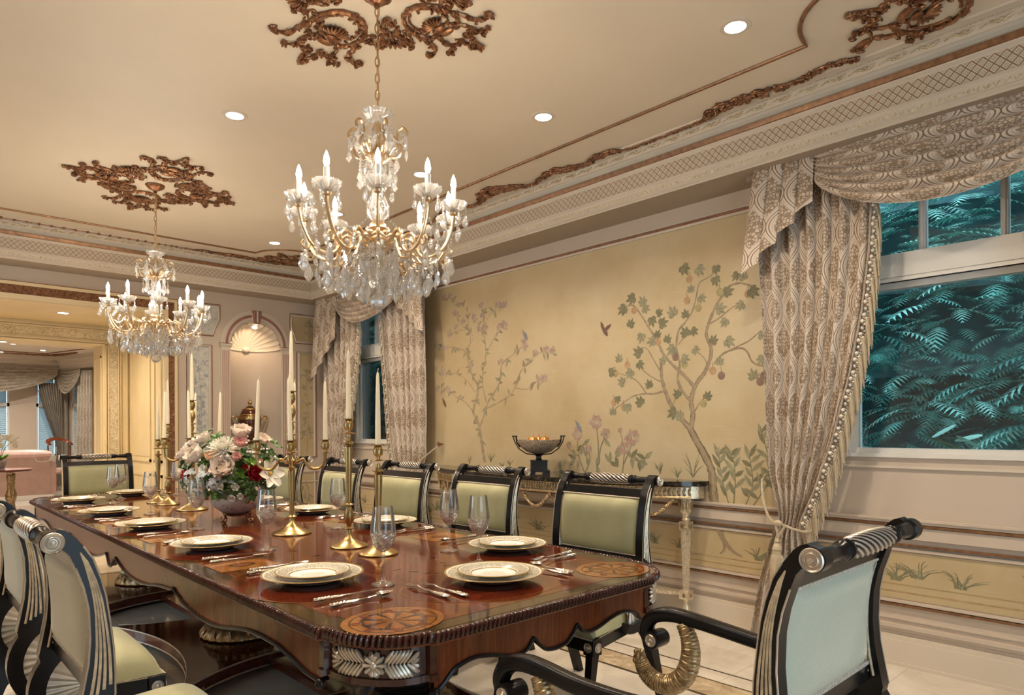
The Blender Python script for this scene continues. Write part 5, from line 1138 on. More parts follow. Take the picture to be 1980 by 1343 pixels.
# pedestals
def pedestal(y):
    r = thing('pedestal', None, None, (0, y-TCY, 0)); r.parent = table
    # concave-sided platform, four horns
    P = []
    hx, hy = .56, .72
    for (ax, ay), (bx_, by) in (((-hx, -hy), (hx, -hy)), ((hx, -hy), (hx, hy)), ((hx, hy), (-hx, hy)), ((-hx, hy), (-hx, -hy))):
        mx, my = (ax+bx_)/2*.38, (ay+by)/2*.38
        for k in range(17): t = .05+.9*k/16; q = (1-t)**2; P.append((q*ax+2*t*(1-t)*mx+t*t*bx_, q*ay+2*t*(1-t)*my+t*t*by))
    mb = MB(); mb.prism(P, .022, .088, 0); mb.build('platform', 'flame_mahogany', r, smooth=30)
    mb = MB(); mb.tube([(x*1.003, y_*1.003, .086) for x, y_ in P], .005, 6, 0, closed=True); mb.tube([(x*1.002, y_*1.002, .026) for x, y_ in P], .006, 6, 0, closed=True)
    mb.build('rope_border', 'antique_silver', r)
    mb = MB()
    for sx in (-1, 1):
        for sy in (-1, 1): mb.ball((sx*hx*.86, sy*hy*.86, .02), (.05, .05, .022), 12, 6); mb.tube([(sx*hx*.80, sy*hy*.92, .05), (sx*hx*.84, sy*hy*.99, .04), (sx*hx*.90, sy*hy*.96, .055), (sx*hx*.86, sy*hy*.90, .06)], .007, 6)
    mb.build('foot', 'antique_silver', r)
    mb = MB(); mb.lathe([(.12, .088), (.215, .088), (.225, .098), (.222, .118), (.195, .150), (.170, .160), (.0001, .160)], 96, 0, None, lambda a, i: 1+(.045*abs(sin(12*a)) if i in (2, 3, 4) else 0))
    mb.lathe([(.165, .160), (.185, .172), (.180, .198), (.150, .210), (.0001, .21)], 96, 0, None, lambda a, i: 1+(.06*sin(24*a+i*1.3) if i in (1, 2) else 0))
    for k in range(14): a = 2*pi*k/14; mb.tube([(.205*cos(a), .205*sin(a), .145), (.226*cos(a+.05), .226*sin(a+.05), .12), (.226*cos(a+.12), .226*sin(a+.12), .105), (.222*cos(a+.18), .222*sin(a+.18), .12)], .006, 5)
    mb.build('gadroon_base', 'aged_gold', r)
    mb = MB(); mb.lathe([(.13, .21), (.145, .225), (.14, .25), (.125, .262), (.13, .28), (.135, .30), (.125, .33), (.125, .36), (.125, .58), (.14, .60), (.15, .62)], 96, 0); mb.build('column', 'black_lacquer', r)
    mb = MB()
    for k in range(12): a = 2*pi*k/12; mb.box((.123, -.013, .34), (.133, .013, .575), 0, RZ(a))
    for k in range(8): a = 2*pi*k/8+.2; mb.tube([(.13*cos(a), .13*sin(a), .60), (.165*cos(a), .165*sin(a), .58), (.17*cos(a), .17*sin(a), .545), (.145*cos(a), .145*sin(a), .55)], .009, 6)
    mb.build('column_fluting', 'aged_gold', r)
    mb = MB(); mb.lathe([(.16, .61), (.2, .64), (.2, .70), (.0001, .70)], 32); mb.build('neck', 'dark_mahogany', r)
for y in (2.36, 4.13, 6.08): pedestal(y)
mb = MB()
for y0, y1 in ((2.36, 4.13), (4.13, 6.08)): mb.box((-.05, y0-TCY+.3, .03), (.05, y1-TCY-.3, .07))
mb.build('stretcher', 'flame_mahogany', table, smooth=0)
mb = MB()
for x in (-.12, .12):
    for y in (1.62-TCY, 6.64-TCY):
        for k in range(5): mb.lathe([(.0105, .06), (.0105, .60)], 10, 0, T(x+.018*(k-2), y, 0))
# ---------------------------------------------------------------- chairs
FRONT = [(0, 1.081), (.013, 1.089), (.026, 1.085), (.040, 1.074), (.063, 1.044), (.083, 1.011), (.099, .962), (.109, .920), (.118, .855), (.125, .792), (.128, .730), (.128, .68), (.124, .645)]
BACK = [(0, 1.04), (.013, 1.045), (.024, 1.038), (.035, 1.025), (.047, .994), (.063, .945), (.073, .895), (.076, .822), (.072, .762), (.062, .706), (.052, .655)]
fy = tab([(z, y) for y, z in FRONT]); by_ = tab([(z, y) for y, z in BACK])
RC, RI, RO = (.195, .54), .126, .170
def side_outline():
    P = list(FRONT)
    # inner arc of the ring, from top round the back to the bottom front
    a0, a1 = radians(118), radians(285)
    for k in range(19): a = a0+(a1-a0)*k/18; P.append((RC[0]+RI*cos(a), RC[1]+RI*sin(a)))
    a0, a1 = radians(290), radians(145)
    for k in range(17): a = a0+(a1-a0)*k/16; P.append((RC[0]+RO*cos(a), RC[1]+RO*sin(a)))
    P += BACK[::-1]
    return P
def yzM(x): return Matrix(((0, 0, 1, x), (1, 0, 0, 0), (0, 1, 0, 0), (0, 0, 0, 1)))
def make_chair(label, group, arms=False, cat='chair'):
    t = thing('armchair' if arms else 'dining_chair', label, cat, (0, 0, 0), 0, group)
    W = .290; th = .042
    SO = side_outline()
    for s_ in (-1, 1):
        mb = MB(); x = s_*(W-.022); mb.prism(SO, -th/2, th/2, 0, yzM(x)); sf = mb.build('side_frame', 'black_lacquer', t, smooth=32)
        mb = MB()     # edge line
        for lst in (FRONT[4:], BACK[4:]):
            mb.tube([(x+s_*(th/2+.0005), y+(-.004 if lst is FRONT[4:] else 0), z) for y, z in lst], .0022, 5)
        mb.build('edge_line', 'antique_silver', sf)
        mb = MB()     # fan of flutes on the outer and inner face
        for side in (s_, -s_):
            for k in range(4):
                pts, rs = [], []
                for j in range(15):
                    z = .705+(1.030-.705)*j/14; a, b = by_(z), fy(z); f = .20+.64*(k/3); f = f*(1-j/14)**.55+.62*(1-(1-j/14)**.55)
                    zz = z-.026*(1-k/3)*(1-j/14)+.0; pts.append((x+side*(th/2+.0008), a+(b-a)*f, zz)); rs.append(.0042*(1-.6*j/14))
                mb.tube(pts, rs, 6, flat=1.0)
        mb.build('fluting', 'cream_gilt', sf)
        mb = MB()     # pleated fan inside the ring
        def fan(u, v, d):
            a = radians(112+165*u); r = .03+.096*v; return (x+d+.004*cos(2*pi*14*u)*v, RC[0]+r*cos(a), RC[1]+r*sin(a))
        mb.grid(lambda u, v: fan(u, v, .004), 84, 1); mb.grid(lambda u, v: fan(u, v, -.004), 84, 1)
        mb.build('pleated_fan', 'antique_silver' if not arms else 'black_lacquer', sf, smooth=20)
        mb = MB()     # rear leg
        mb.prism([(.06, .47), (.025, .34), (-.015, .18), (-.07, 0), (-.035, 0), (.03, .18), (.085, .32), (.15, .40)], -th/2, th/2, 0, yzM(x)); mb.build('leg', 'black_lacquer', t, smooth=32)
        mb = MB()     # front leg with corner block
        xf = s_*(.300-.026); mb.box((xf-.028, .445, .335), (xf+.028, .502, .405)); mb.prism([(.448, .34), (.498, .34), (.502, .28), (.515, .15), (.55, 0), (.522, 0), (.485, .15), (.462, .28)], -.018, .018, 0, yzM(xf)); fl = mb.build('leg', 'black_lacquer', t, smooth=32)
        for M_ in (T(xf, .503, .370) @ RX(-pi/2), T(xf+s_*.029, .473, .370) @ RY(s_*pi/2)):
            mb = MB(); mb.lathe([(.021, 0), (.021, .004), (.018, .005), (.015, .001), (.012, .001), (.010, .005), (.006, .006), (.0001, .010)], 22, 0, M_); mb.build('rosette', 'antique_silver', fl)
        mb = MB(); c = s_*(W+.006)
        mb.lathe([(.0235, 0), (.0245, .004), (.0225, .007), (.0195, .004), (.0165, .0035), (.013, .007), (.010, .004), (.0075, .0045), (.0055, .009), (.0001, .011)], 28, 0, T(c, .0, 1.060) @ RY(s_*pi/2)); mb.build('rosette', 'antique_silver', t)
    mb = MB(); pr = []
    for x, r in ((-W-.006, .026), (-W+.03, .026), (-W+.034, .021), (-.215, .017), (-.165, .0165), (-.158, .021), (-.150, .0225), (-.145, .019), (-.138, .019), (-.135, .023), (-.128, .023), (-.122, .020)): pr.append((r, x))
    full = pr+[(r, -x) for r, x in pr[::-1]]
    mb.lathe(full, 24, 0, T(0, 0, 1.060) @ RY(pi/2)); tr = mb.build('top_rail', 'black_lacquer', t)
    mb = MB(); n = 44; N8 = 40; vs = []; fs = []; mi = []
    for i in range(n+1):
        x = -.122+.244*i/n; r = .0205+.0055*sin(pi*i/n)**.6
        for k in range(N8): a = 2*pi*k/N8+x*22; q = r*(1+.07*cos(10*2*pi*k/N8)); vs.append((x, q*cos(a), 1.060+q*sin(a)))
    for i in range(n):
        for k in range(N8): fs.append((i*N8+k, i*N8+(k+1) % N8, (i+1)*N8+(k+1) % N8, (i+1)*N8+k)); mi.append(0 if (k % 4) in (0, 3) else 1)
    mb.v = vs; mb.f = fs; mb.mi = mi; mb.build('twisted_grip', ['antique_silver', 'iron'], tr)
    mb = MB(); mb.prism([(.060, .984), (.086, .984), (.073, 1.022), (.047, 1.022)], -(W-.035), W-.035, 0, yzM(0)); mb.build('back_top_rail', 'black_lacquer', t, smooth=30); mb = MB(); mb.prism([(.088, .664), (.116, .664), (.118, .704), (.086, .704)], -(W-.035), W-.035, 0, yzM(0)); mb.build('back_bottom_rail', 'black_lacquer', t, smooth=30)
    hw = W-.040
    def mid(z): return (fy(z)+by_(z))/2+.004
    for d, nm in ((1, 'backrest'), (-1, 'backrest')):
        mb = MB()
        def pad(u, v):
            z = .710+(.980-.710)*v; x = (2*u-1)*hw; e = (1-(2*u-1)**8)*(1-(2*v-1)**8); return (x, mid(z)+d*(.004+.030*e), z)
        mb.grid(pad, 20, 20); b = mb.build(nm, 'green_velvet' if d > 0 else 'pale_velvet', t)
        mb = MB(); lp = []
        for k in range(12): lp.append((-hw+2*hw*k/12, .710))
        for k in range(12): lp.append((hw, .710+.27*k/12))
        for k in range(12): lp.append((hw-2*hw*k/12, .980))
        for k in range(12): lp.append((-hw, .980-.27*k/12))
        mb.tube([(x, mid(z)+d*.009, z) for x, z in lp], .0042 if d > 0 else .0075, 6, 0, closed=True); mb.build('braid_edge', 'braid', b)
    # seat
    mb = MB()
    def hwid(y): return .225+(.295-.225)*max(0, min(1, (y-.12)/.37))
    mb.prism([(-hwid(.13)+.01, .13), (-hwid(.50)+.008, .495), (hwid(.50)-.008, .495), (hwid(.13)-.01, .13)], .345, .400, 0); mb.build('seat_frame', 'black_lacquer', t, smooth=0)
    mb = MB()
    def seat(u, v):
        y = .125+.375*v; w = hwid(y); x = (2*u-1)*w; e = max(0, (1-abs(2*u-1)**5)*(1-abs(2*v-1)**5))**.6; return (x, y, .402+.108*e)
    mb.grid(seat, 28, 28); st = mb.build('seat', 'green_velvet', t)
    mb = MB(); mb.tube([(-hwid(.125), .127, .406), (-hwid(.50), .502, .406), (hwid(.50), .502, .406), (hwid(.125), .127, .406)], .005, 6, 0, closed=True); mb.build('braid_edge', 'braid', st)
    mb = MB(); mb.prism([(-.20, .10), (-.20, .14), (.20, .14), (.20, .10)], .355, .40, 0); mb.build('rear_seat_rail', 'black_lacquer', t, smooth=0)
    if arms:
        for s_ in (-1, 1):
            # scrolled arm: plan splays outward, side outline is the goose-neck curve
            def ax(y): return s_*(.268+.075*smooth((y-.12)/.45))
            O = [(.10, .78, .016), (.135, .722, .018), (.20, .690, .019), (.30, .672, .020), (.42, .668, .021), (.56, .674, .022), (.68, .684, .023), (.755, .684, .024), (.815, .664, .024), (.845, .625, .023), (.842, .590, .021), (.820, .572, .018)]
            P = spline([(ax(y), y, z) for y, z, r in O], 6); rs = []
            for i in range(len(P)): j = min(len(O)-2, i//6); f = (i % 6)/6; rs.append(O[j][2]*(1-f)+O[j+1][2]*f if i < len(P)-1 else O[-1][2])
            mb = MB(); mb.tube(P, rs, 20, 0, flat=1.0, twist=lambda a, i: .98/max(abs(cos(a)), abs(sin(a)))**.62); mb.lathe([(.0295, -.036), (.0305, -.03), (.0305, .03), (.0295, .036)], 26, 0, T(ax(.8), .805, .590) @ RY(pi/2)); arm = mb.build('arm', 'black_lacquer', t, smooth=50)
            for e in (-1, 1):
                mb = MB(); mb.lathe([(.0215, 0), (.0215, .003), (.019, .005), (.0165, .002), (.014, .002), (.0125, .0045), (.010, .002), (.008, .002), (.006, .006), (.0001, .009)], 26, 0, T(ax(.8)+e*.036, .805, .590) @ RY(e*pi/2)); mb.build('rosette', 'antique_silver', arm)
            mb = MB(); H = spline([(ax(.7), .700, .664), (ax(.68), .676, .615), (ax(.68), .672, .555), (ax(.68), .695, .490), (ax(.7), .745, .448), (ax(.7), .805, .440), (ax(.7), .850, .462), (ax(.7), .872, .495)], 20); nH = len(H)
            mb.tube(H, [(.022+.010*sin(pi*i/(nH-1)))*(1+.13*abs(sin(i*.9))) for i in range(nH)], 16); mb.build('horn_support', 'aged_gold', arm, smooth=60)
            mb = MB(); h = H[-1]; mb.ball(h+Vector((0, .004, .012)), (.026, .022, .026), 12, 8); random.seed(4)
            for k in range(14): a = k*.9; mb.ball(h+Vector((.022*cos(a), .014*sin(a*1.3)+.006, .014+.018*sin(a))), random.uniform(.008, .013), 8, 6)
            mb.build('carved_finial', 'aged_gold', arm)
            mb = MB(); mb.prism([(.50, .44), (.512, .40), (.80, .43), (.86, .40), (.80, .37), (.512, .375)], -.012, .012, 0, yzM(ax(.6)))
    return t
ch0 = make_chair('', 'side chairs round the dining table')
RY_ = 1.60-.318+1.60
right = [(2.736, 2.18, 'green velvet scroll-back chair behind the near end of the console, closest on the mural side'),
 (2.79, 3.14, 'green velvet scroll-back chair in front of the console bowl, second along the mural side'),
 (2.73, 3.935, 'green velvet scroll-back chair right of the brass candlesticks, third along the mural side'),
 (2.70, 4.73, 'green velvet scroll-back chair below the far window, seen between two brass sticks'),
 (2.68, 5.645, 'green velvet scroll-back chair mostly hidden by the tall five-light candelabrum')]
left = [(.295, 2.15, 'scroll-back chair largest at the lower left, its pale padded back towards us'),
 (.285, 3.03, 'scroll-back chair cut by the left edge, just beyond the largest left chair'),
 (.285, 3.92, 'scroll-back chair third along the left side, only its green seat corner showing')]
first = True
def place(x, y, rz, lab):
    global first
    c = ch0 if first else copy_tree(ch0); first = False
    c.location = (x, y, 0); c.rotation_euler = (0, 0, rz); c['label'] = lab
for x, y, l in right: place(x, y, pi/2, l)
for x, y, l in left: place(x, y, -pi/2, l)
place(1.535, 7.42, pi, 'green velvet scroll-back chair at the far head of the table, before the lounge opening')
ac = make_chair('armchair with ram-horn arms and pale green back, large at the lower right', 'armchairs', True, 'armchair'); ac.location = (1.622, .562, 0)
# ---------------------------------------------------------------- place settings
TT = TZ+.0015
def make_plate():
    t = thing('dinner_plate', '', 'plate', (0, 0, TT), 0, 'dinner plates on the table')
    mb = MB(); mb.lathe([(.0001, .004), (.075, .003), (.078, 0), (.084, 0), (.10, .006), (.12, .016), (.182, .030), (.1825, .032), (.181, .0335), (.122, .021), (.105, .012), (.0001, .010)], 64); mb.build('body', 'plate_dinner', t)
    s = thing('salad_plate', '', 'plate', (0, 0, TT+.0165), 0, 'salad plates resting on dinner plates')
    mb = MB(); mb.lathe([(.0001, .003), (.055, .002), (.057, 0), (.062, 0), (.075, .005), (.09, .012), (.134, .022), (.1345, .0235), (.133, .025), (.092, .016), (.078, .008), (.0001, .0065)], 56); mb.build('body', 'plate_salad', s)
    return t, s
PL0, SP0 = make_plate()
def make_glass():
    t = thing('wine_goblet', '', 'wine glass', (0, 0, TT), 0, 'cut crystal wine goblets')
    mb = MB(); mb.lathe([(.0001, 0), (.041, 0), (.042, .0015), (.041, .003), (.02, .008), (.008, .016), (.0045, .03), (.0040, .08), (.0045, .10), (.008, .116), (.0001, .119)], 40); mb.build('stem', 'clear_glass', t)
    mb = MB(); mb.lathe([(.008, .116), (.024, .128), (.036, .146), (.0435, .168), (.0455, .186), (.0432, .186), (.041, .168), (.034, .148), (.022, .132), (.0001, .124)], 44, 0, None, lambda a, i: 1+.03*cos(14*a+(i*.6))); mb.build('cut_bowl', 'cut_glass', t)
    mb = MB(); mb.lathe([(.0455, .186), (.0445, .205), (.040, .24), (.0355, .278), (.0345, .278), (.0390, .24), (.0432, .205), (.0440, .186)], 44); mb.build('rim_bowl', 'clear_glass', t)
    return t
GL0 = make_glass()
def hand(mb, L0, L1, z=.006):    # ornate handle from x=L0 (end) to L1
    n = 10; pts = [(L0+(L1-L0)*k/n, 0, z) for k in range(n+1)]; rs = [.0065, .0105, .0115, .0095, .0085, .0090, .0085, .0075, .0062, .0050, .0042]
    mb.tube(pts, rs, 10, 0, flat=.55, twist=lambda a, i: 1+.08*cos(3*a+i))
    for k in range(5): mb.ball((L0+.006+.012*k, 0, z+.002), (.006, .008, .0055), 8, 5)
def make_cutlery():
    out = []
    t = thing('dinner_fork', '', 'fork', (0, 0, TT), 0, 'silver forks'); mb = MB(); hand(mb, -.125, .02); mb.tube([(.02, 0, .006), (.045, 0, .008), (.06, 0, .012)], [.0042, .0032, .004], 8, 0, flat=.6)
    mb.grid(lambda u, v: (.058+.024*v, (2*u-1)*(.006+.006*sin(pi*.5*v)), .012-.004*v-.002*(1-(2*u-1)**2)), 6, 5); mb.build('handle', 'silverware', t)
    mb = MB()
    for k in range(4): y = -.0105+.007*k; mb.tube([(.080, y, .008), (.10, y, .005), (.118, y, .006), (.127, y, .009)], [.0018, .0017, .0014, .0006], 6)
    mb.build('tines', 'silverware', t); out.append(t)
    t = thing('dinner_knife', '', 'knife', (0, 0, TT), 0, 'silver knives'); mb = MB(); hand(mb, -.13, .0, .009); mb.build('handle', 'silverware', t)
    mb = MB(); mb.prism([(.0, -.006), (.03, -.007), (.09, -.0085), (.115, -.006), (.125, .004), (.10, .007), (.0, .006)], .007, .0095); mb.build('blade', 'silverware', t); out.append(t)
    t = thing('dinner_spoon', '', 'spoon', (0, 0, TT), 0, 'silver spoons'); mb = MB(); hand(mb, -.12, .02, .006); mb.tube([(.02, 0, .006), (.04, 0, .008), (.062, 0, .008)], [.0042, .003, .004], 8, 0, flat=.6); mb.build('handle', 'silverware', t)
    mb = MB(); mb.grid(lambda u, v: (.088+.032*cos(2*pi*u)*v, .0195*sin(2*pi*u)*v*(1-.12*cos(2*pi*u)), .003+.010*v*v), 24, 6); mb.grid(lambda u, v: (.088+.032*cos(2*pi*u)*v, .0195*sin(2*pi*u)*v*(1-.12*cos(2*pi*u)), .0015+.0115*v*v), 24, 6); mb.build('spoon_bowl', 'silverware', t); out.append(t)
    return out
FK0, KN0, SN0 = make_cutlery()
USED = set()
def put(src, loc, rz, lab):
    if src.name in USED: o = copy_tree(src)
    else: o = src; USED.add(src.name)
    o.location = loc; o.rotation_euler = (0, 0, rz); o['label'] = lab; return o
SET = [  # x, y, facing angle (direction the diner looks), description
 (1.169, 2.316, 0, 'largest plate on the left side nearest us'), (1.152, 3.289, 0, 'second plate on the left side'), (1.139, 4.208, 0, 'third plate on the left side'), (1.121, 5.06, 0, 'fourth plate on the left side'), (1.13, 6.037, 0, 'fifth, farthest plate on the left side'),
 (2.115, 2.287, pi, 'plate before the nearest mural-side chair'), (2.143, 3.353, pi, 'plate before the second mural-side chair'), (2.109, 4.181, pi, 'plate right of the tall five-light candelabrum'), (2.11, 5.05, pi, 'plate hidden behind the flowers on the mural side'), (2.11, 6.0, pi, 'far mural-side plate behind the candelabra'),
 (1.656, 1.864, pi/2, 'plate at the near end before the ram-horn armchair'), (1.575, 6.40, -pi/2, 'plate at the far head of the table')]
GLS = [(1.315, 3.056), (1.305, 3.964), (1.317, 4.878), (1.307, 5.796), (1.323, 2.085), (1.9, 2.443), (1.813, 2.134), (1.888, 3.438), (1.438, 6.14), (1.871, 6.178), (1.90, 4.45), (1.90, 5.30)]
for k, (x, y, a, d) in enumerate(SET):
    put(PL0, (x, y, TT), a, 'white and gold dinner plate, the '+d); put(SP0, (x, y, TT+.0165), a, 'small gold-banded plate stacked on the '+d)
    rx, ry = sin(a), -cos(a); dx, dy = cos(a), sin(a)
    ends = abs(cos(a)) < .1
    ko, so, fo1, fo2 = (.235, .285, -.235, -.285) if ends else (.305, .38, -.275, -.325)
    def pos(o, f): return (x+rx*o+dx*f, y+ry*o+dy*f, TT)
    put(KN0, pos(ko, -.02), a+random.uniform(-.06, .06), 'ornate silver knife beside the '+d); put(SN0, pos(so, -.02), a+random.uniform(-.06, .06), 'ornate silver spoon beside the '+d)
    put(FK0, pos(fo1, -.01), a+random.uniform(-.04, .04), 'ornate silver fork nearest the '+d); put(FK0, pos(fo2, .02), a+random.uniform(-.04, .04), 'ornate silver fork, outer one by the '+d)
GD = ['cut crystal goblet left of the white flowers bowl, beside the tall candelabrum', 'cut crystal goblet directly before the left side of the flower bowl', 'cut crystal goblet before the left brass candelabrum', 'cut crystal goblet before the far head chair, left one of the pair', 'largest cut crystal goblet, standing nearest us by the near-left plate', 'cut crystal goblet left one of the two before the mural-side chairs', 'cut crystal goblet behind the near-end plate', 'cut crystal goblet between the tall candelabrum and a tall brass stick', 'cut crystal goblet before the far head chair, right one of the pair', 'cut crystal goblet seen through the left candelabrum arms', 'cut crystal goblet hidden behind the flowers', 'cut crystal goblet far on the mural side behind the flowers']
for k, (x, y) in enumerate(GLS): put(GL0, (x, y, TT), random.random(), GD[k])
# ---------------------------------------------------------------- brass sticks and candelabra
def taper(parent, x, y, z, h=.33, tilt=(0, 0)):
    t = thing('taper_candle', None, None, (x, y, z)); t.parent = parent; t.rotation_euler = (tilt[0], tilt[1], 0)
    mb = MB(); mb.lathe([(.0125, 0), (.0118, h*.3), (.0095, h*.7), (.0070, h*.93), (.0048, h*.975), (.0001, h)], 18); mb.build('wax', 'candle_wax', t)
    mb = MB(); mb.tube([(0, 0, h-.004), (.001, 0, h+.006), (.005, .002, h+.014)], .0011, 5); mb.build('wick', 'candle_wax', t)
    return t
def socket_prof(z0):   # drip pan + cup ending at height z0
    return [(.008, z0-.075), (.033, z0-.072), (.034, z0-.070), (.010, z0-.064), (.009, z0-.055), (.020, z0-.045), (.0225, z0-.030), (.018, z0-.012), (.014, z0-.006), (.028, z0-.003), (.029, z0), (.013, z0)]
def stick(x, y, ztop, lab, br=.088):
    H = ztop-TT; t = thing('brass_candlestick', lab, 'candlestick', (x, y, TT), 0, 'single brass candlesticks')
    mb = MB(); mb.lathe([(.0001, 0), (br, 0), (br, .004), (br*.96, .008), (.05, .022), (.026, .038), (.014, .058), (.011, .078)], 40); mb.build('foot', 'brass', t)
    pr = [(.011, .078), (.024, .084), (.024, .087), (.011, .094), (.012, .104)]
    if H > .55: pr += [(.022, .125), (.0235, .145), (.019, .17), (.010, .19), (.024, .196), (.024, .199), (.011, .205), (.0115, .215)]; z0 = .215
    else: z0 = .11
    pr += [(.011, z0+.01), (.0145, z0+(H-z0)*.35), (.0185, H-.16), (.017, H-.135), (.010, H-.128), (.026, H-.118), (.026, H-.115), (.010, H-.108), (.012, H-.098), (.009, H-.085)]
    mb = MB(); mb.lathe(pr, 28); mb.build('shaft', 'brass', t)
    mb = MB(); mb.lathe(socket_prof(H), 28); mb.build('socket', 'brass', t)
    taper(t, 0, 0, H-.004)
    return t
stick(1.636, 2.874, 1.366, 'tall single brass candlestick with an ivory taper, just right of the five-light candelabrum'); stick(1.635, 2.615, 1.247, 'short single brass candlestick with an ivory taper before the far window glass')
stick(1.574, 5.626, 1.242, 'short brass candlestick at the left end of the far brass group', .08); stick(1.583, 5.418, 1.359, 'tall brass candlestick in the far group left of the flowers', .08)
def candelabrum(x, y, rot, lab):
    t = thing('five_light_candelabrum', lab, 'candelabrum', (x, y, TT), 0, 'five-light brass candelabra')
    mb = MB(); mb.lathe([(.0001, 0), (.102, 0), (.102, .005), (.098, .009), (.06, .024), (.03, .045), (.016, .066), (.012, .082)], 44); mb.build('foot', 'brass', t)
    pr = [(.012, .082), (.027, .088), (.027, .091), (.012, .10), (.013, .112), (.0135, .20), (.017, .30), (.0185, .335), (.012, .342), (.020, .350), (.012, .362), (.022, .375), (.024, .39), (.014, .402), (.011, .42), (.019, .435), (.011, .45), (.013, .47), (.016, .50), (.010, .52), (.034, .527), (.034, .530), (.010, .536), (.010, .545), (.016, .565), (.010, .588), (.030, .593), (.030, .596), (.009, .602), (.012, .615), (.022, .635), (.0235, .65), (.018, .672), (.009, .688)]
    mb = MB(); mb.lathe(pr, 30); mb.lathe([(r, z+.688-.685) for r, z in [(.009, .685), (.014, .694), (.0215, .710), (.020, .735), (.013, .748), (.030, .752), (.031, .755), (.013, .755)]], 28); mb.build('shaft', 'brass', t)
    taper(t, 0, 0, .752)
    for k in range(4):
        a = rot+k*pi/2; c, s_ = cos(a), sin(a)
        q = [(.012, .372), (.035, .385), (.06, .395), (.075, .37), (.10, .345), (.135, .345), (.165, .365), (.174, .40), (.174, .428)]
        mb = MB(); mb.tube(spline([(c*r, s_*r, z) for r, z in q], 6), .0075, 8); mb.tube(spline([(c*r, s_*r, z) for r, z in [(.012, .39), (.03, .372), (.036, .40), (.022, .41)]], 5), .005, 6); ar = mb.build('arm', 'brass', t)
        mb = MB(); mb.lathe(socket_prof(.498), 26, 0, T(c*.174, s_*.174, 0)); mb.build('socket', 'brass', ar)
        o = taper(t, c*.174, s_*.174, .495, .325, (random.uniform(-.03, .03), random.uniform(-.03, .03)))
    return t
candelabrum(1.619, 3.443, radians(-43.2+16), 'tall five-light brass candelabrum with ivory tapers, standing right of the flowers')
candelabrum(1.602, 4.949, radians(-43.2+20), 'farther five-light brass candelabrum with ivory tapers, left of the flowers')
# ---------------------------------------------------------------- flower bowl
bw = thing('footed_flower_bowl', 'painted porcelain bowl on bronze scroll feet holding the bouquet', 'bowl', (1.60, 4.15, TT))
mb = MB(); mb.lathe([(.0001, .045), (.05, .045), (.09, .06), (.135, .095), (.156, .135), (.150, .168), (.138, .175), (.134, .168), (.146, .135), (.12, .10), (.0001, .07)], 48); mb.build('body', 'floral_porcelain', bw)
mb = MB(); mb.lathe([(.04, .03), (.055, .034), (.06, .045), (.0001, .05)], 32); mb.build('base_ring', 'bronze_leaf', bw)
for k in range(4):
    a = pi/4+k*pi/2-.3; mb = MB(); mb.tube(spline([(r*cos(a), r*sin(a), z) for r, z in [(.05, .05), (.085, .058), (.10, .042), (.085, .02), (.10, .004), (.118, .008), (.112, .018)]], 5), .0055, 8); mb.ball((.095*cos(a), .095*sin(a), .05), (.012, .012, .012), 8, 5); mb.build('foot', 'bronze_leaf', bw)
bq = thing('flower_bouquet', 'round bouquet of white and pink peonies, red rose and magnolia in the porcelain bowl', 'flowers', (1.60, 4.15, .93))
def petal(mb, az, base_r, L, W, lift, curl_, mi=0, z0=0):
    # cupped petal leaving the centre in direction az, lift = angle above horizontal, curl bends the tip inwards (+) or outwards (-)
    def fn(u, v):
        t = v; w = W*sin(pi*(.12+.80*t))**.8*(2*u-1); ang = lift+curl_*t; r = base_r+L*t*cos(lift+curl_*t*.5); z = z0+L*t*sin(lift+curl_*t*.5); cup = .35*W*((2*u-1)**2)
        rr = r-cup*sin(ang); zz = z+cup*cos(ang)*.8+.03*sin(6*u+5*az)*t
        return (rr*cos(az)-w*sin(az), rr*sin(az)+w*cos(az), zz)
    mb.grid(fn, 5, 5, mi)
def fl_peony(seed, petals=(4, 6, 8, 9), open_=1.0):
    random.seed(seed); mb = MB(); n = len(petals)
    for l, k in enumerate(petals):
        f = l/(n-1)
        for j in range(k): petal(mb, 2*pi*j/k+l*.5+random.uniform(-.15, .15), .05+.12*f, .45+.5*f, .30+.22*f, radians(90-40*f*open_)+random.uniform(-.1, .1), radians(46-40*f*open_), 1 if l == 0 else 0, -.35)
    mb.ball((0, 0, -.1), .32, 8, 6, 1)
    return mb
def fl_mum(seed):
    random.seed(seed); mb = MB()
    for l in range(9):
        for j in range(14): petal(mb, 2*pi*j/14+l*.22, .03+.03*l, .55+.05*l, .07, radians(85-11*l), radians(25), 0, -.2)
    return mb
def fl_magnolia(seed):
    random.seed(seed); mb = MB()
    for j in range(6): petal(mb, 2*pi*j/6, .05, 1.05, .36, radians(28), radians(-25), 0, 0)
    mb.ball((0, 0, .12), (.14, .14, .18), 8, 6, 1); return mb
def fl_hyd(seed):
    random.seed(seed); mb = MB()
    for k in range(26):
        u, v = random.uniform(0, 2*pi), random.uniform(.1, 1); P = Vector((sin(v*1.5)*cos(u), sin(v*1.5)*sin(u), cos(v*1.5)))*.85; Q = P.to_track_quat('Z', 'Y').to_matrix().to_4x4()
        for j in range(4): mb.ball((0, 0, 0), 1, 5, 3, 0, T(*P) @ Q @ RZ(j*pi/2) @ T(.12, 0, 0) @ S3(.14, .11, .02))
    return mb
def fl_leaf(seed):
    random.seed(seed); mb = MB()
    for j in range(5):
        a = j*1.256+random.random()*.5; L = random.uniform(.8, 1.15)
        mb.grid(lambda u, v: ((L*v*cos(a)-(2*u-1)*.28*sin(pi*v**.8)*sin(a)), (L*v*sin(a)+(2*u-1)*.28*sin(pi*v**.8)*cos(a)), .25*sin(2.2*v)-.12*abs(2*u-1)), 4, 6)
    return mb
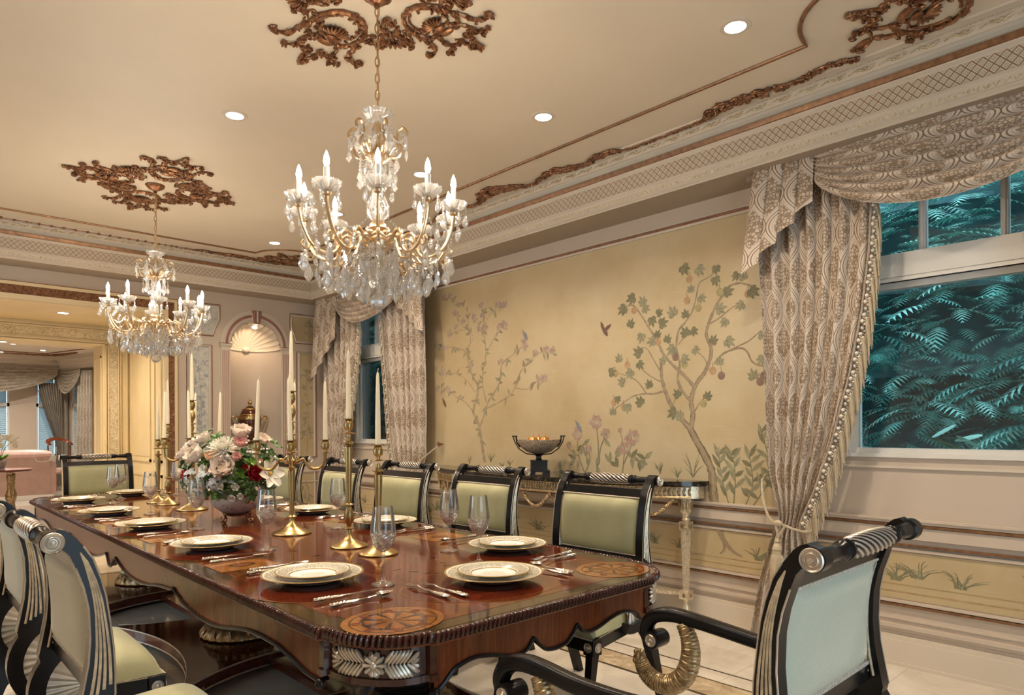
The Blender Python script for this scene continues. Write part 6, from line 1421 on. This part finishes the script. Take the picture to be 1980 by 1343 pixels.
def fl_small(seed):
    random.seed(seed); mb = MB()
    for k in range(9):
        P = Vector((random.uniform(-1, 1), random.uniform(-1, 1), random.uniform(-.2, .5))); mb.ball(P, (.16, .16, .12), 6, 4); mb.tube([P, (P.x*.3, P.y*.3, -1)], .025, 4, 1)
    return mb
CS = .15635
FLW = [('peony', 245, 410, 95, 'petal_cream'), ('peony', 410, 430, 110, 'petal_pink'), ('peony', 480, 240, 78, 'petal_cream'), ('rose', 330, 290, 60, 'petal_cream'), ('chrysanthemum', 740, 325, 130, 'petal_white'), ('peony', 910, 170, 100, 'petal_pink2'), ('peony', 930, 290, 70, 'petal_pink'), ('peony', 1150, 260, 75, 'petal_pink2'),
 ('rose', 640, 450, 76, 'petal_peach'), ('peony', 780, 565, 122, 'petal_peach2'), ('rose', 915, 460, 62, 'petal_pink'), ('rose', 545, 590, 52, 'petal_white'), ('rose', 615, 625, 32, 'petal_redp'), ('rose', 1010, 575, 40, 'petal_red'), ('peony', 1110, 650, 82, 'petal_red'), ('magnolia', 1260, 660, 135, 'petal_white'), ('rose', 290, 660, 58, 'petal_red'), ('rose', 210, 640, 55, 'petal_pink'),
 ('hydrangea', 400, 690, 105, 'petal_grey'), ('hydrangea', 560, 700, 95, 'petal_grey'), ('hydrangea', 650, 770, 75, 'petal_grey'), ('hydrangea', 400, 820, 75, 'petal_white'), ('rose', 520, 812, 44, 'petal_peach'), ('rose', 740, 785, 46, 'petal_white'), ('rose', 900, 795, 50, 'petal_white'), ('rose', 850, 925, 44, 'petal_white'), ('rose', 945, 905, 42, 'petal_white'), ('rose', 720, 690, 50, 'petal_cream'), ('rose', 395, 215, 24, 'petal_redp'), ('rose', 1170, 500, 24, 'petal_peach')]
KINDM = {'peony': lambda s: fl_peony(s), 'rose': lambda s: fl_peony(s, (3, 5, 6), .8), 'chrysanthemum': fl_mum, 'magnolia': fl_magnolia, 'hydrangea': fl_hyd}
def flower_world(a, b, push=0):
    px, py = 340+a*CS, 810+b*CS; lat = (px-457)*.003143; z = 1.32+(828.5-py)*.003143; zc = 1.06
    q = 1-(lat/.34)**2-((z-zc)/.30)**2; dep = sqrt(max(.02, q))*.22+push
    P = R0*lat-F_*dep; return Vector((P.x, P.y, z-.93)), Vector((R0*lat*2.2-F_*dep*2.2+Vector((0, 0, (z-zc+.05)*2.6))))
def place_on(o, P, N_, size, roll=0):
    q = N_.to_track_quat('Z', 'Y'); o.rotation_mode = 'QUATERNION'; o.rotation_quaternion = q; o.location = P; o.scale = (size,)*3
for i, (kd, a, b, r, mt) in enumerate(FLW):
    P, N_ = flower_world(a, b); mats = {'petal_pink2': ['petal_cream', 'petal_pink'], 'petal_peach2': ['petal_cream', 'petal_centre'], 'petal_redp': ['petal_peach', 'petal_red'], 'petal_pink': ['petal_cream' if i % 2 else 'petal_pink', 'petal_pink'], 'petal_red': ['petal_red', 'petal_red']}.get(mt, [mt, 'petal_centre' if kd == 'magnolia' else mt])
    o = KINDM[kd](i).build(kd, mats, bq); place_on(o, P, N_, r*CS*.003143*(1.68 if kd in ('peony', 'rose') else 1.25))
random.seed(77)
lf = [fl_leaf(k).build('leaf_cluster', 'leaf_green', bq) for k in range(2)]+[fl_leaf(9).build('leaf_cluster', 'leaf_bright', bq), fl_leaf(5).build('leaf_cluster', 'leaf_grey', bq)]
sm = fl_small(3).build('filler_sprig', ['petal_white', 'leaf_green'], bq)
spots = [(random.uniform(160, 1270), random.uniform(250, 900)) for k in range(74)]+[(600, 230), (560, 380), (130, 790), (1250, 820), (1230, 850), (420, 170), (700, 880), (600, 900), (450, 880), (1050, 900), (350, 200), (1180, 400), (1160, 330)]
def bqok(a, b): P, _ = flower_world(a, b); lat = (340+a*CS-457)*.003143; z = P.z+.93; return (lat/.34)**2+((z-1.06)/.30)**2 < .95 or b > 750
for k, (a, b) in enumerate(spots):
    if k < 74 and not bqok(a, b): continue
    if k >= 74 or b > 480: src = lf[(0, 1, 0, 2, 3, 1)[k % 6]]
    else: src = sm if k % 2 else lf[k % 2]
    o = src.copy(); COL.objects.link(o); o.parent = bq; P, N_ = flower_world(a, b, -.035); place_on(o, P, N_+Vector((random.uniform(-.2, .2),)*3), random.uniform(.042, .062))
for k in range(26):   # the side turned away from us, and foliage over the rim
    a = random.uniform(0, 2*pi); o = lf[k % 4].copy(); COL.objects.link(o); o.parent = bq; place_on(o, Vector((.17*cos(a), .17*sin(a), random.uniform(.06, .24))), Vector((cos(a), sin(a), .3)), .055)
for k in range(9):
    a = radians(46.8)+random.uniform(-1.2, 1.2); o = fl_peony(40+k, (3, 5, 7)).build('peony', ['petal_cream', 'petal_pink'], bq); place_on(o, Vector((.17*cos(a), .17*sin(a), random.uniform(.08, .30))), Vector((cos(a), sin(a), .6)), .052)
for o in lf+[sm]: bpy.data.objects.remove(o)
mb = MB(); mb.ball((0, 0, .12), (.15, .15, .115), 16, 10); mb.build('inner_foliage', 'leaf_green', bq)
# ---------------------------------------------------------------- console table by the mural
cs = thing('console_table', 'gilt demilune console table with dark marble top under the painted trees', 'console table', (4.11, 3.90, 0))
def fx(y): q = min(.9999, abs(y)/1.46); return -.03-.46*(1-q**2.3)**.62
def cplan(off, n=48):
    P = [(0, -1.46+off)]
    for k in range(n+1): y = (-1.46+off)*cos(pi*k/n); P.append((min(-.0, fx(y)+off), y))
    P.append((0, 1.46-off)); return P
mb = MB(); mb.prism(cplan(-.01), .925, .953); mb.prism(cplan(.01), .918, .925); mb.build('marble_top', 'black_marble', cs, smooth=20)
mb = MB(); mb.prism(cplan(.03), .835, .918); mb.build('frieze', 'cream_gilt', cs, smooth=20)
mb = MB(); mb.tube([(fx(y)+.024, y, .915) for y in [(-1.40+2.80*k/60) for k in range(61)]], .006, 6); mb.tube([(fx(y)+.024, y, .845) for y in [(-1.40+2.80*k/60) for k in range(61)]], .008, 6)
y = -1.39
while y < 1.39: mb.ball((fx(y)+.026, y, .888), 1, 8, 5, 0, RX(.5) @ S3(.008, .011, .024)); mb.ball((fx(y)+.026, y, .868), 1, 8, 5, 0, RX(-.5) @ S3(.008, .011, .018)); y += .026
mb.build('guilloche_band', 'aged_gold', cs)
def cleg(x, y):
    mb = MB(); mb.box((x-.036, y-.036, .83), (x+.036, y+.036, .93)); mb.box((x-.034, y-.034, .615), (x+.034, y+.034, .675)); mb.box((x-.034, y-.034, .145), (x+.034, y+.034, .205))
    mb.lathe([(.028, .73), (.036, .75), (.040, .80), (.036, .83)], 24, 0, T(x, y, 0), lambda a, i: 1+.1*cos(8*a)); mb.lathe([(.024, .675), (.030, .69), (.022, .70), (.026, .715), (.028, .73)], 24, 0, T(x, y, 0))
    mb.lathe([(.030, .615), (.033, .60), (.020, .22), (.024, .205)], 32, 0, T(x, y, 0), lambda a, i: 1+.06*cos(12*a)); mb.lathe([(.022, .145), (.012, .12), (.026, .09), (.026, .05), (.010, .0)], 20, 0, T(x, y, 0))
    l = mb.build('leg', 'cream_gilt', cs, smooth=30)
    mb = MB()
    for z, s_ in ((.645, 1), (.175, .7)):
        for dx, dy, M_ in ((-.035, 0, RY(-pi/2)), (0, -.035, RX(pi/2)), (0, .035, RX(-pi/2))):
            for k in range(6): mb.ball((0, 0, 0), 1, 6, 4, 0, T(x+dx, y+dy, z) @ M_ @ RZ(k*pi/3) @ T(.014*s_, 0, 0) @ S3(.014*s_, .007*s_, .004))
            mb.ball((x+dx, y+dy, z), .006, 6, 4)
    for k in range(8): a = k*pi/4; mb.tube([(x+.03*cos(a), y+.03*sin(a), .745), (x+.042*cos(a), y+.042*sin(a), .79), (x+.05*cos(a), y+.05*sin(a), .822)], [.006, .010, .004], 6)
    mb.build('carved_rosette', 'aged_gold', l)
for x, y in ((-.075, -1.335), (-.075, 1.335), (-.36, -.80), (-.36, .80)): cleg(x, y)
random.seed(5)
for y0, y1 in ((-1.30, -1.07), (-1.07, -.84), (-.76, -.40), (-.40, -.12), (.10, .42), (.42, .76), (.84, 1.07), (1.07, 1.30)):
    mb = MB()
    for k in range(34):
        t = k/33; yy = y0+(y1-y0)*t; z = .825-.10*sin(pi*t); mb.ball((fx(yy)+.035, yy, z), 1, 6, 4, 0, RX(random.uniform(-1, 1)) @ S3(.011, .018, .010))
    mb.build('laurel_garland', 'aged_gold', cs)
mb = MB(); mb.ball((fx(.1)+.022, -.01, .79), (.012, .058, .075), 20, 12); mb.build('oval_medallion', 'aged_gold', cs)
mb = MB(); mb.tube([(fx(.1)+.012, -.01+.058*cos(2*pi*k/28), .79+.074*sin(2*pi*k/28)) for k in range(28)], .007, 6, 0, closed=True)
for k in range(10): a = 2*pi*k/10; mb.ball((fx(.1)+.010, -.01+.03*cos(a), .79+.038*sin(a)), 1, 6, 4, 0, RX(a) @ S3(.006, .018, .007))
mb.build('medallion_wreath', 'cream_gilt', cs)
mb = MB(); mb.prism([(a*.6-.02, b*.93) for a, b in cplan(.05)], .165, .185); mb.build('stretcher_shelf', 'cream_gilt', cs, smooth=20)
# mosaic bowl on its stand
bs = thing('mosaic_glass_bowl', 'mosaic glass bowl in a black iron stand on the console', 'bowl', (3.86, 3.80, .953), radians(-43))
mb = MB(); mb.box((-.085, -.085, 0), (-.03, .085, .02)); mb.box((.03, -.085, 0), (.085, .085, .02)); mb.box((-.085, -.085, .015), (.085, .085, .03)); mb.box((-.066, -.066, .03), (.066, .066, .105)); mb.box((-.07, -.07, .1), (.07, .07, .108)); mb.lathe([(.03, .108), (.022, .12), (.022, .14), (.05, .155), (.0001, .158)], 20)
mb.build('stand', 'iron', bs, smooth=30)
mb = MB(); mb.lathe([(.0001, .155), (.05, .158), (.10, .175), (.15, .215), (.172, .268), (.172, .272), (.167, .27), (.143, .222), (.095, .185), (.0001, .168)], 48); mb.build('bowl', 'mosaic_glass', bs)
for s_ in (-1, 1):
    mb = MB(); mb.tube([(s_*.03, 0, .15), (s_*.10, 0, .158), (s_*.16, 0, .20), (s_*.19, 0, .25), (s_*.205, 0, .30)], .008, 6, flat=.6); mb.tube([(s_*.15, 0, .21), (s_*.175, 0, .25), (s_*.18, 0, .295)], .007, 6); mb.box((s_*.205-.035 if s_ > 0 else s_*.205-.008, -.012, .293), (s_*.205+.008 if s_ > 0 else s_*.205+.035, .012, .303)); mb.build('handle', 'iron', bs)
for k, (x, y, z, r, l) in enumerate(((-.047, -.03, .262, .043, 'copper coloured pumpkin at the left inside the mosaic bowl'), (.047, -.02, .262, .043, 'copper coloured pumpkin at the right inside the mosaic bowl'), (0, .062, .262, .043, 'copper coloured pumpkin at the back inside the mosaic bowl'))):
    c_ = Matrix.Rotation(radians(-43), 3, 'Z') @ Vector((x, y, z-.0)); p = thing('copper_pumpkin', l, 'ornament', (3.86+c_.x, 3.80+c_.y, .953+c_.z), 0, 'copper pumpkins in the bowl')
    mb = MB(); mb.lathe([(.0001, -.6*r), (.6*r, -.55*r), (r, 0), (.7*r, .6*r), (.1*r, .55*r)], 40, 0, None, lambda a, i: 1+.10*abs(cos(4*a))); mb.build('body', 'orange_copper', p)
    mb = MB(); mb.tube([(0, 0, .5*r), (.004, 0, .85*r), (.012, .003, 1.15*r)], [.006, .005, .003], 6); mb.build('stem', 'orange_copper', p)
mb = MB(); mb.lathe([(.0001, .205), (.09, .205), (.125, .225), (.0001, .232)], 20, 0, T(3.86, 3.80, .953)); tag(mb.build('bowl_filling', 'mosaic_glass'), 'pale chips filling the mosaic bowl under the pumpkins', 'filling', None, 'stuff')
# urn in the niche
un = thing('lidded_urn', 'dark red marble urn with gilt lid and scroll handles in the arched niche', 'urn', (3.262, 8.04, ZN))
mb = MB(); mb.lathe([(.0001, .0), (.07, 0), (.07, .02), (.03, .04), (.028, .07), (.06, .10), (.10, .16), (.125, .26), (.122, .30)], 48); mb.build('body', 'urn_marble', un)
mb = MB(); mb.lathe([(.122, .30), (.132, .305), (.134, .325), (.128, .345), (.118, .35)], 48); mb.lathe([(.075, -.001), (.078, .004), (.078, .018), (.07, .022)], 36); mb.lathe([(.045, .085), (.05, .09), (.06, .10)], 30); mb.build('gilt_band', 'brass', un)
mb = MB(); mb.lathe([(.112, .35), (.108, .38), (.085, .425), (.045, .455), (.03, .46)], 40); mb.build('lid', 'urn_marble', un)
mb = MB(); mb.lathe([(.114, .352), (.118, .358), (.114, .366), (.11, .37)], 40); mb.lathe([(.085, .424), (.088, .43), (.078, .438)], 36); mb.lathe([(.03, .458), (.045, .462), (.02, .475), (.014, .49), (.024, .505), (.022, .52), (.010, .532), (.015, .545), (.010, .56), (.0001, .572)], 24); mb.build('finial', 'brass', un)
for s_ in (-1, 1):
    mb = MB(); mb.tube(spline([(s_*.125, 0, .31), (s_*.155, 0, .345), (s_*.20, 0, .345), (s_*.215, 0, .31), (s_*.195, 0, .26), (s_*.16, 0, .20), (s_*.15, 0, .165)], 6), .008, 8); mb.tube(spline([(s_*.155, 0, .345), (s_*.15, 0, .32), (s_*.17, 0, .31), (s_*.18, 0, .325)], 5), .006, 6); mb.build('handle', 'brass', un)
# ---------------------------------------------------------------- chandeliers
def drop_mesh(L=.05, W=.014, n=8):
    mb = MB(); mb.lathe([(.0001, 0), (W*.35, -L*.10), (W*.62, -L*.30), (W*1.0, -L*.66), (W*.55, -L*.90), (.0001, -L)], n, 0, S3(1, .55, 1)); mb.ball((0, 0, .008), (.0055, .004, .0055), 6, 4); return mb
def chandelier(x, y, rot, lab, seed):
    random.seed(seed)
    t = thing('crystal_chandelier', lab, 'chandelier', (x, y, ZC), rot, 'crystal chandeliers over the table')
    mb = MB(); mb.lathe([(.068, 0), (.066, -.010), (.052, -.025), (.030, -.038), (.014, -.046), (.012, -.062), (.0001, -.064)], 32, 0, None, lambda a, i: 1+(.06*cos(9*a) if 0 < i < 4 else 0)); mb.build('canopy', 'bronze_leaf', t)
    mb = MB(); z = -.062; k = 0
    while z > -.50:
        pts = []
        for j in range(14): a = 2*pi*j/14; u, w = .009*cos(a), .023*sin(a); pts.append((u if k % 2 else 0, 0 if k % 2 else u, z-.018+w))
        mb.tube(pts, .0030, 6, 0, closed=True); z -= .036; k += 1
    mb.tube([(.004, .004, -.05), (.008, .002, -.2), (.004, .006, -.35), (.006, .002, -.5)], .0022, 5)
    mb.build('chain', 'chandelier_gold', t)
    def Z(a): return a-ZC
    mb = MB(); mb.lathe([(.010, Z(2.68)), (.012, Z(2.64)), (.018, Z(2.60)), (.012, Z(2.56)), (.022, Z(2.52)), (.048, Z(2.497)), (.050, Z(2.485)), (.030, Z(2.47)), (.016, Z(2.46))], 28, 0, None, lambda a, i: 1+(.06*cos(10*a) if i in (4, 5, 6) else 0))
    for k in range(8): a = k*pi/4; mb.ball((.05*cos(a), .05*sin(a), Z(2.49)), 1, 6, 4, 0, RZ(a) @ S3(.008, .012, .009))
    mb.build('crown_stem', 'chandelier_gold', t); mb = MB(); mb.lathe([(.020, Z(2.215)), (.034, Z(2.20)), (.036, Z(2.185)), (.020, Z(2.17)), (.024, Z(2.155)), (.055, Z(2.14)), (.058, Z(2.125)), (.040, Z(2.09)), (.016, Z(2.06)), (.010, Z(2.04))], 36, 0, None, lambda a, i: 1+(.05*cos(12*a) if i > 3 else 0)); mb.build('central_shaft', 'chandelier_gold', t)
    mb = MB(); mb.lathe([(.012, Z(2.635)), (.035, Z(2.65)), (.058, Z(2.668)), (.066, Z(2.684)), (.064, Z(2.686)), (.052, Z(2.672)), (.030, Z(2.655)), (.012, Z(2.643))], 48, 0, None, lambda a, i: 1+.05*cos(12*a)); mb.build('top_dish', 'crystal', t)
    mb = MB(); mb.lathe([(.016, Z(2.46)), (.030, Z(2.45)), (.034, Z(2.425)), (.020, Z(2.39)), (.017, Z(2.36)), (.030, Z(2.32)), (.048, Z(2.275)), (.046, Z(2.245)), (.024, Z(2.215))], 40, 0, None, lambda a, i: 1+.07*cos(10*a)); mb.build('crystal_vase', 'crystal', t)
    mb = MB()
    for k in range(6):
        a = k*pi/3+.3; P = spline([(r*cos(a), r*sin(a), Z(z)) for r, z in [(.045, 2.49), (.085, 2.49), (.105, 2.525), (.085, 2.565), (.088, 2.60), (.108, 2.618), (.128, 2.600), (.124, 2.58)]], 6); mb.tube(P, .0058, 7); mb.tube(spline([(r*cos(a), r*sin(a), Z(z)) for r, z in [(.05, 2.50), (.07, 2.53), (.085, 2.53), (.08, 2.515)]], 5), .0045, 6)
    mb.build('crown_scrolls', 'chandelier_gold', t)
    mb = MB()     # scrolled ring round the hub
    mb.tube([(.105*cos(2*pi*k/40), .105*sin(2*pi*k/40), Z(2.132)+.006*cos(10*2*pi*k/40)) for k in range(40)], .0085, 8, 0, closed=True)
    for k in range(10): a = k*pi/5; mb.tube([(.03*cos(a), .03*sin(a), Z(2.11)), (.105*cos(a), .105*sin(a), Z(2.13))], .006, 6); mb.ball((.108*cos(a+.31), .108*sin(a+.31), Z(2.14)), (.014, .014, .014), 8, 5)
    mb.build('hub_ring', 'chandelier_gold', t)
    # arms
    def make_arm():
        am = MB(); q = [(.10, 2.130), (.135, 2.155), (.160, 2.140), (.165, 2.095), (.195, 2.055), (.24, 2.055), (.285, 2.085), (.315, 2.14), (.33, 2.195), (.333, 2.225)]
        am.tube(spline([(r, 0, Z(z)) for r, z in q], 6), [.0075]*55, 8, flat=1.0); am.tube(spline([(r, 0, Z(z)) for r, z in [(.165, 2.10), (.15, 2.075), (.165, 2.06), (.18, 2.075), (.172, 2.085)]], 5), .005, 6); am.tube(spline([(r, 0, Z(z)) for r, z in [(.285, 2.09), (.30, 2.06), (.325, 2.075), (.315, 2.095)]], 5), .005, 6)
        am.tube(spline([(r, 0, Z(z)) for r, z in [(.12, 2.12), (.13, 2.085), (.16, 2.035), (.21, 2.025), (.235, 2.05)]], 5), .0055, 6)
        am.lathe([(.006, Z(2.222)), (.016, Z(2.228)), (.019, Z(2.236)), (.012, Z(2.242))], 20, 0, T(.333, 0, 0))
        return am
    am0 = make_arm().build('arm', 'chandelier_gold', t)
    mb = MB(); mb.lathe([(.010, Z(2.236)), (.030, Z(2.248)), (.048, Z(2.262)), (.057, Z(2.278)), (.0555, Z(2.280)), (.045, Z(2.267)), (.028, Z(2.254)), (.010, Z(2.244))], 48, 0, T(.333, 0, 0), lambda a, i: 1+(.06*cos(12*a))*(1 if 1 < i < 7 else .3)); mb.build('bobeche', 'crystal', am0)
    mb = MB(); mb.lathe([(.0115, Z(2.242)), (.0115, Z(2.335)), (.009, Z(2.338)), (.0001, Z(2.338))], 18, 0, T(.333, 0, 0)); mb.build('candle_sleeve', 'candle_sleeve', am0)
    mb = MB(); mb.lathe([(.006, Z(2.338)), (.0105, Z(2.350)), (.0115, Z(2.360)), (.009, Z(2.376)), (.0045, Z(2.390)), (.0001, Z(2.400))], 14, 0, T(.333, 0, 0)); bulb = mb.build('flame_bulb', 'bulb_glow', am0)
    arms = [am0]+[copy_tree(am0, t) for k in range(9)]
    for k, a in enumerate(arms): a.rotation_euler = (0, 0, k*2*pi/10)
    # crystals: individually hung drops ...
    D1 = drop_mesh(.056, .0155); D2 = drop_mesh(.080, .023); D3 = drop_mesh(.042, .0115)
    protos = {}
    for nm, d in (('a', D1), ('b', D2), ('c', D3)): protos[nm] = d
    firsts = {}
    def hang(kind, px, py, pz_, rz):
        if kind not in firsts: o = protos[kind].build('crystal_drop', 'crystal', t); firsts[kind] = o
        else: o = firsts[kind].copy(); COL.objects.link(o); o.parent = t
        o.location = (px, py, pz_); o.rotation_euler = (random.uniform(-.08, .08), random.uniform(-.08, .08), rz)
    cnt = 0
    beads = MB()
    def string(P, Q, sag, n, r=.0048):
        P, Q = Vector(P), Vector(Q)
        for k in range(n+1):
            u = k/n; p = P+(Q-P)*u-Vector((0, 0, sag*4*u*(1-u))); beads.ball(p, (r, r, r*1.05), 6, 4)
    for k in range(10):
        a = k*2*pi/10; cx, cy = .333*cos(a), .333*sin(a)
        for j in range(5):
            b = a+j*2*pi/5+.3; hx, hy = cx+.052*cos(b), cy+.052*sin(b); string((hx, hy, Z(2.262)), (hx, hy, Z(2.245)), 0, 2); hang('c' if j % 2 else 'a', hx, hy, Z(2.232), b)
            cnt += 1
        a2 = a+pi/10; n_ = (.333*cos(a+2*pi/10), .333*sin(a+2*pi/10)); string((cx*.98, cy*.98, Z(2.20)), (n_[0]*.98, n_[1]*.98, Z(2.20)), .10, 20)
        hang('a', .30*cos(a2), .30*sin(a2), Z(2.085), a2)
        ox, oy = .318*cos(a), .318*sin(a); string((ox, oy, Z(2.07)), (ox, oy, Z(2.055)), 0, 2); hang('b', ox, oy, Z(2.045), a)
        ox, oy = .225*cos(a), .225*sin(a); string((ox, oy, Z(2.03)), (ox, oy, Z(1.995)), 0, 4); hang('b', ox, oy, Z(1.985), a); hang('b', .165*cos(a2), .165*sin(a2), Z(1.975), a2); hang('a', .11*cos(a), .11*sin(a), Z(1.965), a)
    # ... and the smaller ones, strung
    small = MB()
    def sdrop(px, py, pz_, L, W):
        small.lathe([(.0001, 0), (W*.6, -L*.3), (W, -L*.65), (.0001, -L)], 6, 0, T(px, py, pz_) @ RZ(random.random()*3) @ S3(1, .6, 1))
    for k in range(12):
        a = 2*pi*k/12
        for r, z0, z1 in ((.26, 2.06, 2.00), (.20, 2.05, 1.97), (.145, 2.10, 1.955), (.085, 2.09, 1.935)):
            b = a+r*7; px, py = r*cos(b), r*sin(b); string((px, py, Z(z0)), (px, py, Z(z1)), 0, max(3, int((z0-z1)/.011))); sdrop(px, py, Z(z1-.006), .048+.02*random.random(), .014)
            for j in range(2): q = r+random.uniform(-.03, .03); bb = b+random.uniform(-.25, .25); sdrop(q*cos(bb), q*sin(bb), Z(z0-(z0-z1)*random.random()), .034, .011)
    for k in range(6):
        a = k*pi/3+.3; ex, ey = .125*cos(a), .125*sin(a); n2 = a+pi/3
        string((ex, ey, Z(2.585)), (.125*cos(n2), .125*sin(n2), Z(2.585)), .05, 14); string((ex, ey, Z(2.585)), (.03*cos(a), .03*sin(a), Z(2.66)), .02, 10)
        string((ex, ey, Z(2.585)), (ex, ey, Z(2.535)), 0, 5); sdrop(ex, ey, Z(2.53), .06, .015); sdrop(ex*1.05, ey*.95, Z(2.57), .05, .012)
        for j in range(4): b = a+j*.26; r = .05+.012*j; string((r*cos(b), r*sin(b), Z(2.475)), (r*cos(b), r*sin(b), Z(2.44-.02*(j % 2))), 0, 4); sdrop(r*cos(b), r*sin(b), Z(2.435-.02*(j % 2)), .055, .016)
        b = a+.5; sdrop(.07*cos(b), .07*sin(b), Z(2.60), .10, .028)
        for j in range(3): b = a+j*.35; string((.10*cos(b), .10*sin(b), Z(2.12)), (.035*cos(b), .035*sin(b), Z(1.925)), .02, 15)
    o = beads.build('bead_strings', 'crystal', t, smooth=0); o['kind'] = 'stuff'; o = small.build('small_drops', 'crystal', t, smooth=0); o['kind'] = 'stuff'
    mb = MB(); mb.ball((0, 0, Z(1.868)), .036, 12, 8); mb.ball((0, 0, Z(1.91)), .008, 8, 6); mb.ball((0, 0, Z(1.928)), .011, 8, 6); mb.build('crystal_ball', 'crystal', t, smooth=0)
    return t, arms
t1, A1 = chandelier(1.59, 2.535, radians(-122), 'nearer crystal chandelier with lit bulbs, larger in view, over the near table half', 1)
t2, A2 = chandelier(1.58, 5.69, radians(-30), 'farther crystal chandelier with lit bulbs, smaller in view, hung near the niche wall', 2)
